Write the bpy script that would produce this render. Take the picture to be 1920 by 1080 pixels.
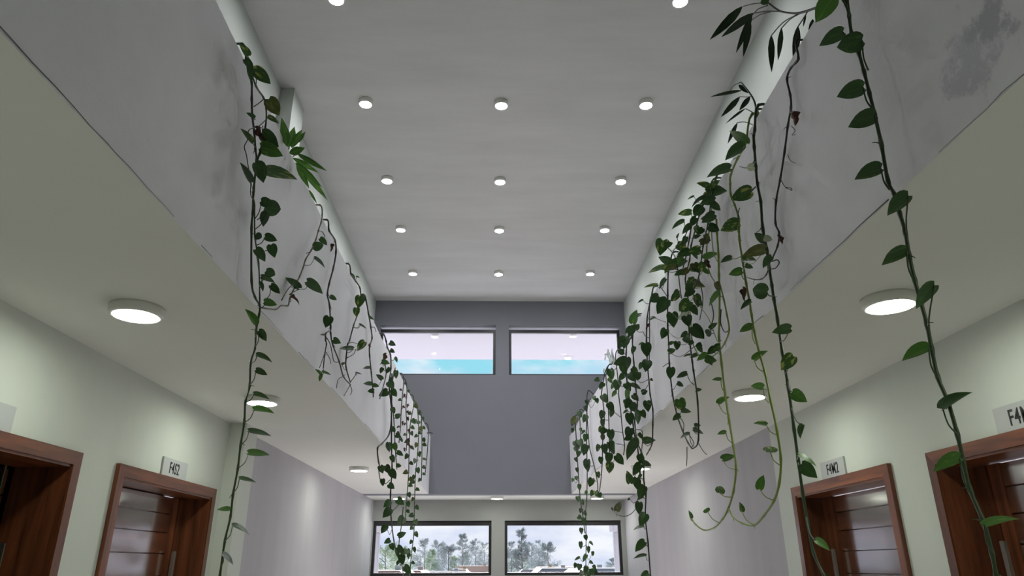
import bpy, bmesh, math, random
from mathutils import Vector, Matrix, Quaternion
PI = math.pi
for o in list(bpy.data.objects): bpy.data.objects.remove(o)
SC = bpy.context.scene
COL = SC.collection
random.seed(7)
EYE = 1.62

# ------------------------------------------------------------------ camera
cam_d = bpy.data.cameras.new('camera'); cam = bpy.data.objects.new('camera', cam_d); COL.objects.link(cam)
cam_d.sensor_width = 36.0; cam_d.lens = 36.0 * 1314.633 / 1920.0
cam_d.clip_start = 0.05; cam_d.clip_end = 2000
right, fwd, up = Vector((0.999713,-0.023642,-0.003737)), Vector((0.023363,0.929852,0.367190)), Vector((-0.005207,-0.367172,0.930138))
M = Matrix((right, up, -fwd)).transposed().to_4x4(); M.translation = Vector((0, 0, EYE))
cam.matrix_world = M
SC.camera = cam
SC.view_settings.view_transform = 'Standard'; SC.view_settings.look = 'None'
SC.view_settings.gamma = 1.0; SC.view_settings.use_curve_mapping = False
SC.view_settings.exposure = 0.12

# ------------------------------------------------------------------ sky and sun
SKY = 2.25
W = bpy.data.worlds.new('sky'); SC.world = W; W.use_nodes = True
nt = W.node_tree; nt.nodes.clear()
def N(t, typ, **kw):
    n = t.nodes.new(typ)
    for k, v in kw.items(): setattr(n, k, v)
    return n
out = N(nt, 'ShaderNodeOutputWorld'); bg = N(nt, 'ShaderNodeBackground')
tc = N(nt, 'ShaderNodeTexCoord'); mp = N(nt, 'ShaderNodeMapping'); mp.inputs['Scale'].default_value = (5, 5, 14)
no = N(nt, 'ShaderNodeTexNoise'); no.inputs['Scale'].default_value = 1.6; no.inputs['Detail'].default_value = 7; no.inputs['Roughness'].default_value = .6
sep = N(nt, 'ShaderNodeSeparateXYZ')
el = N(nt, 'ShaderNodeMapRange'); el.inputs[1].default_value = .09; el.inputs[2].default_value = .30; el.inputs[3].default_value = .55; el.inputs[4].default_value = -.03
ad = N(nt, 'ShaderNodeMath', operation='ADD')
rp = N(nt, 'ShaderNodeValToRGB'); rp.color_ramp.elements[0].position = .50; rp.color_ramp.elements[1].position = .78
mx = N(nt, 'ShaderNodeMix', data_type='RGBA')
no2 = N(nt, 'ShaderNodeTexNoise'); no2.inputs['Scale'].default_value = 2.2; no2.inputs['Detail'].default_value = 5
rp2 = N(nt, 'ShaderNodeValToRGB'); rp2.color_ramp.elements[0].position = .35; rp2.color_ramp.elements[1].position = .62
rp2.color_ramp.elements[0].color = (.27, .295, .385, 1); rp2.color_ramp.elements[1].color = (.40, .40, .43, 1)
mx.inputs[6].default_value = (.135, .31, .375, 1)
L = nt.links.new
L(tc.outputs['Generated'], mp.inputs[0]); L(mp.outputs[0], no.inputs['Vector']); L(mp.outputs[0], no2.inputs['Vector'])
L(tc.outputs['Generated'], sep.inputs[0]); L(sep.outputs['Z'], el.inputs[0])
L(no.outputs['Fac'], ad.inputs[0]); L(el.outputs[0], ad.inputs[1]); L(ad.outputs[0], rp.inputs[0])
L(no2.outputs['Fac'], rp2.inputs[0])
L(rp.outputs[0], mx.inputs[0]); L(rp2.outputs[0], mx.inputs[7]); L(mx.outputs[2], bg.inputs[0])
bg.inputs[1].default_value = SKY; L(bg.outputs[0], out.inputs[0])

sun_d = bpy.data.lights.new('sun', 'SUN'); sun = bpy.data.objects.new('sun', sun_d); COL.objects.link(sun)
sun_d.energy = 30.0; sun_d.angle = math.radians(1.0); sun_d.color = (1, .94, 1)
sun.rotation_euler = Vector((0, -.875, -.485)).to_track_quat('-Z', 'Y').to_euler()   # shines in through the far windows
LED_SOFFIT, LED_CEIL = 60.0, 340.0
LEDC, LEDW = (.93, 1.0, .84), (.97, .97, 1.0)

# ------------------------------------------------------------------ materials
def newmat(name):
    m = bpy.data.materials.new(name); m.use_nodes = True
    b = m.node_tree.nodes['Principled BSDF']
    return m, m.node_tree, b
def plain(name, col, rough=.5, metal=0.0, spec=.5):
    m, t, b = newmat(name)
    b.inputs['Base Color'].default_value = (*col, 1); b.inputs['Roughness'].default_value = rough
    b.inputs['Metallic'].default_value = metal; b.inputs['Specular IOR Level'].default_value = spec
    return m
def plaster(name, col, stain=.08, bump=.12, streak=(1, 1, 1), scale=1.3, damage=None, rough=.8):
    m, t, b = newmat(name); L = t.links.new
    tc = N(t, 'ShaderNodeTexCoord'); mp = N(t, 'ShaderNodeMapping'); mp.inputs['Scale'].default_value = streak
    n1 = N(t, 'ShaderNodeTexNoise'); n1.inputs['Scale'].default_value = scale; n1.inputs['Detail'].default_value = 6; n1.inputs['Roughness'].default_value = .6
    n2 = N(t, 'ShaderNodeTexNoise'); n2.inputs['Scale'].default_value = 38; n2.inputs['Detail'].default_value = 6
    n3 = N(t, 'ShaderNodeTexNoise'); n3.inputs['Scale'].default_value = 5; n3.inputs['Detail'].default_value = 3
    r = N(t, 'ShaderNodeValToRGB'); e = r.color_ramp.elements; e[0].position = .3; e[1].position = .7
    e[0].color = (*[c * (1 - stain) for c in col], 1); e[1].color = (*[min(1, c * (1 + stain * .5)) for c in col], 1)
    L(tc.outputs['Object'], mp.inputs[0]); L(mp.outputs[0], n1.inputs['Vector']); L(tc.outputs['Object'], n2.inputs['Vector']); L(mp.outputs[0], n3.inputs['Vector'])
    L(n1.outputs['Fac'], r.inputs[0])
    ma = N(t, 'ShaderNodeMath', operation='MULTIPLY_ADD'); ma.inputs[1].default_value = .35
    L(n2.outputs['Fac'], ma.inputs[0]); L(n3.outputs['Fac'], ma.inputs[2])
    bp = N(t, 'ShaderNodeBump'); bp.inputs['Strength'].default_value = bump; bp.inputs['Distance'].default_value = .02
    L(bp.outputs[0], b.inputs['Normal'])
    colout, hgt = r.outputs[0], ma.outputs[0]
    if damage:                                   # flaked damp patches: (centre, radius)
        for (c, rad, dark) in damage:
            g = N(t, 'ShaderNodeVectorMath', operation='DISTANCE'); g.inputs[1].default_value = c; L(tc.outputs['Object'], g.inputs[0])
            mr = N(t, 'ShaderNodeMapRange'); mr.inputs[1].default_value = rad; mr.inputs[2].default_value = 0; mr.inputs[3].default_value = 0; mr.inputs[4].default_value = .42; L(g.outputs['Value'], mr.inputs[0])
            nn = N(t, 'ShaderNodeTexNoise'); nn.inputs['Scale'].default_value = 11; nn.inputs['Detail'].default_value = 9; nn.inputs['Roughness'].default_value = .7; L(tc.outputs['Object'], nn.inputs['Vector'])
            ms = N(t, 'ShaderNodeMath', operation='MULTIPLY_ADD'); ms.inputs[1].default_value = 1.0; L(nn.outputs['Fac'], ms.inputs[0]); L(mr.outputs[0], ms.inputs[2])
            rr = N(t, 'ShaderNodeValToRGB'); rr.color_ramp.elements[0].position = .68; rr.color_ramp.elements[1].position = .78; L(ms.outputs[0], rr.inputs[0])
            mm = N(t, 'ShaderNodeMix', data_type='RGBA'); mm.inputs[7].default_value = (*dark, 1)
            L(rr.outputs[0], mm.inputs[0]); L(colout, mm.inputs[6]); colout = mm.outputs[2]
            mh = N(t, 'ShaderNodeMath', operation='MULTIPLY_ADD'); mh.inputs[1].default_value = -2.2; L(rr.outputs[0], mh.inputs[0]); L(hgt, mh.inputs[2])
            hgt = mh.outputs[0]
    L(colout, b.inputs['Base Color']); L(hgt, bp.inputs['Height'])
    b.inputs['Roughness'].default_value = rough; b.inputs['Specular IOR Level'].default_value = .25
    return m
def wood(name, dark, light, rough=.22, along='Y', coat=.5, cior=1.5):
    m, t, b = newmat(name); L = t.links.new
    tc = N(t, 'ShaderNodeTexCoord'); oi = N(t, 'ShaderNodeObjectInfo')
    mp = N(t, 'ShaderNodeMapping'); mp.inputs['Scale'].default_value = {'Y': (22, 1.6, 22), 'Z': (22, 22, 1.6)}[along]
    va = N(t, 'ShaderNodeVectorMath', operation='MULTIPLY_ADD'); va.inputs[1].default_value = (7, 9, 13)
    n1 = N(t, 'ShaderNodeTexNoise'); n1.inputs['Scale'].default_value = 1.0; n1.inputs['Detail'].default_value = 7; n1.inputs['Roughness'].default_value = .62; n1.inputs['Distortion'].default_value = .6
    r = N(t, 'ShaderNodeValToRGB'); e = r.color_ramp.elements; e[0].position = .32; e[1].position = .72; e[0].color = (*dark, 1); e[1].color = (*light, 1)
    L(oi.outputs['Random'], va.inputs[0]); L(tc.outputs['Object'], va.inputs[2]); L(va.outputs[0], mp.inputs[0]); L(mp.outputs[0], n1.inputs['Vector'])
    L(n1.outputs['Fac'], r.inputs[0])
    hv = N(t, 'ShaderNodeHueSaturation'); mr = N(t, 'ShaderNodeMapRange'); mr.inputs[3].default_value = .75; mr.inputs[4].default_value = 1.3
    L(oi.outputs['Random'], mr.inputs[0]); L(mr.outputs[0], hv.inputs['Value']); L(r.outputs[0], hv.inputs['Color']); L(hv.outputs[0], b.inputs['Base Color'])
    bp = N(t, 'ShaderNodeBump'); bp.inputs['Strength'].default_value = .06; bp.inputs['Distance'].default_value = .004; L(n1.outputs['Fac'], bp.inputs['Height']); L(bp.outputs[0], b.inputs['Normal'])
    b.inputs['Roughness'].default_value = rough; b.inputs['Coat Weight'].default_value = coat; b.inputs['Coat Roughness'].default_value = .10; b.inputs['Coat IOR'].default_value = cior
    return m
def leafmat(name, base, streak, thr, trans=.25, rib=None, rough=.35, jitter=.25):
    m, t, b = newmat(name); L = t.links.new
    tc = N(t, 'ShaderNodeTexCoord'); oi = N(t, 'ShaderNodeObjectInfo'); mp = N(t, 'ShaderNodeMapping'); mp.inputs['Scale'].default_value = (7, 2.2, 4)
    va = N(t, 'ShaderNodeVectorMath', operation='MULTIPLY_ADD'); va.inputs[1].default_value = (3.7, 5.1, 2.9)
    n1 = N(t, 'ShaderNodeTexNoise'); n1.inputs['Scale'].default_value = 1.0; n1.inputs['Detail'].default_value = 4
    L(oi.outputs['Random'], va.inputs[0]); L(tc.outputs['Object'], va.inputs[2]); L(va.outputs[0], mp.inputs[0]); L(mp.outputs[0], n1.inputs['Vector'])
    r = N(t, 'ShaderNodeValToRGB'); e = r.color_ramp.elements; e[0].position = thr; e[1].position = min(1, thr + .06); e[0].color = (*base, 1); e[1].color = (*streak, 1)
    L(n1.outputs['Fac'], r.inputs[0])
    sep = N(t, 'ShaderNodeSeparateXYZ'); L(tc.outputs['Object'], sep.inputs[0])
    ab = N(t, 'ShaderNodeMath', operation='ABSOLUTE'); L(sep.outputs['X'], ab.inputs[0])
    lt = N(t, 'ShaderNodeMath', operation='LESS_THAN'); lt.inputs[1].default_value = .012; L(ab.outputs[0], lt.inputs[0])
    mx = N(t, 'ShaderNodeMix', data_type='RGBA'); mx.inputs[7].default_value = (*(rib or [c * 1.7 for c in base]), 1)
    L(lt.outputs[0], mx.inputs[0]); L(r.outputs[0], mx.inputs[6])
    hv = N(t, 'ShaderNodeHueSaturation'); mr = N(t, 'ShaderNodeMapRange'); mr.inputs[3].default_value = 1 - jitter; mr.inputs[4].default_value = 1 + jitter
    L(oi.outputs['Random'], mr.inputs[0]); L(mr.outputs[0], hv.inputs['Value']); L(mx.outputs[2], hv.inputs['Color']); L(hv.outputs[0], b.inputs['Base Color'])
    b.inputs['Roughness'].default_value = rough
    tr = N(t, 'ShaderNodeBsdfTranslucent'); L(hv.outputs[0], tr.inputs[0])
    ms = N(t, 'ShaderNodeMixShader'); ms.inputs[0].default_value = trans
    L(b.outputs[0], ms.inputs[1]); L(tr.outputs[0], ms.inputs[2]); L(ms.outputs[0], t.nodes['Material Output'].inputs[0])
    return m
def emitter(name, col, s):
    m = bpy.data.materials.new(name); m.use_nodes = True; t = m.node_tree; t.nodes.clear()
    o = N(t, 'ShaderNodeOutputMaterial'); e = N(t, 'ShaderNodeEmission'); e.inputs[0].default_value = (*col, 1); e.inputs[1].default_value = s
    t.links.new(e.outputs[0], o.inputs[0]); return m
def glass(name):
    m = bpy.data.materials.new(name); m.use_nodes = True; t = m.node_tree; t.nodes.clear()
    o = N(t, 'ShaderNodeOutputMaterial'); a = N(t, 'ShaderNodeBsdfTransparent'); g = N(t, 'ShaderNodeBsdfGlossy'); f = N(t, 'ShaderNodeFresnel'); x = N(t, 'ShaderNodeMixShader')
    a.inputs[0].default_value = (.97, .985, .98, 1); g.inputs['Roughness'].default_value = .01; f.inputs[0].default_value = 1.08
    t.links.new(f.outputs[0], x.inputs[0]); t.links.new(a.outputs[0], x.inputs[1]); t.links.new(g.outputs[0], x.inputs[2]); t.links.new(x.outputs[0], o.inputs[0])
    return m
MAT = {
 'wall': plaster('wall_paint', (.66, .69, .64), .07, .10, (1, 1, .35)),
 'wall_far_shaded': plaster('wall_paint_far_shaded', (.49, .475, .505), .10, .10, (1.6, 1.6, .25)),  # dimmer lilac daylight of the far stretch painted into the wall colour
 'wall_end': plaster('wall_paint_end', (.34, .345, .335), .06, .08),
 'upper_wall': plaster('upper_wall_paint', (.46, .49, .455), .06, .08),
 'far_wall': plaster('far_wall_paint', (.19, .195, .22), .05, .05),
 'soffit': plaster('soffit_paint', (.73, .725, .685), .05, .05, scale=.8),
 'ceiling': plaster('ceiling_paint', (.585, .575, .57), .08, .14, (.45, 2.2, 1), 1.6),
 'parapet': plaster('parapet_paint', (.84, .835, .865), .12, .26, (1, .8, .8), 1.1,
     damage=[((1.17, 1.36, EYE + 1.15), .20, (.58, .58, .63)), ((1.17, 1.30, EYE + 1.20), .13, (.50, .50, .55))]),
 'parapet_left': plaster('parapet_paint_left', (.835, .835, .86), .13, .22, (1, .8, .8), 1.1),
 'floor': plaster('floor_tile', (.70, .68, .66), .05, .02, rough=.35),
 'crack': plain('plaster_crack', (.17, .17, .17), .9),
 'frame': plain('black_window_frame', (.018, .016, .02), .4),
 'door_v': wood('door_wood_upright', (.055, .016, .008), (.20, .062, .024), .28, 'Z'),
 'door_h': wood('door_wood_board', (.050, .015, .008), (.16, .050, .022), .17, 'Y', 1.0, 2.5),
 'cas_h': wood('casing_wood_head', (.075, .019, .007), (.29, .085, .026), .34, 'Y', .10),
 'cas_v': wood('casing_wood_side', (.065, .016, .006), (.21, .058, .019), .30, 'Z', .2),
 'steel': plain('brushed_steel', (.55, .54, .50), .35, 1.0),
 'plate': plain('sign_plate_grey', (.47, .48, .49), .45),
 'ink': plain('sign_black', (.012, .012, .014), .5),
 'white_plastic': plain('lamp_housing', (.72, .71, .68), .4),
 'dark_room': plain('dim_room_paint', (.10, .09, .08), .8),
 'white_out': plain('outdoor_paint', (.30, .285, .315), .7), 'roof_white': plain('roof_coating', (.78, .76, .80), .8),
 'led_soffit': emitter('led_soffit', LEDC, LED_SOFFIT), 'led_ceiling': emitter('led_ceiling', LEDW, LED_CEIL),
 'led_glint': emitter('led_pane_glint', (1, 1, .95), 6),
 'glass': glass('window_glass'),
 'g': leafmat('leaf_green', (.026, .068, .016), (.045, .11, .022), .58, .22),
 'b': leafmat('leaf_bright', (.055, .145, .022), (.12, .24, .04), .60, .30),
 'v': leafmat('leaf_mottled', (.035, .090, .018), (.30, .34, .07), .56, .28),
 'o': leafmat('leaf_olive', (.070, .090, .022), (.14, .15, .04), .55, .25),
 'p': leafmat('leaf_cream', (.42, .47, .33), (.10, .20, .06), .62, .3),
 'd': leafmat('leaf_withered', (.050, .016, .012), (.11, .045, .025), .5, .1, rough=.7),
 'k': leafmat('leaf_cane', (.014, .030, .012), (.022, .048, .015), .55, .12),
 'w': leafmat('leaf_glare', (.45, .52, .48), (.62, .66, .6), .55, .3),  # leaf colour paled to paint in the glare at the window
 's_s': plain('stem_green', (.030, .055, .018), .45), 's_d': plain('stem_dark', (.022, .024, .014), .55),
 's_y': plain('stem_yellow_green', (.20, .27, .05), .45), 's_r': plain('stem_dry', (.20, .18, .13), .7),
}
MAT['lance'] = MAT['b']

# ------------------------------------------------------------------ helpers
def link(name, me, mat=None, parent=None):
    o = bpy.data.objects.new(name, me); COL.objects.link(o)
    if mat is not None and me is not None and not me.materials: me.materials.append(mat)
    if parent is not None: o.parent = parent
    return o
def tag(o, label=None, cat=None, group=None, kind=None):
    for k, v in (('label', label), ('category', cat), ('group', group), ('kind', kind)):
        if v: o[k] = v
    return o
def empty(name, loc=(0, 0, 0)):
    o = bpy.data.objects.new(name, None); COL.objects.link(o); o.location = loc; o.empty_display_size = .1; return o
def add_box(bm, x0, x1, y0, y1, z0, z1):
    vs = [bm.verts.new((x, y, z)) for x in (x0, x1) for y in (y0, y1) for z in (z0, z1)]
    for f in ((0, 1, 3, 2), (4, 6, 7, 5), (0, 4, 5, 1), (2, 3, 7, 6), (0, 2, 6, 4), (1, 5, 7, 3)): bm.faces.new([vs[i] for i in f])
def mesh_of(bm, name, smooth=False, bevel=0):
    bmesh.ops.recalc_face_normals(bm, faces=bm.faces)
    if bevel: bmesh.ops.bevel(bm, geom=list(bm.edges), offset=bevel, segments=2, affect='EDGES', clamp_overlap=True)
    me = bpy.data.meshes.new(name); bm.to_mesh(me); bm.free()
    if smooth: me.polygons.foreach_set('use_smooth', [True] * len(me.polygons))
    return me
def boxes(name, bs, mat, parent=None, bevel=0):
    bm = bmesh.new()
    for b in bs: add_box(bm, *b)
    return link(name, mesh_of(bm, name, False, bevel), mat, parent)
def lathe(prof, n=32):
    bm = bmesh.new(); rings = []
    for r, z in prof:
        rings.append([bm.verts.new((0, 0, z))] if r < 1e-6 else [bm.verts.new((r * math.cos(2 * PI * i / n), r * math.sin(2 * PI * i / n), z)) for i in range(n)])
    for a, b in zip(rings, rings[1:]):
        for i in range(n):
            j = (i + 1) % n
            if len(a) == 1: bm.faces.new((a[0], b[j], b[i]))
            elif len(b) == 1: bm.faces.new((a[i], a[j], b[0]))
            else: bm.faces.new((a[i], a[j], b[j], b[i]))
    return bm
def struct(o): o['kind'] = 'structure'; return o
def prism(name, pts, axis, a, b, mat, parent=None):      # polygon in the two other axes, extruded along axis
    bm = bmesh.new()
    def P3(p, q): return {'x': (q, p[0], p[1]), 'y': (p[0], q, p[1]), 'z': (p[0], p[1], q)}[axis]
    v0 = [bm.verts.new(P3(p, a)) for p in pts]; v1 = [bm.verts.new(P3(p, b)) for p in pts]
    bm.faces.new(v0); bm.faces.new(v1[::-1])
    for i in range(len(pts)):
        j = (i + 1) % len(pts); bm.faces.new((v0[i], v0[j], v1[j], v1[i]))
    return link(name, mesh_of(bm, name), mat, parent)

def catmull(pts, seg):
    P = [pts[0]] + pts + [pts[-1]]; o = []
    for i in range(1, len(P) - 2):
        p0, p1, p2, p3 = P[i - 1], P[i], P[i + 1], P[i + 2]
        for k in range(seg):
            t = k / seg
            o.append(.5 * (2 * p1 + (p2 - p0) * t + (2 * p0 - 5 * p1 + 4 * p2 - p3) * t * t + (3 * p1 - p0 - 3 * p2 + p3) * t ** 3))
    return o + [pts[-1]]
def tube(bm, pts, r0, r1, mi, sides=6, knots=0):
    n = len(pts); prev = None; nrm = None
    for i, p in enumerate(pts):
        d = (pts[min(i + 1, n - 1)] - pts[max(i - 1, 0)]).normalized()
        if nrm is None: nrm = d.orthogonal().normalized()
        nrm = (nrm - d * nrm.dot(d)).normalized(); bn = d.cross(nrm)
        r = r0 + (r1 - r0) * i / max(1, n - 1)
        if knots and i % knots == 0 and 0 < i < n - 1: r *= 1.35
        ring = [bm.verts.new(p + (nrm * math.cos(2 * PI * k / sides) + bn * math.sin(2 * PI * k / sides)) * r) for k in range(sides)]
        if prev:
            for k in range(sides):
                f = bm.faces.new((prev[k], prev[(k + 1) % sides], ring[(k + 1) % sides], ring[k])); f.material_index = mi; f.smooth = True
        else:
            f = bm.faces.new(ring[::-1]); f.material_index = mi
        prev = ring
    f = bm.faces.new(prev); f.material_index = mi
# ------------------------------------------------------------------ the hall
XL, XR, PL, PR = -2.0, 2.16, -1.0, 1.17
ZS, ZP, ZC = EYE + 1.005, EYE + 1.865, EYE + 4.125
YB, YU, YF = -6.0, 11.05, 12.15
T = .24
DT = EYE + .508                                        # top of the door casings
CW = .062                                             # casing width
doors = {'L1': ('L', 2.08, 3.48), 'L2': ('L', 3.84, 5.226), 'R1': ('R', 2.10, 3.497), 'R2': ('R', 3.86, 5.197)}
def wall_with_doors(name, side, x0, x1):
    bs = []; y = YB
    for k, (s, a, b) in sorted(doors.items()):
        if s != side: continue
        bs.append((x0, x1, y, a + CW, 0, ZS)); bs.append((x0, x1, a + CW, b - CW, DT - CW, ZS)); y = b - CW
    bs.append((x0, x1, y, 5.5, 0, ZS)); bs.append((x0, x1, 5.5, YF, 0, ZS))
    o = struct(boxes(name, bs, MAT['wall'])); o.data.materials.append(MAT['wall_far_shaded'])
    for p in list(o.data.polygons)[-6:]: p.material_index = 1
    return o
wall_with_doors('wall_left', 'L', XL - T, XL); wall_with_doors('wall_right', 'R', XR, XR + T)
struct(boxes('wall_left_upper', [(XL - T, XL, YB, YU + T, ZS + .15, ZC)], MAT['upper_wall']))
struct(boxes('wall_right_upper', [(XR, XR + T, YB, YU + T, ZS + .15, ZC)], MAT['upper_wall']))
struct(boxes('floor', [(XL - T, XR + T, YB - T, YF + T, -.2, 0)], MAT['floor']))
struct(boxes('ceiling', [(XL - T, XR + T, YB - T, YU + T, ZC, ZC + .2)], MAT['ceiling']))
struct(boxes('trim_1', [(XL - T, PL - .11, YB, YU, ZS, ZS + .15)], MAT['soffit']))            # gallery slabs, soffits seen from below
struct(boxes('trim_2', [(PR + .11, XR + T, YB, YU, ZS, ZS + .15)], MAT['soffit']))
struct(boxes('trim_3', [(XL - T, XR + T, YU + T, YF + T, ZS, ZS + .15)], MAT['soffit']))
def parapet(name, x0, x1, mat, face):
    # subdivided slab with a slightly wavy hand-plastered face and lower arris
    bm = bmesh.new(); ny, nz = 90, 6; Y0, Y1, z0, z1 = YB, YU, ZS - .001, ZP
    rnd = random.Random(3 if face > 0 else 5)
    F = []; Bk = []
    for i in range(ny + 1):
        y = Y0 + (Y1 - Y0) * i / ny; fr = []; bk = []
        for j in range(nz + 1):
            z = z0 + (z1 - z0) * j / nz
            w = .004 * math.sin(y * 2.3 + z) + .003 * math.sin(y * 5.1 - 2 * z)
            zz = z + (rnd.uniform(-.003, .003) if j == 0 else 0)
            fr.append(bm.verts.new(((x1 if face > 0 else x0) + w * .6, y, zz))); bk.append(bm.verts.new(((x0 if face > 0 else x1), y, z)))
        F.append(fr); Bk.append(bk)
    for i in range(ny):
        for j in range(nz):
            bm.faces.new((F[i][j], F[i + 1][j], F[i + 1][j + 1], F[i][j + 1])); bm.faces.new((Bk[i][j], Bk[i][j + 1], Bk[i + 1][j + 1], Bk[i + 1][j]))
        bm.faces.new((F[i][nz], F[i + 1][nz], Bk[i + 1][nz], Bk[i][nz])); bm.faces.new((F[i][0], Bk[i][0], Bk[i + 1][0], F[i + 1][0])).material_index = 1
    for k in (0, ny):
        for j in range(nz): bm.faces.new((F[k][j], F[k][j + 1], Bk[k][j + 1], Bk[k][j]))
    o = struct(link(name, mesh_of(bm, name), mat)); o.data.materials.append(MAT['soffit'])
    # hairline crack wandering along the lower arris
    bm = bmesh.new(); y = Y0; xf = x1 if face > 0 else x0
    while y < Y1 - .3:
        n = rnd.randint(6, 16); pts = []
        for q in range(n):
            pts.append(Vector((xf + face * .0015, min(Y1 - .02, y), ZS + .001 + rnd.uniform(0, .007)))); y += rnd.uniform(.04, .12)
        tube(bm, pts, .0007 + rnd.uniform(0, .0011), .0005, 0, 4); y += rnd.uniform(.0, .25)
    link('crack', mesh_of(bm, 'crack'), MAT['crack'], o)
    return o
parapet('wall_parapet_left', PL - .11, PL, MAT['parapet_left'], 1)
parapet('wall_parapet_right', PR, PR + .11, MAT['parapet'], -1)
# pier that stands proud of the left wall on both storeys
struct(boxes('trim_4', [(XL - .01, XL + .125, 5.36, 5.62, 0, ZS)], MAT['wall']))
struct(boxes('trim_5', [(XL - .01, XL + .125, 5.42, 5.76, ZS + .15, ZC)], MAT['upper_wall']))
# far walls with their window openings
def far_wall(name, y0, y1, z0, z1, wins, mat):
    xs = sorted({XL - T, XR + T, *[w[0] for w in wins], *[w[1] for w in wins]}); za, zb = wins[0][2], wins[0][3]
    bs = [(XL - T, XR + T, y0, y1, z0, za), (XL - T, XR + T, y0, y1, zb, z1)]
    for a, b in zip(xs, xs[1:]):
        if not any(abs(a - w[0]) < 1e-6 for w in wins): bs.append((a, b, y0, y1, za, zb))
    return struct(boxes(name, bs, mat))
UW = [(-1.905, .005, EYE + 2.853, EYE + 3.70), (.225, 2.075, EYE + 2.853, EYE + 3.70)]
LW = [(-1.985, -.047, EYE - .16, EYE + .678), (.17, 2.09, EYE - .16, EYE + .678)]
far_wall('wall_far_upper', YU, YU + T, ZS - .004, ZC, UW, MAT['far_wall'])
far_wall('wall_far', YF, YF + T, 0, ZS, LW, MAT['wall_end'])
struct(boxes('wall_rear', [(XL - T, XR + T, YB - T, YB, 0, ZC)], MAT['wall']))  # unseen; made solid for its effect on the hall light
WLAB = {1: 'upper far window on the left, black frame, eave and cyan sky beyond', 2: 'upper far window on the right, black frame, wispy cloud beyond',
        3: 'lower far window on the left, black frame, trees and roofs beyond', 4: 'lower far window on the right, black frame, tall conifer beyond'}
def window(n, x0, x1, z0, z1, y, fw, top):
    r = struct(empty('window_%d' % n, ((x0 + x1) / 2, y, z0)))
    if n in WLAB: r['label'] = WLAB[n]
    ox, oz = (x0 + x1) / 2, z0
    def bx(nm, a, b, c, d, mat, dy0, dy1, bev=.003): boxes(nm, [(a - ox, b - ox, dy0, dy1, c - oz, d - oz)], mat, r, bev)
    bx('head_rail', x0, x1, z1 - top, z1, MAT['frame'], 0, .06); bx('bottom_rail', x0, x1, z0, z0 + fw, MAT['frame'], 0, .06)
    bx('side_rail', x0, x0 + fw, z0 + fw, z1 - top, MAT['frame'], 0, .06); bx('side_rail', x1 - fw, x1, z0 + fw, z1 - top, MAT['frame'], 0, .06)
    bx('pane', x0 + fw, x1 - fw, z0 + fw, z1 - top, MAT['glass'], .03, .036, 0)
for i, w in enumerate(UW): window(i + 1, *w[:2], w[2], w[3] - .045, YU + .10, .042, .055)
for i, w in enumerate(LW): window(i + 3, w[0], w[1], w[2], w[3], YF + .05, .045, .075)

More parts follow.
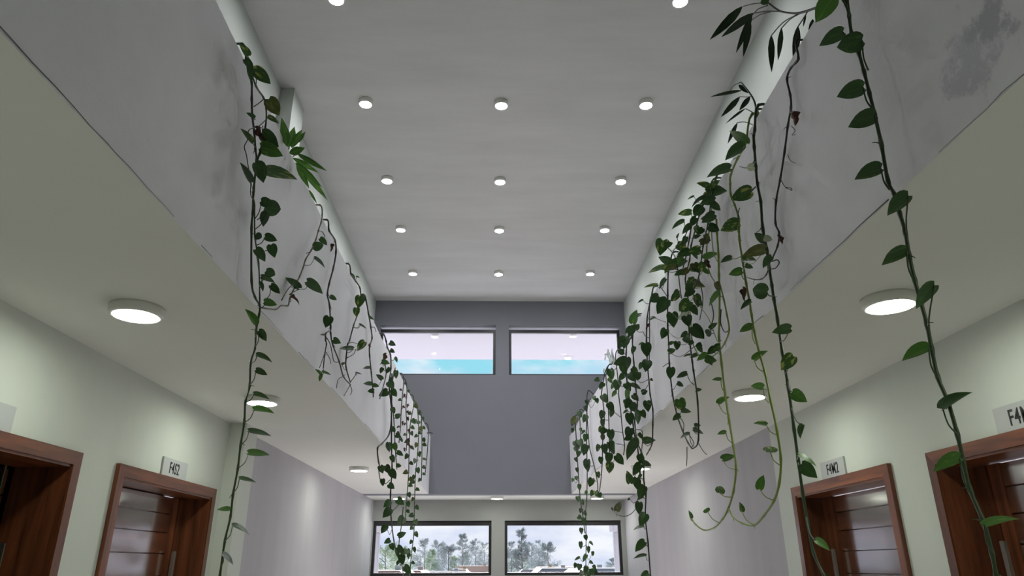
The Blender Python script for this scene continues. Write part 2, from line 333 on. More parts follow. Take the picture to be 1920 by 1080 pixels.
# ------------------------------------------------------------------ doors
def door(n, key, closed, label):
    side, a, b = doors[key]; s = 1 if side == 'L' else -1     # s: direction from the wall into the hall
    X = XL if side == 'L' else XR
    r = struct(empty('door_%d' % n, (X, (a + b) / 2, 0))); r['label'] = label
    cy = (a + b) / 2; A, B = a - cy, b - cy; pr = .022 * s    # casing stands proud
    def xb(p, q): return (min(p, q), max(p, q))
    def bx(nm, x0, x1, y0, y1, z0, z1, m, bev=.002): return boxes(nm, [(*xb(x0, x1), y0, y1, z0, z1)], m, r, bev)
    # mitred architrave: two uprights and a head
    x0, x1 = xb(0, pr)
    prism('head_casing', [(A, DT), (B, DT), (B - CW, DT - CW), (A + CW, DT - CW)], 'x', x0, x1, MAT['cas_h'], r)
    prism('side_casing', [(A, DT), (A + CW, DT - CW), (A + CW, 0), (A, 0)], 'x', x0, x1, MAT['cas_v'], r)
    prism('side_casing', [(B, DT), (B, 0), (B - CW, 0), (B - CW, DT - CW)], 'x', x0, x1, MAT['cas_v'], r)
    dep = -.246 * s
    bx('jamb', dep, pr * .6, B - CW - .002, B - CW + .03, 0, DT - CW, MAT['door_v'], 0)
    bx('jamb', dep, pr * .6, A + CW - .03, A + CW + .002, 0, DT - CW, MAT['door_v'], 0)
    bx('head_jamb', dep, pr * .6, A + CW, B - CW, DT - CW - .012, DT - CW + .03, MAT['cas_h'], 0)
    i0, i1, top = A + CW + .004, B - CW - .004, DT - CW - .016
    if closed:
        d0, d1 = -.205 * s, -.165 * s
        st = i1 - .175
        z = top; h = .108
        while z > .05:                                        # horizontal boards, a shadow gap between them
            zb = max(z - h, .01); h = min(.136, h + .010)
            bx('board', d0, d1, i0, st - .004, zb + .0035, z - .0035, MAT['door_h'], .002); z = zb
        bx('back_panel', d0 - .004 * s, d0 + .02 * s, i0, i1, .01, top, MAT['door_v'], 0)
        for q in range(2): bx('stile', d0, d1 + (.005 * s if q else 0), st + q * .089, st + q * .089 + .086, .01, top, MAT['door_v'], .002)
        hd = empty('handle', (0, 0, 0)); hd.parent = r
        boxes('bar', [(*xb(d1 + .030 * s, d1 + .053 * s), i1 - .150, i1 - .125, EYE - .75, EYE + .092)], MAT['steel'], hd, .003)
        for zz in (EYE - .68, EYE - .2): boxes('bracket', [(*xb(d1, d1 + .035 * s), i1 - .147, i1 - .128, zz, zz + .02)], MAT['steel'], hd, .002)
    else:                                                     # leaf swung into the room, hinged on the far jamb
        lf = empty('leaf', (-.250 * s, i1 + .002, 0)); lf.parent = r; lf.rotation_euler = (0, 0, math.radians(-3) * s)
        W_ = i1 - i0; z = top; h = .122
        while z > .05:
            zb = max(z - h, .01); boxes('board', [(*xb(-.02 * s, -(W_ - .31) * s), -.04, 0, zb + .0035, z - .0035)], MAT['door_v'], lf, .002); z = zb
        boxes('stile', [(*xb(-(W_ - .305) * s, -W_ * s), -.04, 0, .01, top)], MAT['door_v'], lf, .002)
        boxes('edge_strip', [(*xb(-.252 * s, -.266 * s), i1 - .052, i1 - .040, EYE + .24, EYE + .435)], MAT['steel'], r, .002)
        boxes('hinge', [(*xb(-.20 * s, -.244 * s), i1 - .003, i1 + .003, EYE - .01, EYE + .10)], MAT['steel'], r, .002)
        boxes('hinge', [(*xb(-.17 * s, -.214 * s), i1 - .003, i1 + .003, EYE - 1.2, EYE - 1.085)], MAT['steel'], r, .002)
door(1, 'L1', False, 'open door nearest the camera on the left, brown timber frame and metal hinge')
door(2, 'L2', True, 'closed brown timber door under the F4S2 plate')
door(3, 'R1', True, 'closed brown timber door nearest the camera on the right, its plate cut by the picture edge')
door(4, 'R2', True, 'closed brown timber door under the F4M2 plate')
# unlit room behind the open door
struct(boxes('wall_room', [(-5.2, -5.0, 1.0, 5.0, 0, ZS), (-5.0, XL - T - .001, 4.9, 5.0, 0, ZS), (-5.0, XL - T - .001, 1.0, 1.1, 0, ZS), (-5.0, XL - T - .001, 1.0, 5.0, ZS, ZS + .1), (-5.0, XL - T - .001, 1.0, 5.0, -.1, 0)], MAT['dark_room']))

def text_mesh(txt, size):
    c = bpy.data.curves.new('lettering', 'FONT'); c.body = txt; c.size = size; c.extrude = .0012; c.offset = .0003; c.align_x = 'LEFT'; c.space_character = 1.12
    o = bpy.data.objects.new('t', c); COL.objects.link(o); bpy.context.view_layer.update()
    me = bpy.data.meshes.new_from_object(o.evaluated_get(bpy.context.evaluated_depsgraph_get())); bpy.data.objects.remove(o)
    return me
def sign(label, side, y0, y1, txt):
    X = XL if side == 'L' else XR; s = 1 if side == 'L' else -1
    z0 = EYE + .509
    t = tag(empty('door_plate', (X, (y0 + y1) / 2, z0)), label, 'sign', 'door plates on the hall walls')
    w = (y1 - y0) / 2
    boxes('plate', [(min(0, .012 * s), max(0, .012 * s), -w, w, 0, .108)], MAT['plate'], t, .0015)
    if txt:
        l = link('lettering', text_mesh(txt, .094), MAT['ink'], t)
        l.rotation_euler = (PI / 2, 0, PI / 2 * s); l.scale = (.72, 1, 1)
        l.location = (.0132 * s, (-w + .088) * s, .021)
sign('grey door plate lettered F4S2 above the left timber door', 'L', 4.35, 4.70, 'F4S2')
sign('blank grey corner of a door plate at the left picture edge', 'L', 2.60, 2.945, '')
sign('grey door plate lettered F4M2 above the right timber door', 'R', 4.36, 4.69, 'F4M2')
sign('large grey door plate cut by the right picture edge, lettered F4M', 'R', 2.62, 2.965, 'F4M')

# ------------------------------------------------------------------ lamps
def lamp_meshes(R, h, rim, name):
    body = mesh_of(lathe([(0, 0), (R * 1.0, 0), (R, -h * .25), (R * .985, -h * .75), (R * .93, -h), (rim, -h), (rim, -h + .004)], 36), name + '_housing', True)
    diff = mesh_of(lathe([(rim, -h + .003), (rim * .6, -h - .001), (0, -h - .002)], 36), name + '_diffuser', True)
    body.materials.append(MAT['white_plastic']); return body, diff
big_b, big_d = lamp_meshes(.108, .04, .090, 'soffit'); big_d.materials.append(MAT['led_soffit'])
sm_b, sm_d = lamp_meshes(.068, .045, .055, 'ceiling'); sm_d.materials.append(MAT['led_ceiling'])
glint_d = sm_d.copy(); glint_d.materials.clear(); glint_d.materials.append(MAT['led_glint'])
def lamp(name, x, y, z, meshes, label, group):
    t = tag(empty(name, (x, y, z)), label, 'lamp', group)
    link('housing', meshes[0], None, t); link('diffuser', meshes[1], None, t)
G1 = 'round lamps under the galleries'
for x, y, lab in [(-1.494, 2.79, 'large round soffit lamp on the left, nearest the camera, above the doors'), (-1.494, 4.49, 'round soffit lamp on the left behind the long hanging vine, above F4S2'),
                  (-1.494, 7.96, 'round soffit lamp on the left, just left of the dense vine clump'), (1.60, 2.635, 'large round soffit lamp on the right, nearest the camera, beside the long vine'),
                  (1.60, 4.31, 'round soffit lamp on the right behind the two yellow-green vine loops'), (1.60, 7.82, 'round soffit lamp on the right touching the leafy vine column'),
                  (.04, 11.53, 'flat round lamp over the pier between the two lower windows'), (-1.50, 11.5, 'far left soffit lamp half hidden by vine leaves above the lower left window'),
                  (1.62, 11.5, 'far right soffit lamp half hidden by vine tips above the lower right window'),
                  (-1.494, 1.1, 'round soffit lamp on the left behind the camera'), (1.60, .95, 'round soffit lamp on the right behind the camera'),
                  (-1.494, -1.0, 'second round soffit lamp on the left behind the camera'), (1.60, -1.1, 'second round soffit lamp on the right behind the camera')]:
    lamp('soffit_lamp', x, y, ZS, (big_b, big_d), lab, G1)
ROW = {9.79: 'first row in front of the far wall', 8.30: 'second row in front of the far wall', 7.04: 'third row in front of the far wall', 5.60: 'fourth row in front of the far wall', 4.27: 'row cut by the top picture edge'}
for y, rn in ROW.items():
    for x, c in ((-1.248, 'left'), (.045, 'middle'), (1.43, 'right')):
        if y == 4.27 and c == 'middle': continue
        lamp('ceiling_lamp', x, y + (0 if c != 'right' else -.03), ZC, (sm_b, sm_d), 'small round ceiling lamp, %s one of the %s' % (c, rn), 'small round lamps on the high ceiling')

# ------------------------------------------------------------------ plants
def heart(name, prof, bend, fold, n=7):
    # prof: list of (y, halfwidth); midrib folded, tip bent down
    bm = bmesh.new(); rows = []
    for (y, w) in prof:
        yy = y; z0 = -bend * max(0, y) ** 2
        row = []
        for k in (-1, -.55, 0, .55, 1):
            x = k * w; lobe = ({0: 0, .55: -.105, 1: -.02}[abs(k)] if y == 0 and w > .1 else 0)
            row.append(bm.verts.new((x, yy + lobe, z0 + fold * abs(x) - .25 * x * x)))
        rows.append(row)
    for a, b in zip(rows, rows[1:]):
        for k in range(4): bm.faces.new((a[k], a[k + 1], b[k + 1], b[k]))
    bmesh.ops.remove_doubles(bm, verts=bm.verts, dist=1e-5)
    me = bpy.data.meshes.new(name); bm.to_mesh(me); bm.free()
    me.polygons.foreach_set('use_smooth', [True] * len(me.polygons)); return me
HP = [(0, .30), (.10, .375), (.26, .395), (.46, .37), (.66, .285), (.84, .15), (.95, .05), (1.0, .004)]
SP = [(0, .02), (.12, .075), (.32, .12), (.55, .11), (.75, .075), (.9, .035), (1.0, .003)]
LEAF = {}
for kind in 'gbvopdkw':
    for var in range(4):
        if kind in 'kw': me = heart('strap_leaf', SP, [.12, .25, .4, .18][var], .15)
        elif kind == 'd': me = heart('withered_leaf', [(y, w * (.6 + .5 * ((i * 7 + var) % 3) / 2)) for i, (y, w) in enumerate(HP)], .7, .9)
        else: me = heart('pothos_leaf', HP, [.10, .22, .32, .16][var], [.22, .32, .15, .42][var])
        me.materials.append(MAT[kind]); LEAF[kind, var] = me
LANCE = {}
for var in range(4):
    me = heart('lance_leaf', [(0, .02), (.14, .11), (.35, .165), (.55, .15), (.75, .095), (.9, .04), (1.0, .003)], [.10, .2, .3, .15][var], .3)
    me.materials.append(MAT['lance']); LANCE[var] = me
PLANTS = [
('pothos_vine','vine','nearest long pothos on the left parapet,trailing past a soffit lamp beside F4S2','pothos vines trailing over the left parapet',(-1.09,2.227,3.495),[(0.00454,0,[-1.09,2.227,3.495,-0.99,2.212,3.509,-0.962,2.207,3.429,-0.962,2.234,3.41,-0.962,2.288,3.387,-0.962,2.314,3.326,-0.962,2.344,3.269,-0.962,2.39,3.221,-0.962,2.425,3.168,-0.962,2.454,3.131,-0.962,2.47,3.002,-0.962,2.495,2.917,-0.962,2.505,2.858,-0.962,2.585,2.664,-0.962,2.645,2.62,-0.962,2.711,2.608,-0.962,2.719,2.571,-0.962,2.708,2.499,-0.962,2.723,2.43,-0.962,2.697,2.364,-0.962,2.721,2.275,-0.962,2.698,2.209,-0.962,2.716,2.134,-0.962,2.71,2.046,-0.962,2.715,1.96,-0.962,2.702,1.867,-0.962,2.707,1.787,-0.962,2.685,1.705,-0.962,2.682,1.587,-0.962,2.676,1.502],1),(0.00339,0,[-0.95,2.44,2.959,-0.95,2.468,2.939,-0.95,2.52,2.829,-0.95,2.6,2.749,-0.95,2.667,2.621,-0.95,2.679,2.591],1),(0.0038,0,[-0.938,2.177,3.384,-0.938,2.276,3.36,-0.938,2.366,3.373,-0.938,2.409,3.355,-0.938,2.432,3.275,-0.938,2.407,3.124,-0.938,2.394,3.075],1),(0.00259,0,[-0.962,2.429,3.411,-0.962,2.392,3.365,-0.962,2.345,3.313],0),(0.00228,0,[-0.95,2.473,3.349,-0.95,2.397,3.259,-0.95,2.338,3.208,-0.95,2.302,3.172,-0.95,2.305,3.133,-0.95,2.286,3.09,-0.95,2.317,3.074,-0.95,2.347,3.046,-0.95,2.396,3.004,-0.95,2.415,2.957,-0.95,2.455,2.955],0)],[('v',1,-0.93,2.141,3.394,0.0506,0.248,0.132,0.312,0.908,1.0),('g',1,-0.942,2.145,3.378,0.0554,0.902,-0.223,0.113,-0.353,1.0),('v',0,-0.946,2.251,3.417,0.0785,0.888,-0.212,-0.044,-0.405,1.0),('g',1,-0.923,2.147,3.331,0.046,0.884,-0.316,0.233,-0.255,1.0),('o',1,-0.922,2.382,3.377,0.0747,0.852,-0.436,-0.235,-0.169,1.0),('v',2,-0.91,2.373,3.286,0.0464,0.845,-0.064,0.015,-0.53,1.0),('g',2,-0.93,2.384,3.216,0.0799,0.857,-0.271,-0.167,-0.404,1.0),('b',2,-0.928,2.393,3.157,0.0856,0.809,-0.146,-0.188,-0.537,1.0),('d',2,-0.932,2.369,3.232,0.0625,0.662,-0.32,-0.569,0.367,1.0),('v',0,-0.916,2.274,3.101,0.065,0.367,0.223,0.252,0.867,1.0),('g',0,-0.932,2.293,3.226,0.0337,0.45,0.05,0.161,0.877,1.0),('g',0,-0.912,2.305,2.95,0.0796,0.317,0.264,0.339,0.845,1.0),('g',1,-0.929,2.373,3.071,0.0775,0.89,-0.405,0.008,-0.208,1.0),('v',2,-0.915,2.446,3.08,0.1178,0.793,0.046,-0.063,-0.604,1.0),('g',0,-0.935,2.494,2.972,0.0518,0.681,-0.416,-0.35,-0.49,1.0),('g',3,-0.944,2.567,2.984,0.0867,0.563,-0.505,-0.254,-0.604,1.0),('g',1,-0.914,2.512,2.929,0.0572,0.764,-0.428,-0.281,0.392,1.0),('g',1,-0.93,2.475,2.814,0.0371,0.594,-0.618,-0.246,-0.453,1.0),('g',3,-0.931,2.579,2.855,0.0484,0.788,-0.237,-0.266,-0.503,1.0),('g',2,-0.905,2.585,2.822,0.0523,-0.184,-0.069,-0.693,0.694,1.0),('g',3,-0.905,2.426,2.728,0.0564,0.865,-0.366,-0.063,-0.337,1.0),('g',1,-0.905,2.57,2.702,0.0485,0.62,-0.572,-0.294,-0.45,1.0),('g',2,-0.94,2.624,2.699,0.0558,0.821,-0.08,-0.067,-0.561,1.0),('g',0,-0.913,2.668,2.68,0.0493,0.85,-0.343,-0.073,-0.393,1.0),('b',2,-0.941,2.7,2.62,0.0497,0.765,-0.178,-0.272,-0.556,1.0),('g',3,-0.933,2.59,2.66,0.0382,0.844,-0.394,0.147,-0.333,1.0),('b',1,-0.913,2.553,2.477,0.0667,0.324,0.16,0.432,0.826,1.0),('g',1,-0.922,2.624,2.47,0.0491,0.842,-0.401,-0.086,-0.352,1.0),('g',1,-0.917,2.624,2.373,0.0629,0.826,-0.113,-0.021,-0.551,1.0),('g',0,-0.919,2.645,2.32,0.0462,0.82,-0.242,-0.132,-0.502,1.0),('g',2,-0.931,2.691,2.239,0.061,0.813,-0.064,-0.068,-0.574,1.0),('b',3,-0.939,2.739,2.184,0.0771,0.804,-0.053,-0.107,-0.582,1.0),('g',0,-0.937,2.709,2.098,0.0846,0.788,0.105,0.221,-0.565,1.0),('b',0,-0.944,2.757,2.023,0.0778,0.779,0.178,0.231,-0.555,1.0),('g',0,-0.937,2.676,1.919,0.0608,0.792,0.073,0.207,-0.57,1.0),('b',0,-0.938,2.623,1.807,0.0424,0.551,0.25,-0.164,0.779,1.0),('g',1,-0.942,2.684,1.754,0.0662,0.782,0.004,0.232,-0.578,1.0),('g',2,-0.946,2.638,1.66,0.0513,0.736,-0.057,0.332,-0.587,1.0)],[(0.00197,0,[-0.95,2.203,3.411,-0.934,2.172,3.396,-0.93,2.141,3.394]),(0.00197,0,[-0.95,2.196,3.395,-0.94,2.171,3.381,-0.942,2.145,3.378]),(0.00206,0,[-0.95,2.305,3.383,-0.942,2.278,3.393,-0.946,2.251,3.417]),(0.00196,0,[-0.95,2.231,3.378,-0.931,2.189,3.344,-0.923,2.147,3.331]),(0.00214,0,[-0.95,2.405,3.391,-0.93,2.394,3.38,-0.922,2.382,3.377]),(0.00211,0,[-0.95,2.451,3.351,-0.924,2.412,3.308,-0.91,2.373,3.286]),(0.00209,0,[-0.95,2.462,3.306,-0.934,2.423,3.249,-0.93,2.384,3.216]),(0.00208,0,[-0.95,2.43,3.129,-0.933,2.412,3.138,-0.928,2.393,3.157]),(0.00209,0,[-0.95,2.429,3.281,-0.935,2.399,3.249,-0.932,2.369,3.232]),(0.00199,0,[-0.95,2.386,3.155,-0.927,2.33,3.115,-0.916,2.274,3.101]),(0.00203,0,[-0.95,2.326,3.237,-0.935,2.309,3.228,-0.932,2.293,3.226]),(0.00197,0,[-0.95,2.422,2.972,-0.925,2.364,2.948,-0.912,2.305,2.95]),(0.00205,0,[-0.95,2.431,3.078,-0.933,2.402,3.068,-0.929,2.373,3.071]),(0.0021,0,[-0.95,2.515,3.074,-0.926,2.48,3.069,-0.915,2.446,3.08]),(0.0021,0,[-0.95,2.494,2.893,-0.937,2.494,2.924,-0.935,2.494,2.972]),(0.00216,0,[-0.95,2.518,2.9,-0.941,2.542,2.933,-0.944,2.567,2.984]),(0.00211,0,[-0.95,2.51,2.854,-0.926,2.511,2.883,-0.914,2.512,2.929]),(0.00205,0,[-0.95,2.527,2.811,-0.934,2.501,2.807,-0.93,2.475,2.814]),(0.00213,0,[-0.95,2.545,2.801,-0.935,2.562,2.821,-0.931,2.579,2.855]),(0.00213,0,[-0.95,2.653,2.827,-0.922,2.619,2.816,-0.905,2.585,2.822]),(0.00199,0,[-0.95,2.6,2.733,-0.922,2.513,2.712,-0.905,2.426,2.728]),(0.00208,0,[-0.95,2.642,2.681,-0.922,2.606,2.682,-0.905,2.57,2.702]),(0.00212,0,[-0.95,2.65,2.661,-0.939,2.637,2.675,-0.94,2.624,2.699]),(0.00215,0,[-0.95,2.747,2.651,-0.925,2.707,2.656,-0.913,2.668,2.68]),(0.00215,0,[-0.95,2.694,2.59,-0.939,2.697,2.602,-0.941,2.7,2.62]),(0.00208,0,[-0.95,2.643,2.666,-0.936,2.617,2.657,-0.933,2.59,2.66]),(0.00201,0,[-0.95,2.672,2.461,-0.925,2.613,2.456,-0.913,2.553,2.477]),(0.00206,0,[-0.95,2.692,2.428,-0.93,2.658,2.44,-0.922,2.624,2.47]),(0.00203,0,[-0.95,2.675,2.357,-0.928,2.65,2.359,-0.917,2.624,2.373]),(0.00203,0,[-0.95,2.685,2.271,-0.929,2.665,2.288,-0.919,2.645,2.32]),(0.00204,0,[-0.95,2.671,2.199,-0.935,2.681,2.214,-0.931,2.691,2.239]),(0.00206,0,[-0.95,2.683,2.126,-0.939,2.711,2.147,-0.939,2.739,2.184]),(0.00201,0,[-0.95,2.676,2.041,-0.937,2.692,2.063,-0.937,2.709,2.098]),(0.00203,0,[-0.95,2.681,1.956,-0.941,2.719,1.98,-0.944,2.757,2.023]),(0.00194,0,[-0.95,2.662,1.865,-0.938,2.669,1.886,-0.937,2.676,1.919]),(0.00187,0,[-0.95,2.67,1.779,-0.938,2.647,1.787,-0.938,2.623,1.807]),(0.0019,0,[-0.95,2.648,1.701,-0.94,2.666,1.721,-0.942,2.684,1.754]),(0.00184,0,[-0.95,2.646,1.619,-0.942,2.642,1.635,-0.946,2.638,1.66])]),
('pothos_vine','vine','stringy pothos shoot on the left parapet with sparse pointed leaves and one curled brown','pothos vines trailing over the left parapet',(-1.09,3.54,3.495),[(0.00394,3,[-1.09,3.54,3.495,-0.992,3.525,3.509,-0.972,3.52,3.446,-0.972,3.516,3.394,-0.972,3.48,3.328,-0.972,3.449,3.255,-0.972,3.382,3.161,-0.972,3.305,3.075,-0.972,3.276,3.015,-0.972,3.239,2.956,-0.972,3.199,2.905,-0.972,3.157,2.842,-0.972,3.121,2.792,-0.972,3.11,2.753,-0.972,3.01,2.717,-0.972,2.944,2.675,-0.972,2.807,2.631,-0.972,2.743,2.61],1),(0.00297,0,[-0.96,2.971,2.728,-0.96,3.023,2.79,-0.96,3.076,2.837,-0.96,3.128,2.871],0),(0.0032,0,[-0.948,3.395,3.283,-0.948,3.469,3.316,-0.948,3.533,3.318],0),(0.00292,0,[-0.972,3.113,2.811,-0.972,3.246,2.888,-0.972,3.354,2.933,-0.972,3.394,2.969],0)],[('g',0,-0.93,3.378,3.23,0.0506,0.85,-0.324,-0.035,-0.413,1.0),('g',0,-0.939,3.306,3.147,0.0634,-0.49,0.399,0.303,0.714,1.0),('g',2,-0.959,3.419,3.137,0.0725,0.826,-0.139,0.134,-0.53,1.0),('g',2,-0.946,3.164,2.864,0.082,0.407,0.115,0.337,0.841,1.0),('g',2,-0.927,3.22,2.92,0.0937,0.829,-0.233,-0.058,-0.505,1.0),('d',3,-0.944,3.045,2.769,0.0454,0.81,-0.023,0.012,-0.586,1.0)],[(0.00191,0,[-0.96,3.578,3.339,-0.939,3.478,3.262,-0.93,3.378,3.23]),(0.00185,0,[-0.96,3.261,3.091,-0.943,3.283,3.111,-0.939,3.306,3.147]),(0.00191,0,[-0.96,3.257,3.024,-0.954,3.338,3.061,-0.959,3.419,3.137]),(0.00173,0,[-0.96,3.076,2.837,-0.947,3.12,2.841,-0.946,3.164,2.864]),(0.00177,0,[-0.96,3.353,2.95,-0.937,3.286,2.921,-0.927,3.22,2.92]),(0.00166,0,[-0.96,3.074,2.754,-0.946,3.06,2.758,-0.944,3.045,2.769])]),
('pothos_vine','vine','thin dark pothos stem arching from the left parapet top,bare roots hanging below','pothos vines trailing over the left parapet',(-1.09,3.721,3.495),[(0.00516,1,[-1.09,3.721,3.495,-0.992,3.706,3.509,-0.972,3.701,3.436,-0.972,3.858,3.449,-0.972,3.912,3.393,-0.972,3.885,3.275,-0.972,3.823,3.147,-0.972,3.811,3.076,-0.972,3.883,3.037,-0.972,3.957,2.93,-0.972,3.972,2.895,-0.972,4.051,2.847,-0.972,4.256,2.802,-0.972,4.413,2.746,-0.972,4.644,2.751],1),(0.00393,1,[-0.96,3.917,2.893,-0.96,3.813,2.844,-0.96,3.822,2.805,-0.96,3.848,2.791,-0.96,3.834,2.728,-0.96,3.83,2.643],1),(0.00263,1,[-0.948,3.793,2.728,-0.948,3.742,2.665,-0.948,3.701,2.612],0),(0.00249,1,[-0.972,3.902,2.76,-0.972,4.004,2.751,-0.972,4.042,2.729],0),(0.00314,1,[-0.96,3.806,2.826,-0.96,3.934,2.818,-0.96,4.029,2.765,-0.96,4.079,2.752,-0.96,4.177,2.776],0),(0.0026,1,[-0.948,4.304,2.719,-0.948,4.166,2.664,-0.948,4.144,2.606],0),(0.00281,1,[-0.972,4.644,2.751,-0.972,4.573,2.701,-0.972,4.477,2.636],0),(0.00284,1,[-0.96,4.57,2.732,-0.96,4.653,2.713,-0.96,4.613,2.674],0)],[('d',0,-0.918,3.557,3.28,0.0409,0.848,-0.444,0.124,-0.262,1.0),('g',0,-0.932,3.715,3.03,0.042,0.806,-0.293,-0.151,-0.492,1.0),('g',0,-0.933,3.739,2.917,0.0728,-0.067,0.168,-0.574,0.798,1.0),('g',3,-0.915,3.816,2.807,0.0502,-0.273,-0.468,-0.558,0.629,1.0),('g',0,-0.918,3.649,2.782,0.0308,0.609,-0.075,0.068,0.787,1.0),('b',0,-0.937,3.704,2.577,0.0425,0.45,0.102,0.357,0.812,1.0),('b',0,-0.938,3.727,2.598,0.0502,0.803,-0.124,0.015,-0.582,1.0),('b',0,-0.938,3.72,2.578,0.0366,0.707,-0.488,-0.277,0.43,1.0)],[(0.00213,1,[-0.96,3.795,3.426,-0.933,3.676,3.325,-0.918,3.557,3.28]),(0.00216,1,[-0.96,3.774,3.065,-0.94,3.745,3.04,-0.932,3.715,3.03]),(0.00215,1,[-0.96,3.862,2.989,-0.94,3.8,2.939,-0.933,3.739,2.917]),(0.00217,1,[-0.96,3.967,2.844,-0.932,3.891,2.809,-0.915,3.816,2.807]),(0.00208,1,[-0.96,3.822,2.825,-0.933,3.735,2.785,-0.918,3.649,2.782]),(0.00207,1,[-0.96,3.83,2.643,-0.942,3.767,2.596,-0.937,3.704,2.577]),(0.00208,1,[-0.96,3.829,2.646,-0.943,3.778,2.61,-0.938,3.727,2.598]),(0.00208,1,[-0.96,3.831,2.64,-0.943,3.775,2.596,-0.938,3.72,2.578])]),
('pothos_vine','vine','pothos vine on the left parapet with mottled paired leaves,fourth from the camera','pothos vines trailing over the left parapet',(-1.09,4.368,3.495),[(0.00506,1,[-1.09,4.368,3.495,-0.991,4.353,3.509,-0.967,4.348,3.431,-0.967,4.515,3.448,-0.967,4.676,3.46,-0.967,4.724,3.397,-0.967,4.659,3.253,-0.967,4.566,3.143,-0.967,4.474,3.001,-0.967,4.433,2.97,-0.967,4.421,2.872,-0.967,4.447,2.812,-0.967,4.615,2.758],1),(0.0032,1,[-0.955,4.367,2.854,-0.955,4.585,2.945,-0.955,4.642,2.996],0),(0.0032,1,[-0.943,4.499,2.733,-0.943,4.605,2.792,-0.943,4.665,2.833],0),(0.0029,1,[-0.967,4.433,2.97,-0.967,4.56,3.02,-0.967,4.777,3.075],0),(0.00296,1,[-0.955,4.515,3.111,-0.955,4.673,3.16,-0.955,4.737,3.208],0)],[('g',1,-0.938,4.22,3.377,0.0436,0.818,-0.222,0.158,-0.507,1.0),('g',3,-0.932,4.355,3.415,0.0246,0.782,-0.086,-0.064,-0.614,1.0),('g',2,-0.933,4.57,3.351,0.0474,-0.403,0.386,0.297,0.775,1.0),('v',1,-0.946,4.616,3.373,0.091,-0.061,0.117,-0.613,0.779,1.0),('v',2,-0.915,4.359,3.196,0.0597,0.822,-0.569,-0.015,-0.03,1.0),('g',0,-0.946,4.653,3.18,0.0574,0.799,-0.153,0.112,-0.57,1.0),('g',0,-0.923,4.401,2.928,0.0878,0.625,-0.068,0.065,0.775,1.0),('v',3,-0.935,4.836,3.109,0.0819,0.742,-0.487,-0.026,0.46,1.0),('g',3,-0.938,4.185,2.762,0.0272,0.583,0.047,-0.403,-0.704,1.0),('g',0,-0.941,4.634,2.829,0.043,0.783,-0.067,0.005,-0.619,1.0)],[(0.00218,1,[-0.955,4.331,3.412,-0.941,4.275,3.383,-0.938,4.22,3.377]),(0.00225,1,[-0.955,4.416,3.421,-0.937,4.386,3.411,-0.932,4.355,3.415]),(0.00233,1,[-0.955,4.664,3.373,-0.938,4.617,3.352,-0.933,4.57,3.351]),(0.00235,1,[-0.955,4.659,3.361,-0.945,4.637,3.362,-0.946,4.616,3.373]),(0.00221,1,[-0.955,4.615,3.263,-0.929,4.487,3.203,-0.915,4.359,3.196]),(0.00234,1,[-0.955,4.532,3.117,-0.944,4.592,3.135,-0.946,4.653,3.18]),(0.00218,1,[-0.955,4.37,2.89,-0.933,4.385,2.903,-0.923,4.401,2.928]),(0.00241,1,[-0.955,4.643,2.992,-0.939,4.74,3.028,-0.935,4.836,3.109]),(0.00206,1,[-0.955,4.391,2.797,-0.94,4.288,2.758,-0.938,4.185,2.762]),(0.00227,1,[-0.955,4.699,2.831,-0.942,4.666,2.823,-0.941,4.634,2.829])]),
('pothos_vine','vine','slender pothos on the left parapet just before the dense clump,leaves at its end','pothos vines trailing over the left parapet',(-1.09,4.941,3.495),[(0.00578,1,[-1.09,4.941,3.495,-0.991,4.926,3.509,-0.967,4.921,3.463,-0.967,5.065,3.404,-0.967,5.19,3.343,-0.967,5.285,3.278,-0.967,5.207,3.189,-0.967,5.236,3.121,-0.967,5.352,3.025,-0.967,5.454,2.939,-0.967,5.526,2.862],1),(0.00335,1,[-0.955,5.026,3.382,-0.955,5.263,3.421,-0.955,5.416,3.446],0),(0.00331,1,[-0.943,5.065,3.293,-0.943,5.22,3.345,-0.943,5.303,3.337],0)],[('g',2,-0.924,5.04,2.975,0.0502,0.623,-0.14,0.133,0.758,1.0),('g',3,-0.926,5.631,3.031,0.0648,0.411,-0.016,0.436,0.8,1.0),('g',2,-0.935,5.232,2.898,0.0619,0.58,-0.126,0.231,0.771,1.0),('g',0,-0.944,5.336,2.915,0.0495,0.729,-0.285,-0.262,-0.564,1.0),('g',1,-0.935,5.347,2.872,0.0484,0.551,-0.426,0.339,0.633,1.0),('g',0,-0.946,4.985,3.351,0.0373,0.811,-0.294,-0.023,-0.506,1.0),('d',2,-0.921,4.974,3.135,0.0283,0.766,-0.544,-0.18,0.29,1.0)],[(0.00247,1,[-0.955,5.272,3.019,-0.934,5.156,2.974,-0.924,5.04,2.975]),(0.00275,1,[-0.955,5.376,2.916,-0.934,5.503,2.946,-0.926,5.631,3.031]),(0.00255,1,[-0.955,5.394,2.915,-0.939,5.313,2.89,-0.935,5.232,2.898]),(0.00259,1,[-0.955,5.397,2.912,-0.944,5.366,2.907,-0.944,5.336,2.915]),(0.00259,1,[-0.955,5.433,2.873,-0.939,5.39,2.864,-0.935,5.347,2.872]),(0.00252,1,[-0.955,5.049,3.359,-0.945,5.017,3.349,-0.946,4.985,3.351]),(0.00247,1,[-0.955,5.15,3.179,-0.932,5.062,3.139,-0.921,4.974,3.135])]),
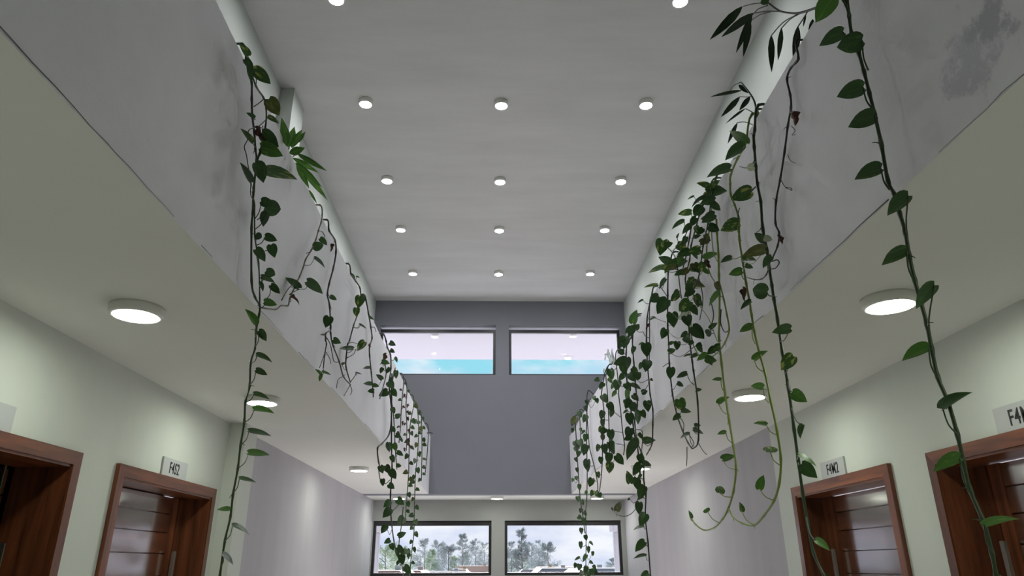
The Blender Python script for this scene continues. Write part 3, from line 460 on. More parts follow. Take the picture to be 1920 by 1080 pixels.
('pothos_vine','vine','dense pothos clump on the left parapet hanging down across the lower left window','pothos vines trailing over the left parapet',(-1.09,5.902,3.495),[(0.00704,1,[-1.09,5.902,3.495,-0.988,5.887,3.509,-0.952,5.882,3.437,-0.952,5.96,3.407,-0.952,6.169,3.399,-0.952,6.249,3.296,-0.952,6.221,3.199,-0.952,6.236,3.085,-0.952,6.378,2.999,-0.952,6.458,2.898,-0.952,6.392,2.725,-0.952,6.005,2.574,-0.952,5.801,2.507,-0.952,5.902,2.406,-0.952,6.101,2.353],1),(0.0075,1,[-0.94,6.253,3.247,-0.94,6.313,3.029,-0.94,6.416,2.792,-0.94,6.494,2.613,-0.94,6.606,2.437,-0.94,6.601,2.206,-0.94,6.765,1.991,-0.94,7.12,1.775,-0.94,7.624,1.654,-0.94,7.921,1.49],1),(0.0053,1,[-0.928,5.647,3.234,-0.928,5.842,3.14,-0.928,5.702,2.968,-0.928,5.602,2.866],0),(0.00606,1,[-0.952,6.515,3.367,-0.952,6.337,3.094,-0.952,6.594,2.925,-0.952,6.823,2.663,-0.952,7.018,2.488],0),(0.00452,1,[-0.94,5.85,2.344,-0.94,5.966,2.273,-0.94,6.24,2.271,-0.94,6.511,2.332],0),(0.00531,1,[-0.928,7.473,2.174,-0.928,7.389,1.965,-0.928,7.288,1.812,-0.928,7.498,1.718],0),(0.00463,1,[-0.952,6.816,2.078,-0.952,7.165,2.151,-0.952,7.308,2.202],0)],[('g',1,-0.905,5.792,3.399,0.0587,-0.251,-0.465,-0.559,0.639,1.0),('g',3,-0.936,6.048,3.409,0.0488,-0.263,-0.412,-0.603,0.63,1.0),('d',2,-0.931,5.632,3.249,0.0814,0.766,-0.497,0.258,-0.318,1.0),('g',0,-0.919,5.532,3.157,0.0655,0.738,-0.281,-0.237,-0.566,1.0),('g',2,-0.93,6.445,3.323,0.0758,0.753,-0.557,-0.217,0.275,1.0),('g',0,-0.916,5.939,3.09,0.0884,-0.17,-0.282,-0.528,0.782,1.0),('g',2,-0.924,5.966,3.017,0.0883,0.115,0.487,-0.452,0.739,1.0),('g',0,-0.915,6.147,3.069,0.0749,0.781,-0.546,-0.154,-0.261,1.0),('g',0,-0.93,6.314,2.942,0.0618,-0.162,-0.191,-0.584,0.772,1.0),('g',1,-0.932,6.562,2.913,0.0639,-0.411,0.492,0.351,0.682,1.0),('g',3,-0.919,6.306,2.767,0.0553,0.733,-0.607,-0.274,-0.135,1.0),('g',3,-0.914,6.535,2.74,0.0631,-0.28,-0.453,-0.517,0.671,1.0),('g',1,-0.916,6.153,2.606,0.0808,0.688,-0.583,-0.324,0.288,1.0),('b',3,-0.916,6.415,2.639,0.0746,0.774,-0.57,-0.046,-0.27,1.0),('g',1,-0.897,6.549,2.583,0.0679,0.738,-0.37,-0.207,-0.525,1.0),('g',1,-0.896,6.189,2.498,0.0635,0.767,-0.572,-0.091,-0.276,1.0),('g',3,-0.922,5.804,2.363,0.0661,-0.163,-0.144,-0.576,0.788,1.0),('g',3,-0.939,6.199,2.418,0.0772,0.749,-0.61,-0.176,-0.19,1.0),('g',1,-0.916,6.34,2.395,0.0903,0.731,-0.605,-0.236,-0.208,1.0),('g',3,-0.937,6.854,2.507,0.0521,0.57,-0.519,-0.424,-0.474,1.0),('g',2,-0.928,5.997,2.284,0.0566,-0.098,-0.019,-0.587,0.804,1.0),('g',0,-0.92,6.327,2.276,0.0714,-0.247,-0.375,-0.489,0.748,1.0),('g',1,-0.931,6.528,2.15,0.0791,0.121,0.388,-0.447,0.797,1.0),('g',1,-0.908,6.846,2.194,0.0895,-0.231,-0.38,-0.452,0.773,1.0),('g',2,-0.93,6.577,2.089,0.0978,0.095,0.334,-0.46,0.817,1.0),('g',0,-0.929,7.57,2.076,0.1121,0.086,0.335,-0.413,0.842,1.0),('g',3,-0.902,6.183,1.93,0.0741,0.099,0.246,-0.607,0.749,1.0),('g',1,-0.939,7.304,1.881,0.0831,0.703,0.52,0.225,-0.431,1.0),('g',1,-0.916,6.555,1.828,0.06,0.187,0.463,-0.413,0.762,1.0),('g',2,-0.93,6.737,1.798,0.0615,-0.185,-0.169,-0.551,0.796,1.0),('g',1,-0.913,7.064,1.778,0.0837,-0.289,-0.368,-0.499,0.729,1.0),('g',1,-0.9,7.264,1.734,0.098,0.705,0.34,0.248,-0.571,1.0),('g',3,-0.907,7.248,1.715,0.0995,0.727,-0.644,-0.05,-0.232,1.0),('g',1,-0.903,6.916,1.756,0.0744,-0.412,0.147,-0.603,0.667,1.0),('g',2,-0.931,7.839,1.609,0.0992,0.806,-0.426,-0.381,-0.152,1.0),('g',2,-0.899,7.775,1.773,0.1001,0.706,-0.556,0.177,-0.4,1.0),('g',3,-0.917,7.272,1.657,0.0447,0.685,-0.613,-0.017,0.393,1.0),('g',3,-0.935,5.703,3.149,0.0508,0.754,-0.53,-0.078,0.379,1.0),('g',1,-0.933,6.314,3.415,0.0535,0.803,-0.442,0.08,-0.391,1.0),('g',0,-0.902,5.862,3.192,0.0547,0.749,-0.503,-0.082,0.423,1.0),('g',3,-0.914,6.13,3.166,0.0502,0.714,-0.435,0.042,0.546,1.0)],[(0.00309,1,[-0.94,5.857,3.395,-0.916,5.824,3.39,-0.905,5.792,3.399]),(0.00321,1,[-0.94,6.019,3.379,-0.932,6.033,3.39,-0.936,6.048,3.409]),(0.00298,1,[-0.94,5.733,3.249,-0.93,5.683,3.239,-0.931,5.632,3.249]),(0.00292,1,[-0.94,5.809,3.213,-0.924,5.67,3.156,-0.919,5.532,3.157]),(0.00339,1,[-0.94,6.393,3.285,-0.929,6.419,3.298,-0.93,6.445,3.323]),(0.0031,1,[-0.94,6.15,3.116,-0.922,6.045,3.082,-0.916,5.939,3.09]),(0.0031,1,[-0.94,6.193,3.045,-0.926,6.079,3.008,-0.924,5.966,3.017]),(0.0032,1,[-0.94,6.299,3.078,-0.922,6.223,3.058,-0.915,6.147,3.069]),(0.00325,1,[-0.94,6.355,2.931,-0.929,6.334,2.932,-0.93,6.314,2.942]),(0.00337,1,[-0.94,6.529,2.887,-0.93,6.546,2.896,-0.932,6.562,2.913]),(0.00322,1,[-0.94,6.426,2.769,-0.923,6.366,2.756,-0.919,6.306,2.767]),(0.00332,1,[-0.94,6.657,2.741,-0.921,6.596,2.728,-0.914,6.535,2.74]),(0.00311,1,[-0.94,6.487,2.629,-0.922,6.32,2.584,-0.916,6.153,2.606]),(0.00324,1,[-0.94,6.489,2.624,-0.922,6.452,2.623,-0.916,6.415,2.639]),(0.0033,1,[-0.94,6.799,2.594,-0.913,6.674,2.563,-0.897,6.549,2.583]),(0.00311,1,[-0.94,6.55,2.526,-0.912,6.369,2.476,-0.896,6.189,2.498]),(0.0029,1,[-0.94,5.953,2.362,-0.925,5.878,2.348,-0.922,5.804,2.363]),(0.0031,1,[-0.94,5.986,2.353,-0.933,6.093,2.364,-0.939,6.199,2.418]),(0.00316,1,[-0.94,6.605,2.395,-0.922,6.473,2.368,-0.916,6.34,2.395]),(0.00343,1,[-0.94,6.907,2.497,-0.933,6.881,2.497,-0.937,6.854,2.507]),(0.00298,1,[-0.94,6.072,2.272,-0.928,6.035,2.271,-0.928,5.997,2.284]),(0.00313,1,[-0.94,6.602,2.282,-0.924,6.465,2.251,-0.92,6.327,2.276]),(0.00321,1,[-0.94,6.654,2.136,-0.93,6.591,2.13,-0.931,6.528,2.15]),(0.00337,1,[-0.94,7.209,2.193,-0.918,7.027,2.157,-0.908,6.846,2.194]),(0.00322,1,[-0.94,6.706,2.069,-0.929,6.641,2.066,-0.93,6.577,2.089]),(0.00369,1,[-0.94,7.515,2.044,-0.928,7.542,2.054,-0.929,7.57,2.076]),(0.003,1,[-0.94,6.846,1.942,-0.915,6.514,1.869,-0.902,6.183,1.93]),(0.00353,1,[-0.94,7.409,1.855,-0.933,7.356,1.857,-0.939,7.304,1.881]),(0.00316,1,[-0.94,7.029,1.83,-0.922,6.792,1.781,-0.916,6.555,1.828]),(0.00324,1,[-0.94,7.091,1.792,-0.929,6.914,1.76,-0.93,6.737,1.798]),(0.00339,1,[-0.94,7.213,1.752,-0.92,7.138,1.75,-0.913,7.064,1.778]),(0.00348,1,[-0.94,7.595,1.719,-0.914,7.429,1.693,-0.9,7.264,1.734]),(0.00347,1,[-0.94,7.507,1.682,-0.918,7.378,1.672,-0.907,7.248,1.715]),(0.00332,1,[-0.94,7.267,1.739,-0.915,7.092,1.713,-0.903,6.916,1.756]),(0.00373,1,[-0.94,7.761,1.578,-0.929,7.8,1.585,-0.931,7.839,1.609]),(0.00373,1,[-0.94,7.585,1.724,-0.913,7.68,1.728,-0.899,7.775,1.773]),(0.00347,1,[-0.94,7.638,1.646,-0.923,7.455,1.615,-0.917,7.272,1.657]),(0.003,1,[-0.94,5.876,3.18,-0.932,5.789,3.147,-0.935,5.703,3.149]),(0.00334,1,[-0.94,6.12,3.34,-0.931,6.217,3.357,-0.933,6.314,3.415]),(0.00308,1,[-0.94,6.163,3.251,-0.915,6.013,3.191,-0.902,5.862,3.192]),(0.00321,1,[-0.94,6.337,3.199,-0.921,6.234,3.161,-0.914,6.13,3.166])]),
('pothos_vine','vine','wilted pothos string with shrivelled purple-brown leaves behind the dense left clump','pothos vines trailing over the left parapet',(-1.09,7.274,3.495),[(0.00603,1,[-1.09,7.274,3.495,-0.99,7.259,3.509,-0.962,7.254,3.416,-0.962,7.195,3.237,-0.962,7.18,3.068,-0.962,7.195,2.934,-0.962,7.14,2.764],0),(0.00631,1,[-1.09,7.473,3.495,-0.99,7.458,3.509,-0.95,7.453,3.389,-0.95,7.448,3.179,-0.95,7.62,3.012,-0.95,7.68,2.766],0)],[('g',0,-0.922,7.025,3.348,0.0312,-0.281,-0.49,-0.539,0.625,1.0),('d',3,-0.934,6.93,3.259,0.036,-0.495,0.622,-0.238,-0.558,1.0),('d',2,-0.944,7.146,3.256,0.0403,0.788,-0.398,0.012,-0.469,1.0),('g',1,-0.921,6.808,3.131,0.0375,0.139,0.551,-0.405,0.716,1.0),('d',0,-0.907,6.852,3.074,0.0363,0.659,-0.61,-0.288,-0.331,1.0),('d',2,-0.927,6.843,2.994,0.0414,0.722,-0.519,-0.217,0.402,1.0),('d',1,-0.938,7.086,2.963,0.043,0.775,-0.513,0.101,-0.353,1.0),('d',1,-0.941,6.959,2.893,0.0313,0.632,-0.449,0.248,0.581,1.0),('d',0,-0.91,6.713,2.797,0.0344,0.695,-0.554,0.147,0.435,1.0),('g',0,-0.938,7.049,2.792,0.045,0.777,-0.513,0.017,-0.365,1.0),('g',0,-0.945,7.505,3.389,0.0436,0.785,-0.487,0.116,-0.365,1.0),('d',2,-0.909,7.042,3.214,0.0347,0.669,-0.353,0.15,0.636,1.0),('d',2,-0.928,7.364,3.202,0.0419,0.781,-0.573,0.086,-0.234,1.0),('d',0,-0.928,7.392,3.134,0.039,-0.17,-0.263,-0.543,0.779,1.0),('d',1,-0.914,7.336,3.06,0.0403,-0.124,-0.081,-0.693,0.705,1.0),('d',1,-0.93,7.342,2.997,0.0327,0.716,-0.532,0.079,0.444,1.0),('d',1,-0.933,7.585,2.975,0.0477,0.778,-0.524,0.007,-0.346,1.0),('g',3,-0.931,7.394,2.894,0.0385,0.114,0.518,-0.367,0.764,1.0),('d',3,-0.911,7.422,2.85,0.0379,-0.225,-0.232,-0.663,0.675,1.0),('d',3,-0.925,7.547,2.821,0.043,-0.209,-0.31,-0.543,0.752,1.0),('d',1,-0.937,7.474,2.761,0.0453,0.687,-0.521,-0.29,0.416,1.0)],[(0.00269,1,[-0.95,7.156,3.371,-0.93,7.091,3.346,-0.922,7.025,3.348]),(0.00264,1,[-0.95,7.13,3.293,-0.936,7.03,3.255,-0.934,6.93,3.259]),(0.00272,1,[-0.95,7.111,3.235,-0.941,7.129,3.241,-0.944,7.146,3.256]),(0.00258,1,[-0.95,7.102,3.184,-0.93,6.955,3.127,-0.921,6.808,3.131]),(0.00259,1,[-0.95,7.096,3.114,-0.923,6.974,3.069,-0.907,6.852,3.074]),(0.00258,1,[-0.95,7.093,3.028,-0.933,6.968,2.986,-0.927,6.843,2.994]),(0.00266,1,[-0.95,7.101,2.952,-0.938,7.093,2.955,-0.938,7.086,2.963]),(0.0026,1,[-0.95,7.101,2.906,-0.94,7.03,2.885,-0.941,6.959,2.893]),(0.00251,1,[-0.95,7.082,2.848,-0.924,6.898,2.785,-0.91,6.713,2.797]),(0.00262,1,[-0.95,7.061,2.779,-0.938,7.055,2.783,-0.938,7.049,2.792]),(0.00286,1,[-0.95,7.453,3.362,-0.942,7.479,3.37,-0.945,7.505,3.389]),(0.00268,1,[-0.95,7.451,3.293,-0.923,7.247,3.212,-0.909,7.042,3.214]),(0.00279,1,[-0.95,7.449,3.206,-0.933,7.406,3.195,-0.928,7.364,3.202]),(0.00279,1,[-0.95,7.487,3.141,-0.933,7.44,3.128,-0.928,7.392,3.134]),(0.00276,1,[-0.95,7.544,3.086,-0.926,7.44,3.052,-0.914,7.336,3.06]),(0.00275,1,[-0.95,7.598,3.034,-0.934,7.47,2.99,-0.93,7.342,2.997]),(0.00283,1,[-0.95,7.631,2.967,-0.936,7.608,2.966,-0.933,7.585,2.975]),(0.00276,1,[-0.95,7.641,2.926,-0.934,7.517,2.885,-0.931,7.394,2.894]),(0.00276,1,[-0.95,7.653,2.875,-0.924,7.538,2.839,-0.911,7.422,2.85]),(0.0028,1,[-0.95,7.665,2.827,-0.931,7.606,2.812,-0.925,7.547,2.821]),(0.00277,1,[-0.95,7.678,2.775,-0.937,7.576,2.747,-0.937,7.474,2.761])]),
('pothos_vine','vine','long pale pothos string on the left reaching down before the lower left window','pothos vines trailing over the left parapet',(-1.09,8.28,3.495),[(0.00657,0,[-1.09,8.28,3.495,-0.99,8.265,3.509,-0.962,8.26,3.407,-0.962,8.033,3.148,-0.962,7.989,3.002,-0.962,8.031,2.789,-0.962,8.076,2.567,-0.962,8.028,2.327,-0.962,7.991,2.185,-0.962,7.967,2.019],0),(0.007,0,[-1.09,8.607,3.495,-0.99,8.592,3.509,-0.95,8.587,3.385,-0.95,8.817,3.165,-0.95,8.802,2.907,-0.95,8.672,2.636,-0.95,8.696,2.447,-0.95,8.73,2.237,-0.95,8.79,1.97,-0.95,8.62,1.709,-0.95,8.559,1.479],0)],[('o',0,-0.923,8.011,3.341,0.0659,-0.199,-0.236,-0.652,0.693,1.0),('g',0,-0.943,7.869,3.215,0.054,0.134,0.52,-0.409,0.738,1.0),('g',1,-0.935,7.919,3.149,0.0715,-0.165,-0.282,-0.512,0.795,1.0),('g',3,-0.921,7.765,3.04,0.0542,-0.216,-0.397,-0.499,0.74,1.0),('g',3,-0.928,7.808,2.987,0.0599,-0.133,-0.243,-0.45,0.849,1.0),('g',1,-0.922,7.579,2.856,0.0581,0.118,0.519,-0.363,0.765,1.0),('g',1,-0.92,7.764,2.822,0.0546,0.762,-0.413,-0.095,-0.489,1.0),('g',3,-0.935,7.707,2.731,0.0649,0.072,0.26,-0.555,0.787,1.0),('g',0,-0.941,7.97,2.684,0.0508,-0.293,-0.336,-0.618,0.647,1.0),('o',2,-0.922,7.643,2.544,0.0621,0.137,0.522,-0.353,0.764,1.0),('o',1,-0.925,7.854,2.503,0.0642,-0.203,-0.292,-0.519,0.777,1.0),('g',1,-0.924,7.829,2.429,0.0556,-0.246,-0.49,-0.413,0.727,1.0),('g',1,-0.924,7.813,2.341,0.0605,-0.139,-0.167,-0.496,0.841,1.0),('g',3,-0.915,7.711,2.242,0.059,0.738,-0.658,-0.109,-0.104,1.0),('g',2,-0.919,7.719,2.158,0.045,0.708,-0.581,-0.257,-0.309,1.0),('g',1,-0.938,7.682,2.06,0.0518,0.13,0.493,-0.32,0.799,1.0),('g',2,-0.939,8.623,3.379,0.0581,0.741,-0.613,-0.252,-0.109,1.0),('g',0,-0.942,8.507,3.25,0.0657,0.047,0.364,-0.391,0.844,1.0),('o',2,-0.908,8.497,3.168,0.0659,-0.16,-0.274,-0.51,0.799,1.0),('g',1,-0.939,8.592,3.09,0.0522,0.145,0.44,-0.473,0.75,1.0),('o',3,-0.923,8.44,2.969,0.0612,0.038,0.169,-0.621,0.765,1.0),('g',3,-0.942,8.847,2.92,0.0638,-0.123,-0.092,-0.665,0.731,1.0),('g',3,-0.922,8.386,2.772,0.076,-0.002,0.199,-0.368,0.908,1.0),('g',0,-0.929,8.627,2.703,0.0745,-0.132,-0.127,-0.596,0.782,1.0),('g',1,-0.924,8.326,2.584,0.0572,0.03,0.161,-0.58,0.798,1.0),('g',0,-0.938,8.458,2.533,0.0683,0.168,0.52,-0.378,0.747,1.0),('g',3,-0.918,8.508,2.453,0.0513,0.361,0.384,0.609,-0.593,1.0),('o',3,-0.923,8.348,2.339,0.0468,0.704,-0.669,0.117,0.208,1.0),('g',3,-0.916,8.525,2.261,0.0605,-0.238,-0.253,-0.608,0.714,1.0),('g',0,-0.912,8.285,2.149,0.0684,0.188,0.539,-0.35,0.743,1.0),('g',3,-0.925,8.635,2.111,0.0755,-0.108,-0.125,-0.431,0.887,1.0),('g',0,-0.931,8.485,2.031,0.0662,0.076,0.36,-0.34,0.865,1.0),('g',2,-0.937,8.779,1.983,0.0693,-0.176,-0.228,-0.49,0.822,1.0),('g',0,-0.916,8.313,1.878,0.0498,0.09,0.226,-0.561,0.792,1.0),('g',3,-0.939,8.692,1.811,0.0655,0.729,-0.591,0.048,-0.343,1.0),('o',1,-0.906,8.131,1.733,0.0514,0.189,0.421,-0.436,0.772,1.0),('g',0,-0.925,8.489,1.657,0.0464,-0.278,-0.335,-0.517,0.737,1.0),('g',3,-0.905,8.068,1.562,0.0648,0.808,-0.386,0.385,0.222,1.0),('g',3,-0.925,8.438,1.501,0.0479,0.815,-0.485,-0.294,-0.116,1.0)],[(0.00303,0,[-0.95,8.122,3.345,-0.931,8.066,3.331,-0.923,8.011,3.341]),(0.00297,0,[-0.95,8.02,3.229,-0.94,7.945,3.207,-0.943,7.869,3.215]),(0.00298,0,[-0.95,7.938,3.135,-0.936,7.928,3.139,-0.935,7.919,3.149]),(0.00291,0,[-0.95,7.91,3.052,-0.929,7.837,3.032,-0.921,7.765,3.04]),(0.00291,0,[-0.95,7.891,2.988,-0.933,7.849,2.979,-0.928,7.808,2.987]),(0.00282,0,[-0.95,7.907,2.894,-0.93,7.743,2.842,-0.922,7.579,2.856]),(0.00288,0,[-0.95,7.92,2.827,-0.929,7.842,2.808,-0.92,7.764,2.822]),(0.00284,0,[-0.95,7.937,2.743,-0.936,7.822,2.714,-0.935,7.707,2.731]),(0.00293,0,[-0.95,7.953,2.665,-0.939,7.961,2.672,-0.941,7.97,2.684]),(0.0028,0,[-0.95,7.973,2.567,-0.93,7.808,2.523,-0.922,7.643,2.544]),(0.00286,0,[-0.95,7.964,2.497,-0.932,7.909,2.489,-0.925,7.854,2.503]),(0.00284,0,[-0.95,7.95,2.428,-0.931,7.89,2.416,-0.924,7.829,2.429]),(0.00283,0,[-0.95,7.931,2.335,-0.931,7.872,2.326,-0.924,7.813,2.341]),(0.00278,0,[-0.95,7.907,2.238,-0.927,7.809,2.22,-0.915,7.711,2.242]),(0.00277,0,[-0.95,7.888,2.155,-0.928,7.804,2.14,-0.919,7.719,2.158]),(0.00274,0,[-0.95,7.874,2.057,-0.938,7.778,2.039,-0.938,7.682,2.06]),(0.00325,0,[-0.95,8.617,3.357,-0.939,8.62,3.365,-0.939,8.623,3.379]),(0.0032,0,[-0.95,8.705,3.272,-0.94,8.606,3.241,-0.942,8.507,3.25]),(0.00318,0,[-0.95,8.781,3.2,-0.923,8.639,3.155,-0.908,8.497,3.168]),(0.0032,0,[-0.95,8.814,3.111,-0.939,8.703,3.078,-0.939,8.592,3.09]),(0.00313,0,[-0.95,8.808,3.006,-0.931,8.624,2.951,-0.923,8.44,2.969]),(0.00327,0,[-0.95,8.795,2.893,-0.94,8.821,2.901,-0.942,8.847,2.92]),(0.00309,0,[-0.95,8.753,2.804,-0.93,8.57,2.751,-0.922,8.386,2.772]),(0.00316,0,[-0.95,8.698,2.689,-0.933,8.662,2.689,-0.929,8.627,2.703]),(0.00304,0,[-0.95,8.676,2.605,-0.931,8.501,2.559,-0.924,8.326,2.584]),(0.00308,0,[-0.95,8.685,2.538,-0.938,8.572,2.513,-0.938,8.458,2.533]),(0.00309,0,[-0.95,8.695,2.454,-0.928,8.601,2.434,-0.918,8.508,2.453]),(0.00301,0,[-0.95,8.711,2.353,-0.93,8.53,2.309,-0.923,8.348,2.339]),(0.00307,0,[-0.95,8.727,2.257,-0.927,8.626,2.238,-0.916,8.525,2.261]),(0.00297,0,[-0.95,8.748,2.159,-0.925,8.516,2.107,-0.912,8.285,2.149]),(0.00308,0,[-0.95,8.761,2.099,-0.931,8.698,2.092,-0.925,8.635,2.111]),(0.00302,0,[-0.95,8.777,2.028,-0.935,8.631,2.0,-0.931,8.485,2.031]),(0.00312,0,[-0.95,8.787,1.965,-0.937,8.783,1.971,-0.937,8.779,1.983]),(0.00294,0,[-0.95,8.726,1.872,-0.927,8.52,1.834,-0.916,8.313,1.878]),(0.00306,0,[-0.95,8.673,1.79,-0.939,8.682,1.797,-0.939,8.692,1.811]),(0.00285,0,[-0.95,8.628,1.722,-0.922,8.38,1.678,-0.906,8.131,1.733]),(0.00297,0,[-0.95,8.603,1.644,-0.932,8.546,1.639,-0.925,8.489,1.657]),(0.00281,0,[-0.95,8.575,1.54,-0.922,8.322,1.5,-0.905,8.068,1.562]),(0.00293,0,[-0.95,8.561,1.485,-0.931,8.499,1.48,-0.925,8.438,1.501])]),
('pothos_vine','vine','short leafy pothos string at the far end of the left parapet,nearest the dark wall','pothos vines trailing over the left parapet',(-1.09,9.185,3.495),[(0.00771,0,[-1.09,9.185,3.495,-0.99,9.17,3.509,-0.962,9.165,3.433,-0.962,9.334,3.22,-0.962,9.466,2.928,-0.962,9.521,2.647],0),(0.00746,1,[-1.09,10.086,3.495,-0.99,10.071,3.509,-0.95,10.066,3.429,-0.95,10.053,3.083,-0.95,9.862,2.783],0),(0.00694,1,[-0.938,9.807,3.323,-0.938,10.206,3.4,-0.938,10.648,3.462],0)],[('g',1,-0.92,8.906,3.369,0.0575,0.759,-0.529,0.176,-0.336,1.0),('g',2,-0.906,8.56,3.24,0.0526,0.673,-0.333,0.145,0.645,1.0),('g',0,-0.944,9.223,3.306,0.0518,0.691,-0.612,-0.266,-0.277,1.0),('g',0,-0.93,8.878,3.17,0.0592,0.108,0.589,-0.301,0.742,1.0),('g',3,-0.95,9.37,3.181,0.0636,0.766,-0.599,-0.092,-0.213,1.0),('g',1,-0.914,9.046,3.056,0.0584,-0.318,-0.406,-0.596,0.616,1.0),('v',0,-0.939,9.069,2.96,0.0555,0.735,-0.586,-0.027,0.34,1.0),('v',0,-0.942,9.401,2.92,0.0565,0.738,-0.313,-0.152,-0.579,1.0),('g',3,-0.922,9.223,2.799,0.0599,-0.19,-0.355,-0.461,0.791,1.0),('g',2,-0.947,9.493,2.742,0.0479,0.701,-0.426,-0.273,-0.503,1.0),('g',2,-0.936,9.119,2.637,0.0491,0.085,0.221,-0.607,0.758,1.0)],[(0.00335,0,[-0.95,9.074,3.381,-0.929,8.99,3.358,-0.92,8.906,3.369]),(0.00321,0,[-0.95,9.117,3.326,-0.922,8.839,3.227,-0.906,8.56,3.24]),(0.00345,0,[-0.95,9.157,3.276,-0.941,9.19,3.284,-0.944,9.223,3.306]),(0.00331,0,[-0.95,9.207,3.214,-0.934,9.042,3.159,-0.93,8.878,3.17]),(0.00349,0,[-0.95,9.246,3.138,-0.944,9.308,3.146,-0.95,9.37,3.181]),(0.00336,0,[-0.95,9.276,3.072,-0.926,9.161,3.041,-0.914,9.046,3.056]),(0.00335,0,[-0.95,9.319,2.976,-0.938,9.194,2.943,-0.939,9.069,2.96]),(0.00346,0,[-0.95,9.352,2.894,-0.94,9.376,2.901,-0.942,9.401,2.92]),(0.00338,0,[-0.95,9.369,2.802,-0.93,9.296,2.786,-0.922,9.223,2.799]),(0.00347,0,[-0.95,9.387,2.714,-0.943,9.44,2.717,-0.947,9.493,2.742]),(0.00332,0,[-0.95,9.399,2.651,-0.937,9.259,2.616,-0.936,9.119,2.637])]),
('lance_leaf_plant','plant','broad-leaved green plant leaning out over the left parapet top','potted plants behind the left parapet',(-1.042,3.062,3.513),[(0.00429,0,[-1.042,3.062,3.513,-1.042,3.046,3.55,-1.042,3.049,3.592],0),(0.00431,0,[-1.03,3.026,3.491,-1.03,3.075,3.54,-1.03,3.136,3.591],0),(0.0041,0,[-1.018,3.052,3.489,-1.018,3.119,3.521,-1.018,3.236,3.55],0)],[('b',1,-0.982,2.84,3.451,0.1319,0.007,-0.102,0.467,0.879,0.98),('b',1,-1.015,2.951,3.517,0.1038,-0.199,0.007,0.5,0.843,1.29),('b',1,-1.006,2.972,3.528,0.1041,-0.338,-0.082,0.457,0.819,1.07),('b',0,-0.993,3.009,3.579,0.0723,-0.348,0.02,0.478,0.806,0.89),('g',0,-0.986,2.898,3.45,0.0764,0.554,-0.176,-0.462,-0.67,1.61),('b',0,-0.977,2.982,3.501,0.1625,0.782,-0.367,-0.353,-0.36,0.54),('g',3,-1.047,3.135,3.571,0.1463,0.801,-0.334,-0.301,-0.396,0.63),('g',3,-0.984,2.996,3.458,0.1707,0.845,-0.367,-0.22,-0.321,0.5),('g',3,-0.984,3.014,3.457,0.1287,0.872,-0.43,-0.154,-0.176,0.74),('g',1,-1.033,3.272,3.575,0.1982,0.859,-0.376,-0.164,-0.305,0.5),('g',3,-1.014,3.36,3.512,0.0856,0.859,-0.443,-0.173,-0.19,0.51)],[]),
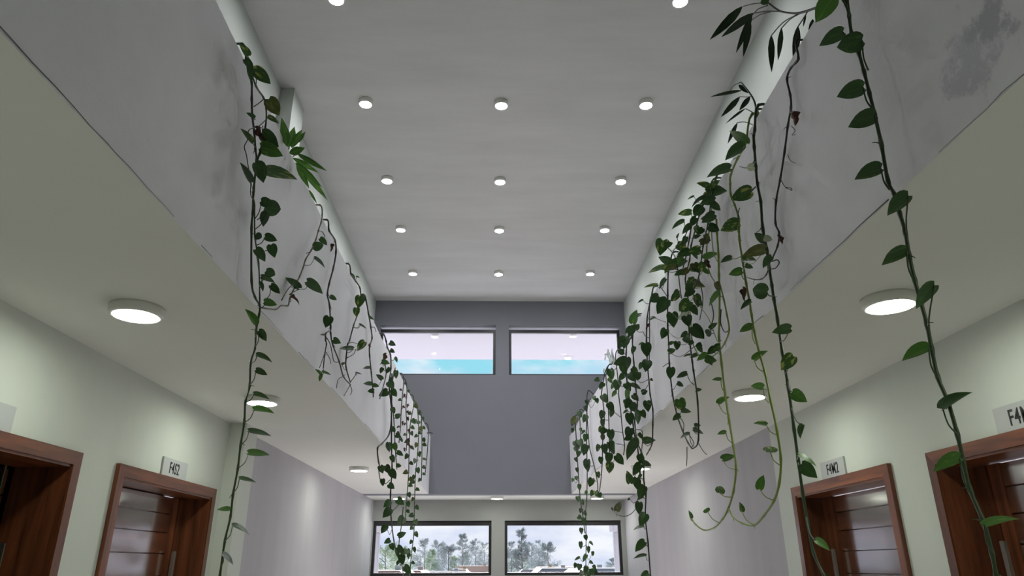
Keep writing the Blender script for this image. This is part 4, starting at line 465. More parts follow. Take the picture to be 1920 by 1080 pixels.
('pothos_vine','vine','nearest long single pothos on the right with big leaves,crossing the F4M door','pothos vines trailing over the right parapet',(1.26,1.749,3.495),[(0.0058,0,[1.26,1.749,3.495,1.158,1.734,3.509,1.122,1.729,3.334,1.122,1.728,3.303,1.122,1.735,3.243,1.122,1.743,3.176,1.122,1.73,3.092,1.122,1.725,3.017,1.122,1.723,2.936,1.122,1.721,2.859,1.122,1.722,2.758,1.122,1.73,2.638,1.122,1.715,2.586,1.122,1.711,2.525,1.122,1.706,2.465,1.122,1.712,2.395,1.122,1.713,2.325,1.122,1.709,2.263,1.122,1.705,2.198,1.122,1.709,2.131,1.122,1.711,2.059,1.122,1.694,1.992,1.122,1.687,1.91,1.122,1.689,1.846,1.122,1.688,1.78,1.122,1.667,1.705,1.122,1.664,1.639,1.122,1.668,1.593,1.122,1.671,1.538],1),(0.00407,0,[1.11,1.73,3.304,1.11,1.72,3.273,1.11,1.716,3.226],1)],[('g',2,1.07,1.703,3.15,0.0722,0.877,-0.08,0.106,0.463,1.0),('g',1,1.089,1.649,3.073,0.0775,0.733,-0.329,0.325,0.499,1.0),('g',1,1.097,1.707,2.946,0.0738,0.837,-0.13,0.254,0.467,1.0),('g',2,1.091,1.674,2.823,0.0729,0.849,-0.141,0.24,0.449,1.0),('g',3,1.096,1.708,2.666,0.0723,0.871,-0.114,0.152,0.452,1.0),('g',1,1.084,1.601,2.519,0.0688,0.905,-0.253,0.098,0.328,1.0),('g',1,1.089,1.668,2.39,0.0683,0.887,-0.163,0.113,0.418,1.0),('g',2,1.093,1.597,2.264,0.0693,0.898,-0.29,0.048,0.326,1.0),('b',3,1.099,1.685,2.127,0.0685,0.88,-0.174,0.117,0.426,1.0),('g',3,1.1,1.686,1.972,0.076,-0.468,-0.387,0.113,0.786,1.0),('b',1,1.09,1.649,1.849,0.066,0.868,-0.227,0.16,0.412,1.0),('b',2,1.086,1.614,1.699,0.0651,-0.417,0.038,0.256,0.871,1.0),('b',1,1.094,1.751,3.333,0.086,0.927,-0.273,0.121,0.228,1.0)],[(0.00297,0,[1.11,1.722,3.137,1.084,1.713,3.139,1.07,1.703,3.15]),(0.00286,0,[1.11,1.684,2.99,1.093,1.667,3.022,1.089,1.649,3.073]),(0.00288,0,[1.11,1.704,2.865,1.097,1.706,2.897,1.097,1.707,2.946]),(0.00277,0,[1.11,1.695,2.731,1.095,1.684,2.767,1.091,1.674,2.823]),(0.00274,0,[1.11,1.713,2.6,1.097,1.71,2.626,1.096,1.708,2.666]),(0.00252,0,[1.11,1.682,2.451,1.091,1.641,2.474,1.084,1.601,2.519]),(0.00255,0,[1.11,1.702,2.326,1.094,1.685,2.35,1.089,1.668,2.39]),(0.00239,0,[1.11,1.682,2.186,1.095,1.639,2.213,1.093,1.597,2.264]),(0.00244,0,[1.11,1.695,2.053,1.098,1.69,2.083,1.099,1.685,2.127]),(0.00236,0,[1.11,1.667,1.906,1.099,1.677,1.932,1.1,1.686,1.972]),(0.00225,0,[1.11,1.675,1.775,1.094,1.662,1.804,1.09,1.649,1.849]),(0.00213,0,[1.11,1.644,1.641,1.092,1.629,1.663,1.086,1.614,1.699]),(0.00313,0,[1.11,1.713,3.31,1.096,1.732,3.317,1.094,1.751,3.333])]),
('cane_plant','plant','dark drooping frond with strap leaflets over the right parapet at the top edge','potted plants behind the right parapet',(1.212,2.022,3.561),[(0.00504,1,[1.212,2.022,3.561,1.212,2.106,3.617,1.212,2.198,3.687,1.212,2.27,3.757,1.212,2.345,3.841,1.212,2.443,3.988],0),(0.00323,1,[1.2,2.664,4.16,1.2,2.525,4.048,1.2,2.398,3.932],0),(0.00304,1,[1.188,2.532,3.997,1.188,2.387,3.874,1.188,2.253,3.746],0),(0.00295,1,[1.212,2.629,4.039,1.212,2.516,3.974,1.212,2.412,3.895],0),(0.00293,1,[1.2,2.559,4.016,1.2,2.497,3.99,1.2,2.402,3.921],0),(0.00288,1,[1.188,2.397,3.748,1.188,2.278,3.712,1.188,2.156,3.642],0),(0.00286,1,[1.212,2.346,3.743,1.212,2.254,3.711,1.212,2.157,3.654],0),(0.00272,1,[1.2,2.191,3.612,1.2,2.141,3.607,1.2,2.102,3.605],0)],[('k',2,1.179,2.618,4.116,0.1973,0.869,-0.321,0.286,0.246,0.92),('k',0,1.162,2.476,3.944,0.1632,0.865,-0.258,0.236,0.359,0.93),('k',3,1.194,2.557,4.014,0.1787,0.898,-0.37,0.233,0.045,0.7),('k',1,1.158,2.508,3.927,0.1537,0.904,-0.391,0.169,-0.035,0.79),('k',2,1.205,2.431,3.778,0.1512,0.89,-0.414,0.135,-0.139,0.77),('k',3,1.182,2.287,3.69,0.1267,0.886,-0.397,0.207,-0.122,0.73),('k',3,1.208,2.206,3.626,0.1326,0.877,-0.391,0.242,-0.137,0.94),('k',2,1.189,2.057,3.527,0.0567,0.873,-0.381,0.282,-0.118,1.33),('k',3,1.203,2.122,3.608,0.0432,0.922,-0.379,0.075,0.027,0.8),('g',0,1.155,2.34,3.897,0.0295,0.808,-0.352,0.116,-0.459,1.8)],[]),
('cane_plant','plant','smaller dark cane plant sprig with narrow leaves standing above the right parapet edge','potted plants behind the right parapet',(1.212,2.713,3.51),[(0.00506,1,[1.212,2.713,3.51,1.212,2.711,3.573,1.212,2.715,3.636,1.212,2.752,3.715,1.212,2.832,3.842],0),(0.00276,1,[1.2,2.798,3.66,1.2,2.728,3.588,1.2,2.698,3.534],0),(0.00279,1,[1.188,2.894,3.647,1.188,2.793,3.58,1.188,2.674,3.471],0),(0.00299,1,[1.212,2.836,3.845,1.212,2.925,3.895,1.212,2.981,3.908],0),(0.00257,1,[1.2,2.845,3.766,1.2,2.766,3.704,1.2,2.724,3.676],0),(0.00266,1,[1.188,2.652,3.473,1.188,2.643,3.516,1.188,2.638,3.547],0)],[('k',2,1.203,2.844,3.835,0.0714,0.756,-0.477,-0.109,-0.435,1.39),('k',3,1.169,2.744,3.724,0.1429,0.765,-0.175,0.301,0.541,0.52),('k',1,1.189,2.821,3.745,0.1245,0.843,-0.38,0.324,0.201,0.96),('k',1,1.188,2.703,3.657,0.0744,0.867,-0.374,0.267,0.192,1.4),('k',2,1.161,2.712,3.597,0.1046,0.849,-0.284,0.236,0.378,0.5),('k',0,1.176,2.865,3.624,0.1047,0.886,-0.417,0.171,0.111,0.83),('k',2,1.215,2.705,3.592,0.0258,0.555,-0.443,-0.225,-0.667,1.6)],[]),
('pothos_vine','vine','bare brownish pothos stem on the right parapet carrying only withered brown scraps','pothos vines trailing over the right parapet',(1.26,2.164,3.495),[(0.00449,1,[1.26,2.164,3.495,1.164,2.149,3.509,1.152,2.144,3.413,1.152,2.211,3.427,1.152,2.258,3.41,1.152,2.255,3.332,1.152,2.267,3.281,1.152,2.319,3.229,1.152,2.38,3.153,1.152,2.457,3.071,1.152,2.527,3.007,1.152,2.564,2.925,1.152,2.544,2.871,1.152,2.577,2.829,1.152,2.636,2.807],1),(0.00165,1,[1.14,2.236,3.269,1.14,2.24,3.245,1.14,2.234,3.232],0),(0.00142,1,[1.128,2.241,3.177,1.128,2.219,3.141,1.128,2.249,3.142,1.128,2.22,3.125],0),(0.00146,1,[1.152,2.359,3.124,1.152,2.345,3.089,1.152,2.311,3.056],0),(0.00188,1,[1.14,2.427,3.051,1.14,2.401,3.004,1.14,2.355,2.971,1.14,2.353,2.961,1.14,2.398,2.998],0)],[('d',0,1.119,2.197,3.205,0.0488,0.782,-0.391,0.218,-0.433,1.0),('d',2,1.139,2.521,2.841,0.03,0.739,-0.459,0.133,-0.476,1.0)],[(0.00191,1,[1.14,2.246,3.257,1.123,2.221,3.223,1.119,2.197,3.205]),(0.00203,1,[1.14,2.518,2.858,1.133,2.519,2.848,1.139,2.521,2.841])]),
('pothos_vine','vine','long dark green pothos on the right parapet trailing down across the F4M2 door','pothos vines trailing over the right parapet',(1.26,2.577,3.495),[(0.00633,0,[1.26,2.577,3.495,1.158,2.562,3.509,1.122,2.557,3.371,1.122,2.574,3.363,1.122,2.588,3.307,1.122,2.603,3.217,1.122,2.613,3.138,1.122,2.607,3.05,1.122,2.626,2.933,1.122,2.617,2.826,1.122,2.621,2.751,1.122,2.621,2.673,1.122,2.621,2.612,1.122,2.615,2.522,1.122,2.616,2.388,1.122,2.61,2.248,1.122,2.615,2.087,1.122,2.62,1.972,1.122,2.624,1.86,1.122,2.619,1.751,1.122,2.606,1.654,1.122,2.553,1.581,1.122,2.527,1.531],1),(0.00259,1,[1.11,2.575,3.234,1.11,2.615,3.235,1.11,2.676,3.256,1.11,2.745,3.306],0),(0.00276,1,[1.098,2.577,3.104,1.098,2.634,3.111,1.098,2.686,3.119],0),(0.00318,0,[1.122,2.62,2.755,1.122,2.658,2.735,1.122,2.712,2.738,1.122,2.787,2.766,1.122,2.873,2.812],1),(0.00255,1,[1.11,2.554,2.749,1.11,2.508,2.736,1.11,2.493,2.716,1.11,2.534,2.711,1.11,2.58,2.728],0),(0.002,1,[1.098,2.578,2.916,1.098,2.604,2.912,1.098,2.64,2.92],0)],[('p',1,1.085,2.531,3.175,0.0431,0.627,-0.474,0.275,0.554,1.0),('v',2,1.081,2.592,3.092,0.0876,0.807,-0.228,0.262,0.478,1.0),('g',0,1.109,2.598,2.86,0.0521,0.55,0.117,0.415,0.715,1.0),('p',0,1.082,2.531,2.843,0.0358,-0.498,0.606,0.091,0.613,1.0),('g',3,1.098,2.524,2.755,0.0551,0.874,-0.338,0.026,0.348,1.0),('g',1,1.067,2.546,2.613,0.0833,0.48,-0.408,0.312,0.711,1.0),('g',2,1.079,2.416,2.42,0.0642,0.786,-0.128,0.269,0.541,1.0),('v',1,1.089,2.451,2.325,0.0666,0.808,-0.468,0.276,0.227,1.0),('b',1,1.098,2.524,2.208,0.0581,-0.077,-0.474,-0.54,0.691,1.0),('g',3,1.087,2.452,2.074,0.0481,0.805,-0.502,-0.116,0.296,1.0),('b',2,1.072,2.49,1.976,0.0641,-0.5,-0.1,-0.303,0.805,1.0),('g',2,1.098,2.541,1.95,0.0636,-0.047,-0.421,-0.516,0.745,1.0),('b',1,1.074,2.466,1.692,0.0506,-0.425,-0.146,-0.392,0.803,1.0)],[(0.00303,0,[1.11,2.572,3.224,1.091,2.551,3.193,1.085,2.531,3.175]),(0.00306,0,[1.11,2.605,3.12,1.09,2.598,3.102,1.081,2.592,3.092]),(0.00297,0,[1.11,2.591,2.838,1.103,2.594,2.847,1.109,2.598,2.86]),(0.0029,0,[1.11,2.593,2.859,1.09,2.562,2.844,1.082,2.531,2.843]),(0.00286,0,[1.11,2.596,2.732,1.098,2.56,2.736,1.098,2.524,2.755]),(0.00283,0,[1.11,2.593,2.615,1.082,2.569,2.608,1.067,2.546,2.613]),(0.00263,0,[1.11,2.587,2.425,1.089,2.502,2.405,1.079,2.416,2.42]),(0.00263,0,[1.11,2.587,2.297,1.093,2.519,2.297,1.089,2.451,2.325]),(0.00266,0,[1.11,2.574,2.262,1.098,2.549,2.227,1.098,2.524,2.208]),(0.00254,0,[1.11,2.582,2.162,1.092,2.517,2.102,1.087,2.452,2.074]),(0.00254,0,[1.11,2.591,1.981,1.085,2.541,1.968,1.072,2.49,1.976]),(0.00258,0,[1.11,2.594,1.962,1.098,2.567,1.951,1.098,2.541,1.95]),(0.00241,0,[1.11,2.595,1.773,1.086,2.531,1.717,1.074,2.466,1.692])]),
('pothos_vine','vine','yellow-green pothos runner curling in a hook,the right one of two pale loops','pothos vines trailing over the right parapet',(1.26,2.644,3.495),[(0.00532,2,[1.26,2.644,3.495,1.154,2.629,3.509,1.102,2.624,3.352,1.102,2.729,3.344,1.102,2.845,3.323,1.102,2.867,3.285,1.102,2.879,3.232,1.102,2.85,3.165,1.102,2.821,3.078,1.102,2.848,2.987,1.102,2.843,2.884,1.102,2.838,2.767,1.102,2.828,2.683,1.102,2.825,2.618,1.102,2.821,2.542,1.102,2.796,2.438,1.102,2.767,2.348,1.102,2.748,2.227,1.102,2.727,2.102,1.102,2.73,1.995,1.102,2.778,1.91,1.102,2.856,1.851,1.102,2.986,1.803,1.102,3.112,1.772,1.102,3.257,1.788,1.102,3.372,1.822,1.102,3.427,1.864],1),(0.00284,0,[1.09,2.579,3.339,1.09,2.618,3.365,1.09,2.662,3.422],0),(0.00261,0,[1.078,2.768,3.045,1.078,2.758,3.072,1.078,2.731,3.085],0)],[('g',3,1.047,2.519,3.264,0.0917,0.874,-0.172,-0.007,0.454,1.0),('b',2,1.054,2.504,3.27,0.0865,0.543,0.299,0.294,0.727,1.0),('g',1,1.073,2.768,3.308,0.1076,0.828,-0.029,0.023,0.559,1.0),('v',1,1.074,2.762,3.026,0.0815,0.805,-0.262,0.263,0.463,1.0),('o',2,1.051,2.468,2.762,0.0853,0.807,-0.069,0.168,0.562,1.0),('v',3,1.085,2.786,2.862,0.0552,0.588,-0.136,-0.018,-0.797,1.0),('b',0,1.088,2.831,2.825,0.058,0.805,-0.205,0.222,0.51,1.0),('g',3,1.074,2.896,2.915,0.0531,0.831,-0.136,0.089,0.532,1.0),('d',2,1.079,2.78,2.718,0.0509,0.859,-0.435,0.018,0.27,1.0),('g',1,1.082,2.759,2.654,0.0547,0.853,-0.208,-0.011,0.478,1.0),('g',1,1.064,2.72,2.802,0.033,0.617,-0.35,-0.084,-0.7,1.0),('b',1,1.062,2.734,2.534,0.055,0.822,-0.201,0.162,0.507,1.0),('b',1,1.081,2.809,2.412,0.0665,-0.414,-0.042,0.338,0.844,1.0),('b',1,1.046,2.664,2.261,0.0461,0.715,-0.091,0.362,0.591,1.0),('v',3,1.078,2.765,2.132,0.049,0.771,0.028,0.228,0.594,1.0),('v',0,1.073,2.751,2.024,0.0693,0.165,0.088,0.127,0.974,1.0),('b',0,1.051,2.857,1.896,0.0577,-0.218,-0.047,0.596,0.771,1.0),('v',3,1.072,3.157,1.831,0.0399,0.37,0.346,0.584,0.634,1.0)],[(0.00234,2,[1.09,2.683,3.329,1.062,2.601,3.278,1.047,2.519,3.264]),(0.00233,2,[1.09,2.615,3.335,1.066,2.56,3.289,1.054,2.504,3.27]),(0.00253,2,[1.09,2.797,3.309,1.076,2.782,3.305,1.073,2.768,3.308]),(0.00245,2,[1.09,2.81,2.992,1.076,2.786,3.003,1.074,2.762,3.026]),(0.00216,2,[1.09,2.809,2.861,1.064,2.638,2.776,1.051,2.468,2.762]),(0.00242,2,[1.09,2.815,2.864,1.081,2.8,2.86,1.085,2.786,2.862]),(0.00244,2,[1.09,2.819,2.777,1.083,2.825,2.796,1.088,2.831,2.825]),(0.00251,2,[1.09,2.812,2.889,1.076,2.854,2.893,1.074,2.896,2.915]),(0.00237,2,[1.09,2.802,2.712,1.078,2.791,2.713,1.079,2.78,2.718]),(0.00234,2,[1.09,2.8,2.609,1.08,2.78,2.626,1.082,2.759,2.654]),(0.00235,2,[1.09,2.81,2.826,1.071,2.765,2.805,1.064,2.72,2.802]),(0.00229,2,[1.09,2.797,2.478,1.07,2.766,2.497,1.062,2.734,2.534]),(0.00231,2,[1.09,2.753,2.347,1.079,2.781,2.371,1.081,2.809,2.412]),(0.00215,2,[1.09,2.743,2.217,1.062,2.703,2.229,1.046,2.664,2.261]),(0.00219,2,[1.09,2.703,2.084,1.078,2.734,2.1,1.078,2.765,2.132]),(0.00215,2,[1.09,2.718,1.971,1.075,2.735,1.991,1.073,2.751,2.024]),(0.00219,2,[1.09,2.825,1.85,1.064,2.841,1.866,1.051,2.857,1.896]),(0.00239,2,[1.09,3.084,1.773,1.075,3.12,1.792,1.072,3.157,1.831])]),
('pothos_vine','vine','yellow-green pothos runner with upturned tip,the left one of two pale loops','pothos vines trailing over the right parapet',(1.102,3.111,3.227),[(0.00526,2,[1.102,3.111,3.227,1.102,3.126,3.163,1.102,3.144,3.043,1.102,3.173,2.944,1.102,3.199,2.85,1.102,3.244,2.732,1.102,3.28,2.658,1.102,3.286,2.527,1.102,3.287,2.387,1.102,3.274,2.249,1.102,3.257,2.125,1.102,3.256,2.026,1.102,3.331,1.93,1.102,3.437,1.86,1.102,3.534,1.822,1.102,3.688,1.788,1.102,3.872,1.786,1.102,4.026,1.823,1.102,4.101,1.861],1)],[('b',2,1.082,3.261,2.443,0.0422,0.763,-0.002,0.204,0.613,1.0),('b',3,1.08,3.335,2.341,0.0618,-0.453,0.004,0.337,0.825,1.0),('b',1,1.06,3.212,2.181,0.0402,0.785,-0.15,0.203,0.566,1.0),('b',2,1.07,3.341,2.079,0.0631,-0.475,0.155,0.331,0.8,1.0),('v',2,1.05,3.374,1.929,0.0575,0.05,0.225,0.339,0.912,1.0),('b',1,1.05,3.593,1.858,0.0471,0.213,-0.203,0.284,0.913,1.0),('b',1,1.078,4.011,1.855,0.0421,0.675,0.666,0.177,0.263,1.0)],[(0.0023,2,[1.09,3.259,2.381,1.08,3.26,2.406,1.082,3.261,2.443]),(0.00232,2,[1.09,3.222,2.264,1.079,3.278,2.289,1.08,3.335,2.341]),(0.0022,2,[1.09,3.238,2.139,1.069,3.225,2.154,1.06,3.212,2.181]),(0.00226,2,[1.09,3.23,2.018,1.074,3.285,2.036,1.07,3.341,2.079]),(0.00224,2,[1.09,3.318,1.905,1.064,3.346,1.91,1.05,3.374,1.929]),(0.00236,2,[1.09,3.552,1.806,1.064,3.573,1.824,1.05,3.593,1.858]),(0.00263,2,[1.09,4.03,1.84,1.078,4.02,1.845,1.078,4.011,1.855])]),
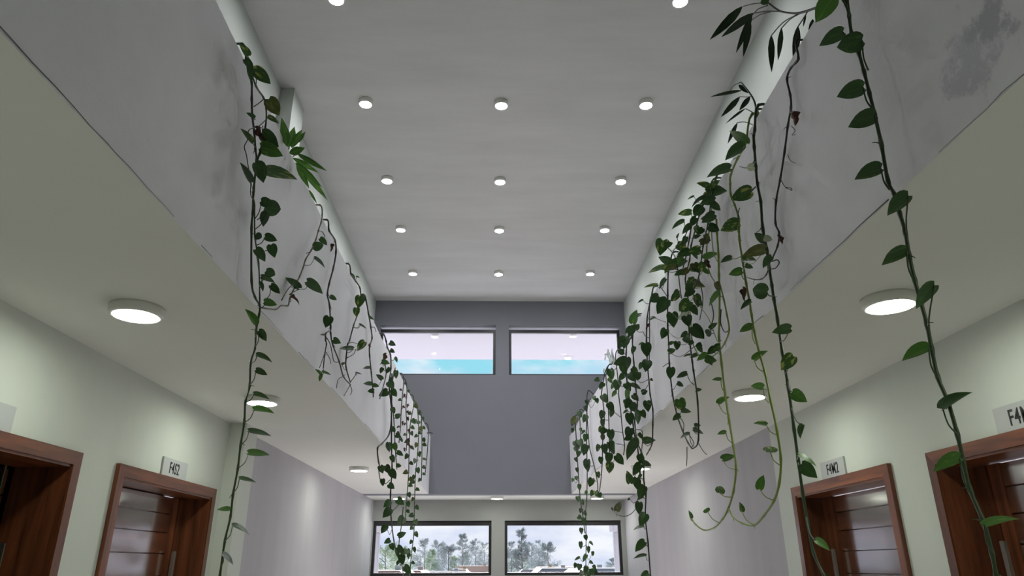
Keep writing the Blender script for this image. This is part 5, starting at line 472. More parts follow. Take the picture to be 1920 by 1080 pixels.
('pothos_vine','vine','bushiest pothos clump with many mottled leaves,midway along the right parapet','pothos vines trailing over the right parapet',(1.26,3.205,3.495),[(0.00478,0,[1.26,3.205,3.495,1.156,3.19,3.509,1.112,3.185,3.446,1.112,3.296,3.418,1.112,3.399,3.395,1.112,3.464,3.366,1.112,3.599,3.308,1.112,3.658,3.244,1.112,3.781,3.173,1.112,3.767,3.047,1.112,3.794,2.942],1),(0.00478,0,[1.26,3.142,3.495,1.156,3.127,3.509,1.1,3.122,3.401,1.1,3.461,3.403,1.1,3.574,3.346,1.1,3.67,3.28,1.1,3.773,3.234],1),(0.0042,0,[1.26,3.097,3.495,1.156,3.082,3.509,1.088,3.077,3.36,1.088,3.195,3.249,1.088,3.316,3.176,1.088,3.437,3.059,1.088,3.57,3.02],1),(0.00386,2,[1.26,3.152,3.495,1.156,3.137,3.509,1.112,3.132,3.384,1.112,3.261,3.242,1.112,3.343,3.157,1.112,3.34,3.034,1.112,3.242,2.92],1),(0.00412,2,[1.1,3.171,2.906,1.1,3.14,2.807,1.1,3.123,2.72,1.1,3.119,2.644,1.1,3.199,2.606,1.1,3.316,2.592,1.1,3.431,2.603,1.1,3.592,2.649,1.1,3.685,2.715,1.1,3.732,2.797,1.1,3.712,2.914,1.1,3.716,2.995],1),(0.00376,0,[1.088,3.895,3.41,1.088,3.672,3.376,1.088,3.548,3.384],0),(0.00397,0,[1.112,4.172,3.575,1.112,3.987,3.434,1.112,3.921,3.315,1.112,3.909,3.169,1.112,3.897,3.096],0),(0.00299,0,[1.1,3.388,2.743,1.1,3.314,2.79,1.1,3.343,2.887],0),(0.00268,2,[1.088,3.478,2.892,1.088,3.353,2.775,1.088,3.268,2.635,1.088,3.212,2.623],0),(0.00286,2,[1.112,3.717,2.749,1.112,3.594,2.676,1.112,3.476,2.619],0),(0.00309,1,[1.1,3.194,2.775,1.1,3.225,2.717,1.1,3.187,2.658,1.1,3.127,2.644],0),(0.00342,1,[1.088,4.258,3.307,1.088,4.142,3.207,1.088,4.126,3.171],0),(0.0029,0,[1.112,3.527,3.081,1.112,3.494,2.944,1.112,3.59,2.856],0),(0.00269,2,[1.1,3.192,3.239,1.1,3.208,3.096,1.1,3.165,3.018],0)],[('v',2,1.096,3.138,3.425,0.0656,0.657,0.169,0.236,0.696,1.0),('v',2,1.075,3.046,3.372,0.0505,-0.349,-0.034,0.322,0.879,1.0),('g',3,1.07,3.104,3.372,0.0965,0.56,-0.192,-0.143,-0.793,1.0),('g',3,1.094,3.078,3.312,0.0727,0.787,-0.15,0.217,0.558,1.0),('g',3,1.078,3.17,3.378,0.0806,0.838,-0.083,-0.158,0.516,1.0),('g',2,1.075,3.338,3.48,0.0373,0.819,-0.011,-0.056,0.572,1.0),('g',3,1.088,3.264,3.378,0.0759,0.699,-0.611,0.231,0.292,1.0),('v',0,1.074,3.413,3.421,0.0716,0.789,-0.068,0.127,0.597,1.0),('g',2,1.057,3.0,3.193,0.0711,0.829,-0.264,0.186,0.457,1.0),('g',3,1.084,3.59,3.453,0.0815,0.833,-0.108,-0.083,0.536,1.0),('g',2,1.1,3.528,3.401,0.0674,0.854,-0.25,0.001,0.456,1.0),('v',3,1.1,4.154,3.602,0.117,0.132,0.059,-0.611,0.778,1.0),('g',3,1.082,4.048,3.514,0.0536,-0.449,0.301,0.344,0.768,1.0),('v',0,1.082,3.768,3.394,0.0734,0.561,-0.641,-0.077,-0.518,1.0),('g',3,1.1,3.486,3.301,0.0382,-0.476,0.109,0.251,0.836,1.0),('g',2,1.067,3.423,3.207,0.064,0.769,-0.543,-0.313,0.127,1.0),('o',2,1.072,3.309,3.188,0.0554,-0.482,0.164,0.253,0.822,1.0),('g',2,1.097,4.015,3.38,0.083,0.567,0.065,0.382,0.727,1.0),('g',1,1.085,3.914,3.325,0.0912,-0.498,0.197,0.273,0.799,1.0),('v',0,1.075,4.082,3.383,0.1078,0.812,-0.077,-0.046,0.577,1.0),('b',3,1.093,3.335,3.105,0.0794,-0.495,-0.01,0.202,0.845,1.0),('d',3,1.099,3.321,3.093,0.0458,0.809,-0.575,-0.095,-0.08,1.0),('g',1,1.096,3.534,3.164,0.0605,0.025,-0.302,-0.644,0.703,1.0),('g',2,1.086,3.717,3.196,0.0555,0.794,-0.191,0.174,0.55,1.0),('g',1,1.081,3.751,3.428,0.0322,-0.26,-0.287,0.446,0.807,1.0),('g',2,1.063,4.037,3.281,0.0748,0.834,-0.292,-0.129,0.449,1.0),('v',0,1.06,4.253,3.327,0.0867,0.791,0.002,-0.031,0.61,1.0),('g',0,1.093,4.368,3.293,0.0825,0.631,-0.601,0.272,0.408,1.0),('g',3,1.09,4.147,3.183,0.1107,0.831,-0.465,0.132,0.276,1.0),('v',3,1.077,4.275,3.216,0.0702,0.656,-0.321,-0.085,-0.678,1.0),('o',3,1.08,3.632,3.082,0.0955,0.615,-0.238,-0.094,-0.746,1.0),('g',0,1.077,3.533,3.011,0.0634,0.83,-0.363,0.153,0.396,1.0),('v',3,1.077,3.513,2.972,0.0698,0.744,-0.474,0.275,-0.383,1.0),('v',2,1.08,3.633,2.98,0.0952,0.686,-0.607,0.273,0.294,1.0),('p',2,1.093,3.72,2.945,0.0674,0.816,-0.13,0.036,0.562,1.0),('g',3,1.067,3.974,3.032,0.0909,0.091,-0.1,-0.679,0.722,1.0),('g',1,1.055,3.64,2.895,0.0756,0.11,-0.137,-0.472,0.864,1.0),('g',1,1.066,3.586,2.815,0.0893,0.716,-0.558,-0.086,-0.411,1.0),('g',0,1.062,3.348,2.699,0.0517,-0.138,0.526,0.067,0.836,1.0),('v',0,1.077,3.326,2.72,0.0486,-0.43,-0.012,0.326,0.842,1.0),('b',2,1.068,3.103,2.829,0.0782,0.845,-0.255,-0.109,0.456,1.0),('g',1,1.08,4.209,3.007,0.0694,0.182,0.132,-0.656,0.72,1.0),('g',3,1.078,3.957,2.845,0.0527,0.132,-0.015,-0.65,0.749,1.0),('g',0,1.065,4.135,2.835,0.048,-0.45,0.325,0.376,0.742,1.0),('g',0,1.064,3.73,2.803,0.0575,0.069,-0.288,-0.441,0.847,1.0),('g',1,1.064,3.452,2.677,0.0353,0.685,-0.469,0.398,0.39,1.0),('b',1,1.095,3.276,2.61,0.0515,0.827,-0.28,0.108,0.475,1.0),('g',3,1.062,3.211,3.223,0.0421,0.788,-0.508,0.269,0.22,1.0),('o',0,1.099,3.298,3.229,0.05,0.756,-0.421,0.255,-0.431,1.0),('v',2,1.096,3.751,3.317,0.0484,0.711,-0.635,0.217,0.209,1.0),('o',3,1.061,3.536,3.133,0.0471,0.826,-0.419,0.204,0.317,1.0),('v',2,1.083,3.521,2.954,0.0499,0.725,-0.454,0.055,-0.516,1.0),('g',1,1.07,3.582,2.93,0.0586,0.733,-0.47,0.071,-0.487,1.0),('g',3,1.066,3.784,3.103,0.0458,0.841,-0.414,0.085,0.337,1.0),('g',2,1.098,3.356,3.402,0.0519,-0.359,0.525,0.129,0.761,1.0),('v',0,1.073,3.36,3.308,0.0522,0.77,-0.433,0.241,-0.401,1.0),('g',2,1.055,3.483,3.306,0.0553,0.86,-0.412,-0.089,0.287,1.0),('b',0,1.061,3.399,2.583,0.0555,0.567,-0.472,-0.249,-0.627,1.0),('g',3,1.072,3.542,3.049,0.0606,0.851,-0.439,-0.004,0.287,1.0),('v',0,1.087,3.148,3.395,0.0408,0.877,-0.327,0.003,0.353,1.0),('v',0,1.084,3.33,3.082,0.0537,0.848,-0.498,0.128,0.132,1.0),('b',0,1.087,3.951,3.352,0.0771,0.852,-0.38,-0.051,0.357,1.0),('g',3,1.07,3.191,2.59,0.0457,0.832,-0.278,0.078,0.473,1.0),('g',3,1.083,3.551,3.245,0.0655,0.745,-0.252,0.314,0.531,1.0),('v',2,1.071,3.192,2.577,0.0404,0.788,-0.179,0.212,0.55,1.0),('v',0,1.074,3.328,3.158,0.0647,0.693,-0.388,0.395,0.462,1.0),('o',2,1.07,3.134,2.891,0.0525,0.728,-0.426,0.25,-0.476,1.0),('v',2,1.094,3.929,3.322,0.076,0.768,-0.172,0.217,0.577,1.0),('g',0,1.085,3.094,3.301,0.0527,0.731,-0.402,0.039,-0.551,1.0),('g',2,1.08,3.289,2.607,0.05,0.804,-0.372,0.224,0.406,1.0),('g',2,1.099,3.802,2.85,0.0453,0.765,-0.371,0.304,0.43,1.0),('g',1,1.055,3.277,3.317,0.0555,0.865,-0.396,0.095,0.294,1.0),('o',2,1.079,3.613,3.101,0.0642,0.661,-0.307,-0.028,-0.684,1.0),('b',0,1.078,3.715,3.28,0.0412,0.857,-0.449,0.016,0.253,1.0),('b',1,1.055,3.257,3.013,0.0369,0.707,-0.396,0.041,-0.584,1.0),('v',0,1.071,3.479,3.056,0.0457,0.842,-0.288,0.058,0.453,1.0),('g',1,1.055,3.488,2.677,0.0418,0.72,-0.483,0.103,-0.488,1.0),('b',1,1.077,3.418,2.61,0.0596,0.819,-0.243,0.105,0.509,1.0),('o',0,1.077,3.829,3.277,0.0603,0.805,-0.21,0.144,0.535,1.0),('g',3,1.1,3.713,3.126,0.0429,0.73,-0.498,-0.038,-0.467,1.0),('g',1,1.065,3.126,3.194,0.0599,0.622,-0.555,-0.135,-0.536,1.0),('v',0,1.099,3.78,2.986,0.0412,0.836,-0.371,0.083,0.396,1.0),('v',0,1.095,3.217,3.286,0.036,0.753,-0.223,0.308,0.537,1.0),('g',0,1.065,3.549,2.651,0.0382,0.815,-0.298,0.133,0.48,1.0),('v',0,1.097,3.139,3.372,0.0547,0.822,-0.186,0.155,0.516,1.0),('v',1,1.077,3.834,3.1,0.0616,0.821,-0.396,0.177,0.371,1.0),('g',1,1.089,3.867,3.119,0.0487,0.843,-0.424,-0.068,0.324,1.0),('o',3,1.074,3.537,3.147,0.0621,0.628,-0.439,-0.185,-0.616,1.0),('g',1,1.094,3.468,2.607,0.0441,0.716,-0.49,0.133,-0.479,1.0)],[(0.00198,0,[1.1,3.146,3.401,1.092,3.142,3.411,1.096,3.138,3.425]),(0.00192,0,[1.1,3.13,3.401,1.081,3.088,3.377,1.075,3.046,3.372]),(0.00195,0,[1.1,3.223,3.401,1.079,3.164,3.374,1.07,3.104,3.372]),(0.00192,0,[1.1,3.141,3.318,1.091,3.11,3.308,1.094,3.078,3.312]),(0.00198,0,[1.1,3.263,3.398,1.083,3.217,3.378,1.078,3.17,3.378]),(0.00209,0,[1.1,3.281,3.402,1.081,3.31,3.431,1.075,3.338,3.48]),(0.00203,0,[1.1,3.323,3.384,1.088,3.294,3.375,1.088,3.264,3.378]),(0.00211,0,[1.1,3.454,3.403,1.081,3.434,3.407,1.074,3.413,3.421]),(0.00186,0,[1.1,3.19,3.264,1.073,3.095,3.208,1.057,3.0,3.193]),(0.00221,0,[1.1,3.587,3.404,1.086,3.589,3.423,1.084,3.59,3.453]),(0.00217,0,[1.1,3.524,3.371,1.094,3.526,3.383,1.1,3.528,3.401]),(0.00253,0,[1.1,4.127,3.554,1.094,4.14,3.573,1.1,4.154,3.602]),(0.00246,0,[1.1,4.081,3.519,1.085,4.064,3.513,1.082,4.048,3.514]),(0.00229,0,[1.1,3.863,3.418,1.085,3.816,3.396,1.082,3.768,3.394]),(0.00213,0,[1.1,3.522,3.306,1.094,3.504,3.3,1.1,3.486,3.301]),(0.00208,0,[1.1,3.588,3.259,1.078,3.505,3.215,1.067,3.423,3.207]),(0.00201,0,[1.1,3.359,3.187,1.08,3.334,3.181,1.072,3.309,3.188]),(0.00241,0,[1.1,3.884,3.306,1.092,3.95,3.328,1.097,4.015,3.38]),(0.00235,0,[1.1,3.877,3.278,1.086,3.896,3.296,1.085,3.914,3.325]),(0.00245,0,[1.1,3.876,3.267,1.082,3.979,3.301,1.075,4.082,3.383]),(0.00201,0,[1.1,3.305,3.063,1.09,3.32,3.079,1.093,3.335,3.105]),(0.002,0,[1.1,3.305,3.069,1.094,3.313,3.078,1.099,3.321,3.093]),(0.00212,0,[1.1,3.658,3.204,1.092,3.596,3.171,1.096,3.534,3.164]),(0.00222,0,[1.1,3.715,3.17,1.087,3.716,3.18,1.086,3.717,3.196]),(0.00229,0,[1.1,3.764,3.403,1.084,3.757,3.412,1.081,3.751,3.428]),(0.0024,0,[1.1,4.305,3.326,1.076,4.171,3.276,1.063,4.037,3.281]),(0.00252,0,[1.1,4.305,3.326,1.074,4.279,3.32,1.06,4.253,3.327]),(0.00257,0,[1.1,4.181,3.209,1.091,4.275,3.23,1.093,4.368,3.293]),(0.00244,0,[1.1,4.172,3.189,1.089,4.159,3.183,1.09,4.147,3.183]),(0.00251,0,[1.1,4.172,3.189,1.083,4.223,3.191,1.077,4.275,3.216]),(0.00216,0,[1.1,3.732,3.083,1.084,3.682,3.072,1.08,3.632,3.082]),(0.00209,0,[1.1,3.61,3.035,1.083,3.571,3.015,1.077,3.533,3.011]),(0.00207,0,[1.1,3.728,3.026,1.082,3.62,2.977,1.077,3.513,2.972]),(0.00214,0,[1.1,3.715,2.977,1.084,3.674,2.97,1.08,3.633,2.98]),(0.00218,0,[1.1,3.752,2.931,1.091,3.736,2.935,1.093,3.72,2.945]),(0.00232,0,[1.1,3.753,2.928,1.077,3.864,2.955,1.067,3.974,3.032]),(0.00212,0,[1.1,3.753,2.928,1.072,3.696,2.899,1.055,3.64,2.895]),(0.00208,0,[1.1,3.727,2.826,1.077,3.657,2.806,1.066,3.586,2.815]),(0.00194,0,[1.1,3.337,2.7,1.075,3.343,2.695,1.062,3.348,2.699]),(0.00193,0,[1.1,3.347,2.716,1.082,3.336,2.715,1.077,3.326,2.72]),(0.00184,0,[1.1,3.144,2.82,1.078,3.123,2.819,1.068,3.103,2.829]),(0.00244,0,[1.1,3.725,2.836,1.084,3.967,2.87,1.08,4.209,3.007]),(0.00228,0,[1.1,3.725,2.785,1.083,3.841,2.791,1.078,3.957,2.845]),(0.00236,0,[1.1,3.698,2.739,1.076,3.917,2.742,1.065,4.135,2.835]),(0.00215,0,[1.1,3.732,2.797,1.076,3.731,2.797,1.064,3.73,2.803]),(0.00198,0,[1.1,3.614,2.7,1.076,3.533,2.672,1.064,3.452,2.677]),(0.00188,0,[1.1,3.292,2.595,1.092,3.284,2.6,1.095,3.276,2.61]),(0.00197,0,[1.1,3.28,3.237,1.075,3.246,3.222,1.062,3.211,3.223]),(0.00202,0,[1.1,3.312,3.217,1.093,3.305,3.221,1.099,3.298,3.229]),(0.00227,0,[1.1,3.696,3.268,1.092,3.724,3.285,1.096,3.751,3.317]),(0.00212,0,[1.1,3.694,3.183,1.074,3.615,3.14,1.061,3.536,3.133]),(0.00208,0,[1.1,3.516,2.906,1.085,3.519,2.925,1.083,3.521,2.954]),(0.0021,0,[1.1,3.714,2.954,1.079,3.648,2.928,1.07,3.582,2.93]),(0.00224,0,[1.1,3.861,3.118,1.077,3.823,3.102,1.066,3.784,3.103]),(0.00208,0,[1.1,3.351,3.378,1.093,3.353,3.387,1.098,3.356,3.402]),(0.00206,0,[1.1,3.454,3.335,1.08,3.407,3.312,1.073,3.36,3.308]),(0.00213,0,[1.1,3.592,3.333,1.072,3.538,3.307,1.055,3.483,3.306]),(0.00194,0,[1.1,3.52,2.629,1.074,3.459,2.593,1.061,3.399,2.583]),(0.0021,0,[1.1,3.592,3.04,1.08,3.567,3.039,1.072,3.542,3.049]),(0.00197,0,[1.1,3.189,3.401,1.088,3.168,3.394,1.087,3.148,3.395]),(0.002,0,[1.1,3.438,3.11,1.086,3.384,3.085,1.084,3.33,3.082]),(0.00237,0,[1.1,3.884,3.305,1.088,3.917,3.321,1.087,3.951,3.352]),(0.00183,0,[1.1,3.278,2.596,1.079,3.235,2.584,1.07,3.191,2.59]),(0.00215,0,[1.1,3.604,3.242,1.085,3.578,3.238,1.083,3.551,3.245]),(0.00183,0,[1.1,3.293,2.595,1.08,3.242,2.575,1.071,3.192,2.577]),(0.00202,0,[1.1,3.388,3.159,1.081,3.358,3.152,1.074,3.328,3.158]),(0.00187,0,[1.1,3.207,2.906,1.079,3.17,2.891,1.07,3.134,2.891]),(0.00236,0,[1.1,3.877,3.274,1.091,3.903,3.291,1.094,3.929,3.322]),(0.00193,0,[1.1,3.149,3.309,1.086,3.121,3.299,1.085,3.094,3.301]),(0.00189,0,[1.1,3.342,2.595,1.084,3.316,2.595,1.08,3.289,2.607]),(0.0022,0,[1.1,3.73,2.812,1.094,3.766,2.823,1.099,3.802,2.85]),(0.00202,0,[1.1,3.403,3.357,1.072,3.34,3.323,1.055,3.277,3.317]),(0.00215,0,[1.1,3.736,3.123,1.083,3.675,3.099,1.079,3.613,3.101]),(0.00224,0,[1.1,3.717,3.259,1.083,3.716,3.267,1.078,3.715,3.28]),(0.00195,0,[1.1,3.461,3.088,1.072,3.359,3.028,1.055,3.257,3.013]),(0.00207,0,[1.1,3.537,3.057,1.079,3.508,3.05,1.071,3.479,3.056]),(0.002,0,[1.1,3.627,2.707,1.072,3.557,2.677,1.055,3.488,2.677]),(0.00195,0,[1.1,3.495,2.622,1.082,3.457,2.608,1.077,3.418,2.61]),(0.0023,0,[1.1,3.877,3.276,1.082,3.853,3.271,1.077,3.829,3.277]),(0.00221,0,[1.1,3.736,3.118,1.094,3.724,3.119,1.1,3.713,3.126]),(0.00192,0,[1.1,3.229,3.222,1.077,3.177,3.197,1.065,3.126,3.194]),(0.00221,0,[1.1,3.745,2.958,1.094,3.763,2.968,1.099,3.78,2.986]),(0.00199,0,[1.1,3.223,3.273,1.092,3.22,3.278,1.095,3.217,3.286]),(0.00203,0,[1.1,3.621,2.67,1.077,3.585,2.652,1.065,3.549,2.651]),(0.00196,0,[1.1,3.142,3.35,1.092,3.14,3.359,1.097,3.139,3.372]),(0.00226,0,[1.1,3.857,3.088,1.083,3.845,3.091,1.077,3.834,3.1]),(0.00228,0,[1.1,3.858,3.1,1.088,3.863,3.107,1.089,3.867,3.119]),(0.00212,0,[1.1,3.684,3.189,1.081,3.61,3.152,1.074,3.537,3.147]),(0.00198,0,[1.1,3.486,2.619,1.091,3.477,2.611,1.094,3.468,2.607])]),
('pothos_vine','vine','pair of dark pothos stems joined at the tip,below the bushy right clump','pothos vines trailing over the right parapet',(1.26,4.141,3.495),[(0.00536,1,[1.26,4.141,3.495,1.159,4.126,3.509,1.127,4.121,3.438,1.127,4.194,3.402,1.127,4.263,3.257,1.127,4.331,3.073,1.127,4.349,2.944,1.127,4.377,2.827,1.127,4.365,2.624,1.127,4.296,2.472,1.127,4.204,2.364,1.127,4.111,2.279,1.127,4.034,2.233],1),(0.0048,1,[1.115,3.804,2.946,1.115,3.828,2.818,1.115,3.819,2.686,1.115,3.815,2.635,1.115,3.793,2.457,1.115,3.853,2.252,1.115,3.969,2.224],1),(0.00245,1,[1.103,4.055,2.246,1.103,4.078,2.183,1.103,4.105,2.144],0),(0.00232,1,[1.127,3.905,2.246,1.127,3.83,2.191,1.127,3.769,2.162],0),(0.00314,1,[1.115,4.328,2.821,1.115,4.428,2.834,1.115,4.504,2.84],0),(0.0027,1,[1.103,4.005,2.316,1.103,3.905,2.246,1.103,3.955,2.23],0),(0.00289,1,[1.127,4.236,2.453,1.127,4.166,2.398,1.127,4.195,2.355],0)],[('g',0,1.109,4.274,2.774,0.0739,0.781,-0.594,0.18,-0.068,1.0),('g',0,1.096,3.884,2.635,0.0637,0.809,-0.221,0.089,0.537,1.0),('g',0,1.082,4.056,2.621,0.0409,0.663,-0.449,-0.083,-0.593,1.0),('v',0,1.097,4.11,2.534,0.0857,0.057,-0.191,-0.547,0.813,1.0),('g',2,1.097,4.076,2.46,0.055,0.578,-0.242,-0.188,-0.756,1.0),('g',3,1.091,4.097,2.435,0.0532,0.787,-0.374,0.191,0.453,1.0),('g',0,1.106,3.87,2.337,0.0343,0.575,-0.29,-0.192,-0.741,1.0),('g',2,1.097,3.869,2.313,0.0575,0.621,-0.25,-0.046,-0.741,1.0),('g',3,1.105,3.981,2.306,0.0596,0.738,0.087,-0.325,0.586,1.0),('g',0,1.098,3.734,2.503,0.0283,0.523,-0.356,-0.285,-0.72,1.0),('g',3,1.113,3.841,2.73,0.042,0.805,-0.06,0.024,0.59,1.0),('g',0,1.09,3.676,2.761,0.0338,0.805,-0.372,0.202,0.416,1.0),('g',3,1.083,4.15,2.891,0.0336,-0.44,0.195,0.365,0.797,1.0)],[(0.00242,1,[1.115,4.327,2.761,1.106,4.301,2.762,1.109,4.274,2.774]),(0.0022,1,[1.115,3.824,2.552,1.1,3.854,2.583,1.096,3.884,2.635]),(0.00228,1,[1.115,4.341,2.667,1.092,4.199,2.615,1.082,4.056,2.621]),(0.00229,1,[1.115,4.264,2.498,1.1,4.187,2.5,1.097,4.11,2.534]),(0.00226,1,[1.115,4.191,2.444,1.1,4.134,2.44,1.097,4.076,2.46]),(0.00226,1,[1.115,4.179,2.435,1.097,4.138,2.426,1.091,4.097,2.435]),(0.00213,1,[1.115,3.834,2.318,1.104,3.852,2.323,1.106,3.87,2.337]),(0.00212,1,[1.115,3.838,2.278,1.1,3.854,2.291,1.097,3.869,2.313]),(0.00218,1,[1.115,3.966,2.232,1.104,3.974,2.261,1.105,3.981,2.306]),(0.00209,1,[1.115,3.799,2.508,1.1,3.766,2.499,1.098,3.734,2.503]),(0.00219,1,[1.115,3.821,2.71,1.108,3.831,2.717,1.113,3.841,2.73]),(0.00212,1,[1.115,3.826,2.793,1.097,3.751,2.761,1.09,3.676,2.761]),(0.00238,1,[1.115,4.304,2.925,1.093,4.227,2.892,1.083,4.15,2.891])]),
('pothos_vine','vine','pothos with two close parallel stems and heart leaves,just past the bushy right clump','pothos vines trailing over the right parapet',(1.26,4.747,3.495),[(0.00586,1,[1.26,4.747,3.495,1.16,4.732,3.509,1.132,4.727,3.422,1.132,4.788,3.409,1.132,4.924,3.326,1.132,5.014,3.163,1.132,5.034,2.975,1.132,5.027,2.864,1.132,5.023,2.772,1.132,4.974,2.652,1.132,5.011,2.552,1.132,5.072,2.437,1.132,5.178,2.4,1.132,5.302,2.379],1),(0.00465,1,[1.26,4.736,3.495,1.16,4.721,3.509,1.12,4.716,3.397,1.12,4.771,3.351,1.12,4.851,3.133,1.12,4.924,2.985],0),(0.00295,1,[1.108,4.83,3.289,1.108,4.627,3.239,1.108,4.51,3.179,1.108,4.304,3.086],0),(0.00321,1,[1.132,4.897,3.164,1.132,5.032,3.223,1.132,5.094,3.277],0)],[('g',2,1.077,4.79,3.09,0.0979,0.085,-0.074,-0.608,0.786,1.0),('g',2,1.102,4.889,2.992,0.094,0.126,0.072,-0.485,0.862,1.0),('g',2,1.077,4.96,2.991,0.051,0.814,-0.499,0.055,0.292,1.0),('g',0,1.082,5.142,3.314,0.0582,-0.148,0.307,0.343,0.876,1.0),('d',2,1.106,4.751,3.218,0.039,0.797,-0.357,0.178,0.453,1.0),('g',2,1.118,5.076,3.182,0.0369,0.79,-0.152,0.073,0.59,1.0),('g',2,1.084,5.279,2.96,0.0741,-0.193,0.344,0.402,0.827,1.0),('g',0,1.102,5.17,2.822,0.0566,-0.3,0.539,0.256,0.744,1.0),('g',2,1.116,5.073,2.736,0.0804,0.082,-0.079,-0.548,0.829,1.0),('g',2,1.119,5.316,2.484,0.0909,0.536,-0.224,-0.308,-0.753,1.0),('g',3,1.091,4.83,3.435,0.0456,0.807,-0.134,-0.039,0.574,1.0),('g',2,1.118,4.623,3.23,0.0537,0.803,-0.089,-0.046,0.587,1.0),('g',1,1.091,4.787,2.831,0.024,-0.05,-0.383,-0.518,0.763,1.0)],[(0.00258,1,[1.12,4.964,3.112,1.093,4.877,3.083,1.077,4.79,3.09]),(0.00261,1,[1.12,4.977,2.993,1.105,4.933,2.983,1.102,4.889,2.992]),(0.00264,1,[1.12,4.978,2.98,1.092,4.969,2.981,1.077,4.96,2.991]),(0.00279,1,[1.12,5.04,3.259,1.095,5.091,3.274,1.082,5.142,3.314]),(0.00258,1,[1.12,4.817,3.225,1.107,4.784,3.215,1.106,4.751,3.218]),(0.00273,1,[1.12,4.962,3.135,1.113,5.019,3.146,1.118,5.076,3.182]),(0.00279,1,[1.12,5.001,2.878,1.096,5.14,2.89,1.084,5.279,2.96]),(0.00271,1,[1.12,5.015,2.841,1.105,5.092,2.816,1.102,5.17,2.822]),(0.00265,1,[1.12,4.941,2.69,1.112,5.007,2.699,1.116,5.073,2.736]),(0.00271,1,[1.12,5.001,2.425,1.113,5.159,2.423,1.119,5.316,2.484]),(0.00266,1,[1.12,4.753,3.381,1.1,4.791,3.398,1.091,4.83,3.435]),(0.00252,1,[1.12,4.598,3.216,1.113,4.61,3.22,1.118,4.623,3.23]),(0.00253,1,[1.12,4.975,2.87,1.1,4.881,2.831,1.091,4.787,2.831])]),
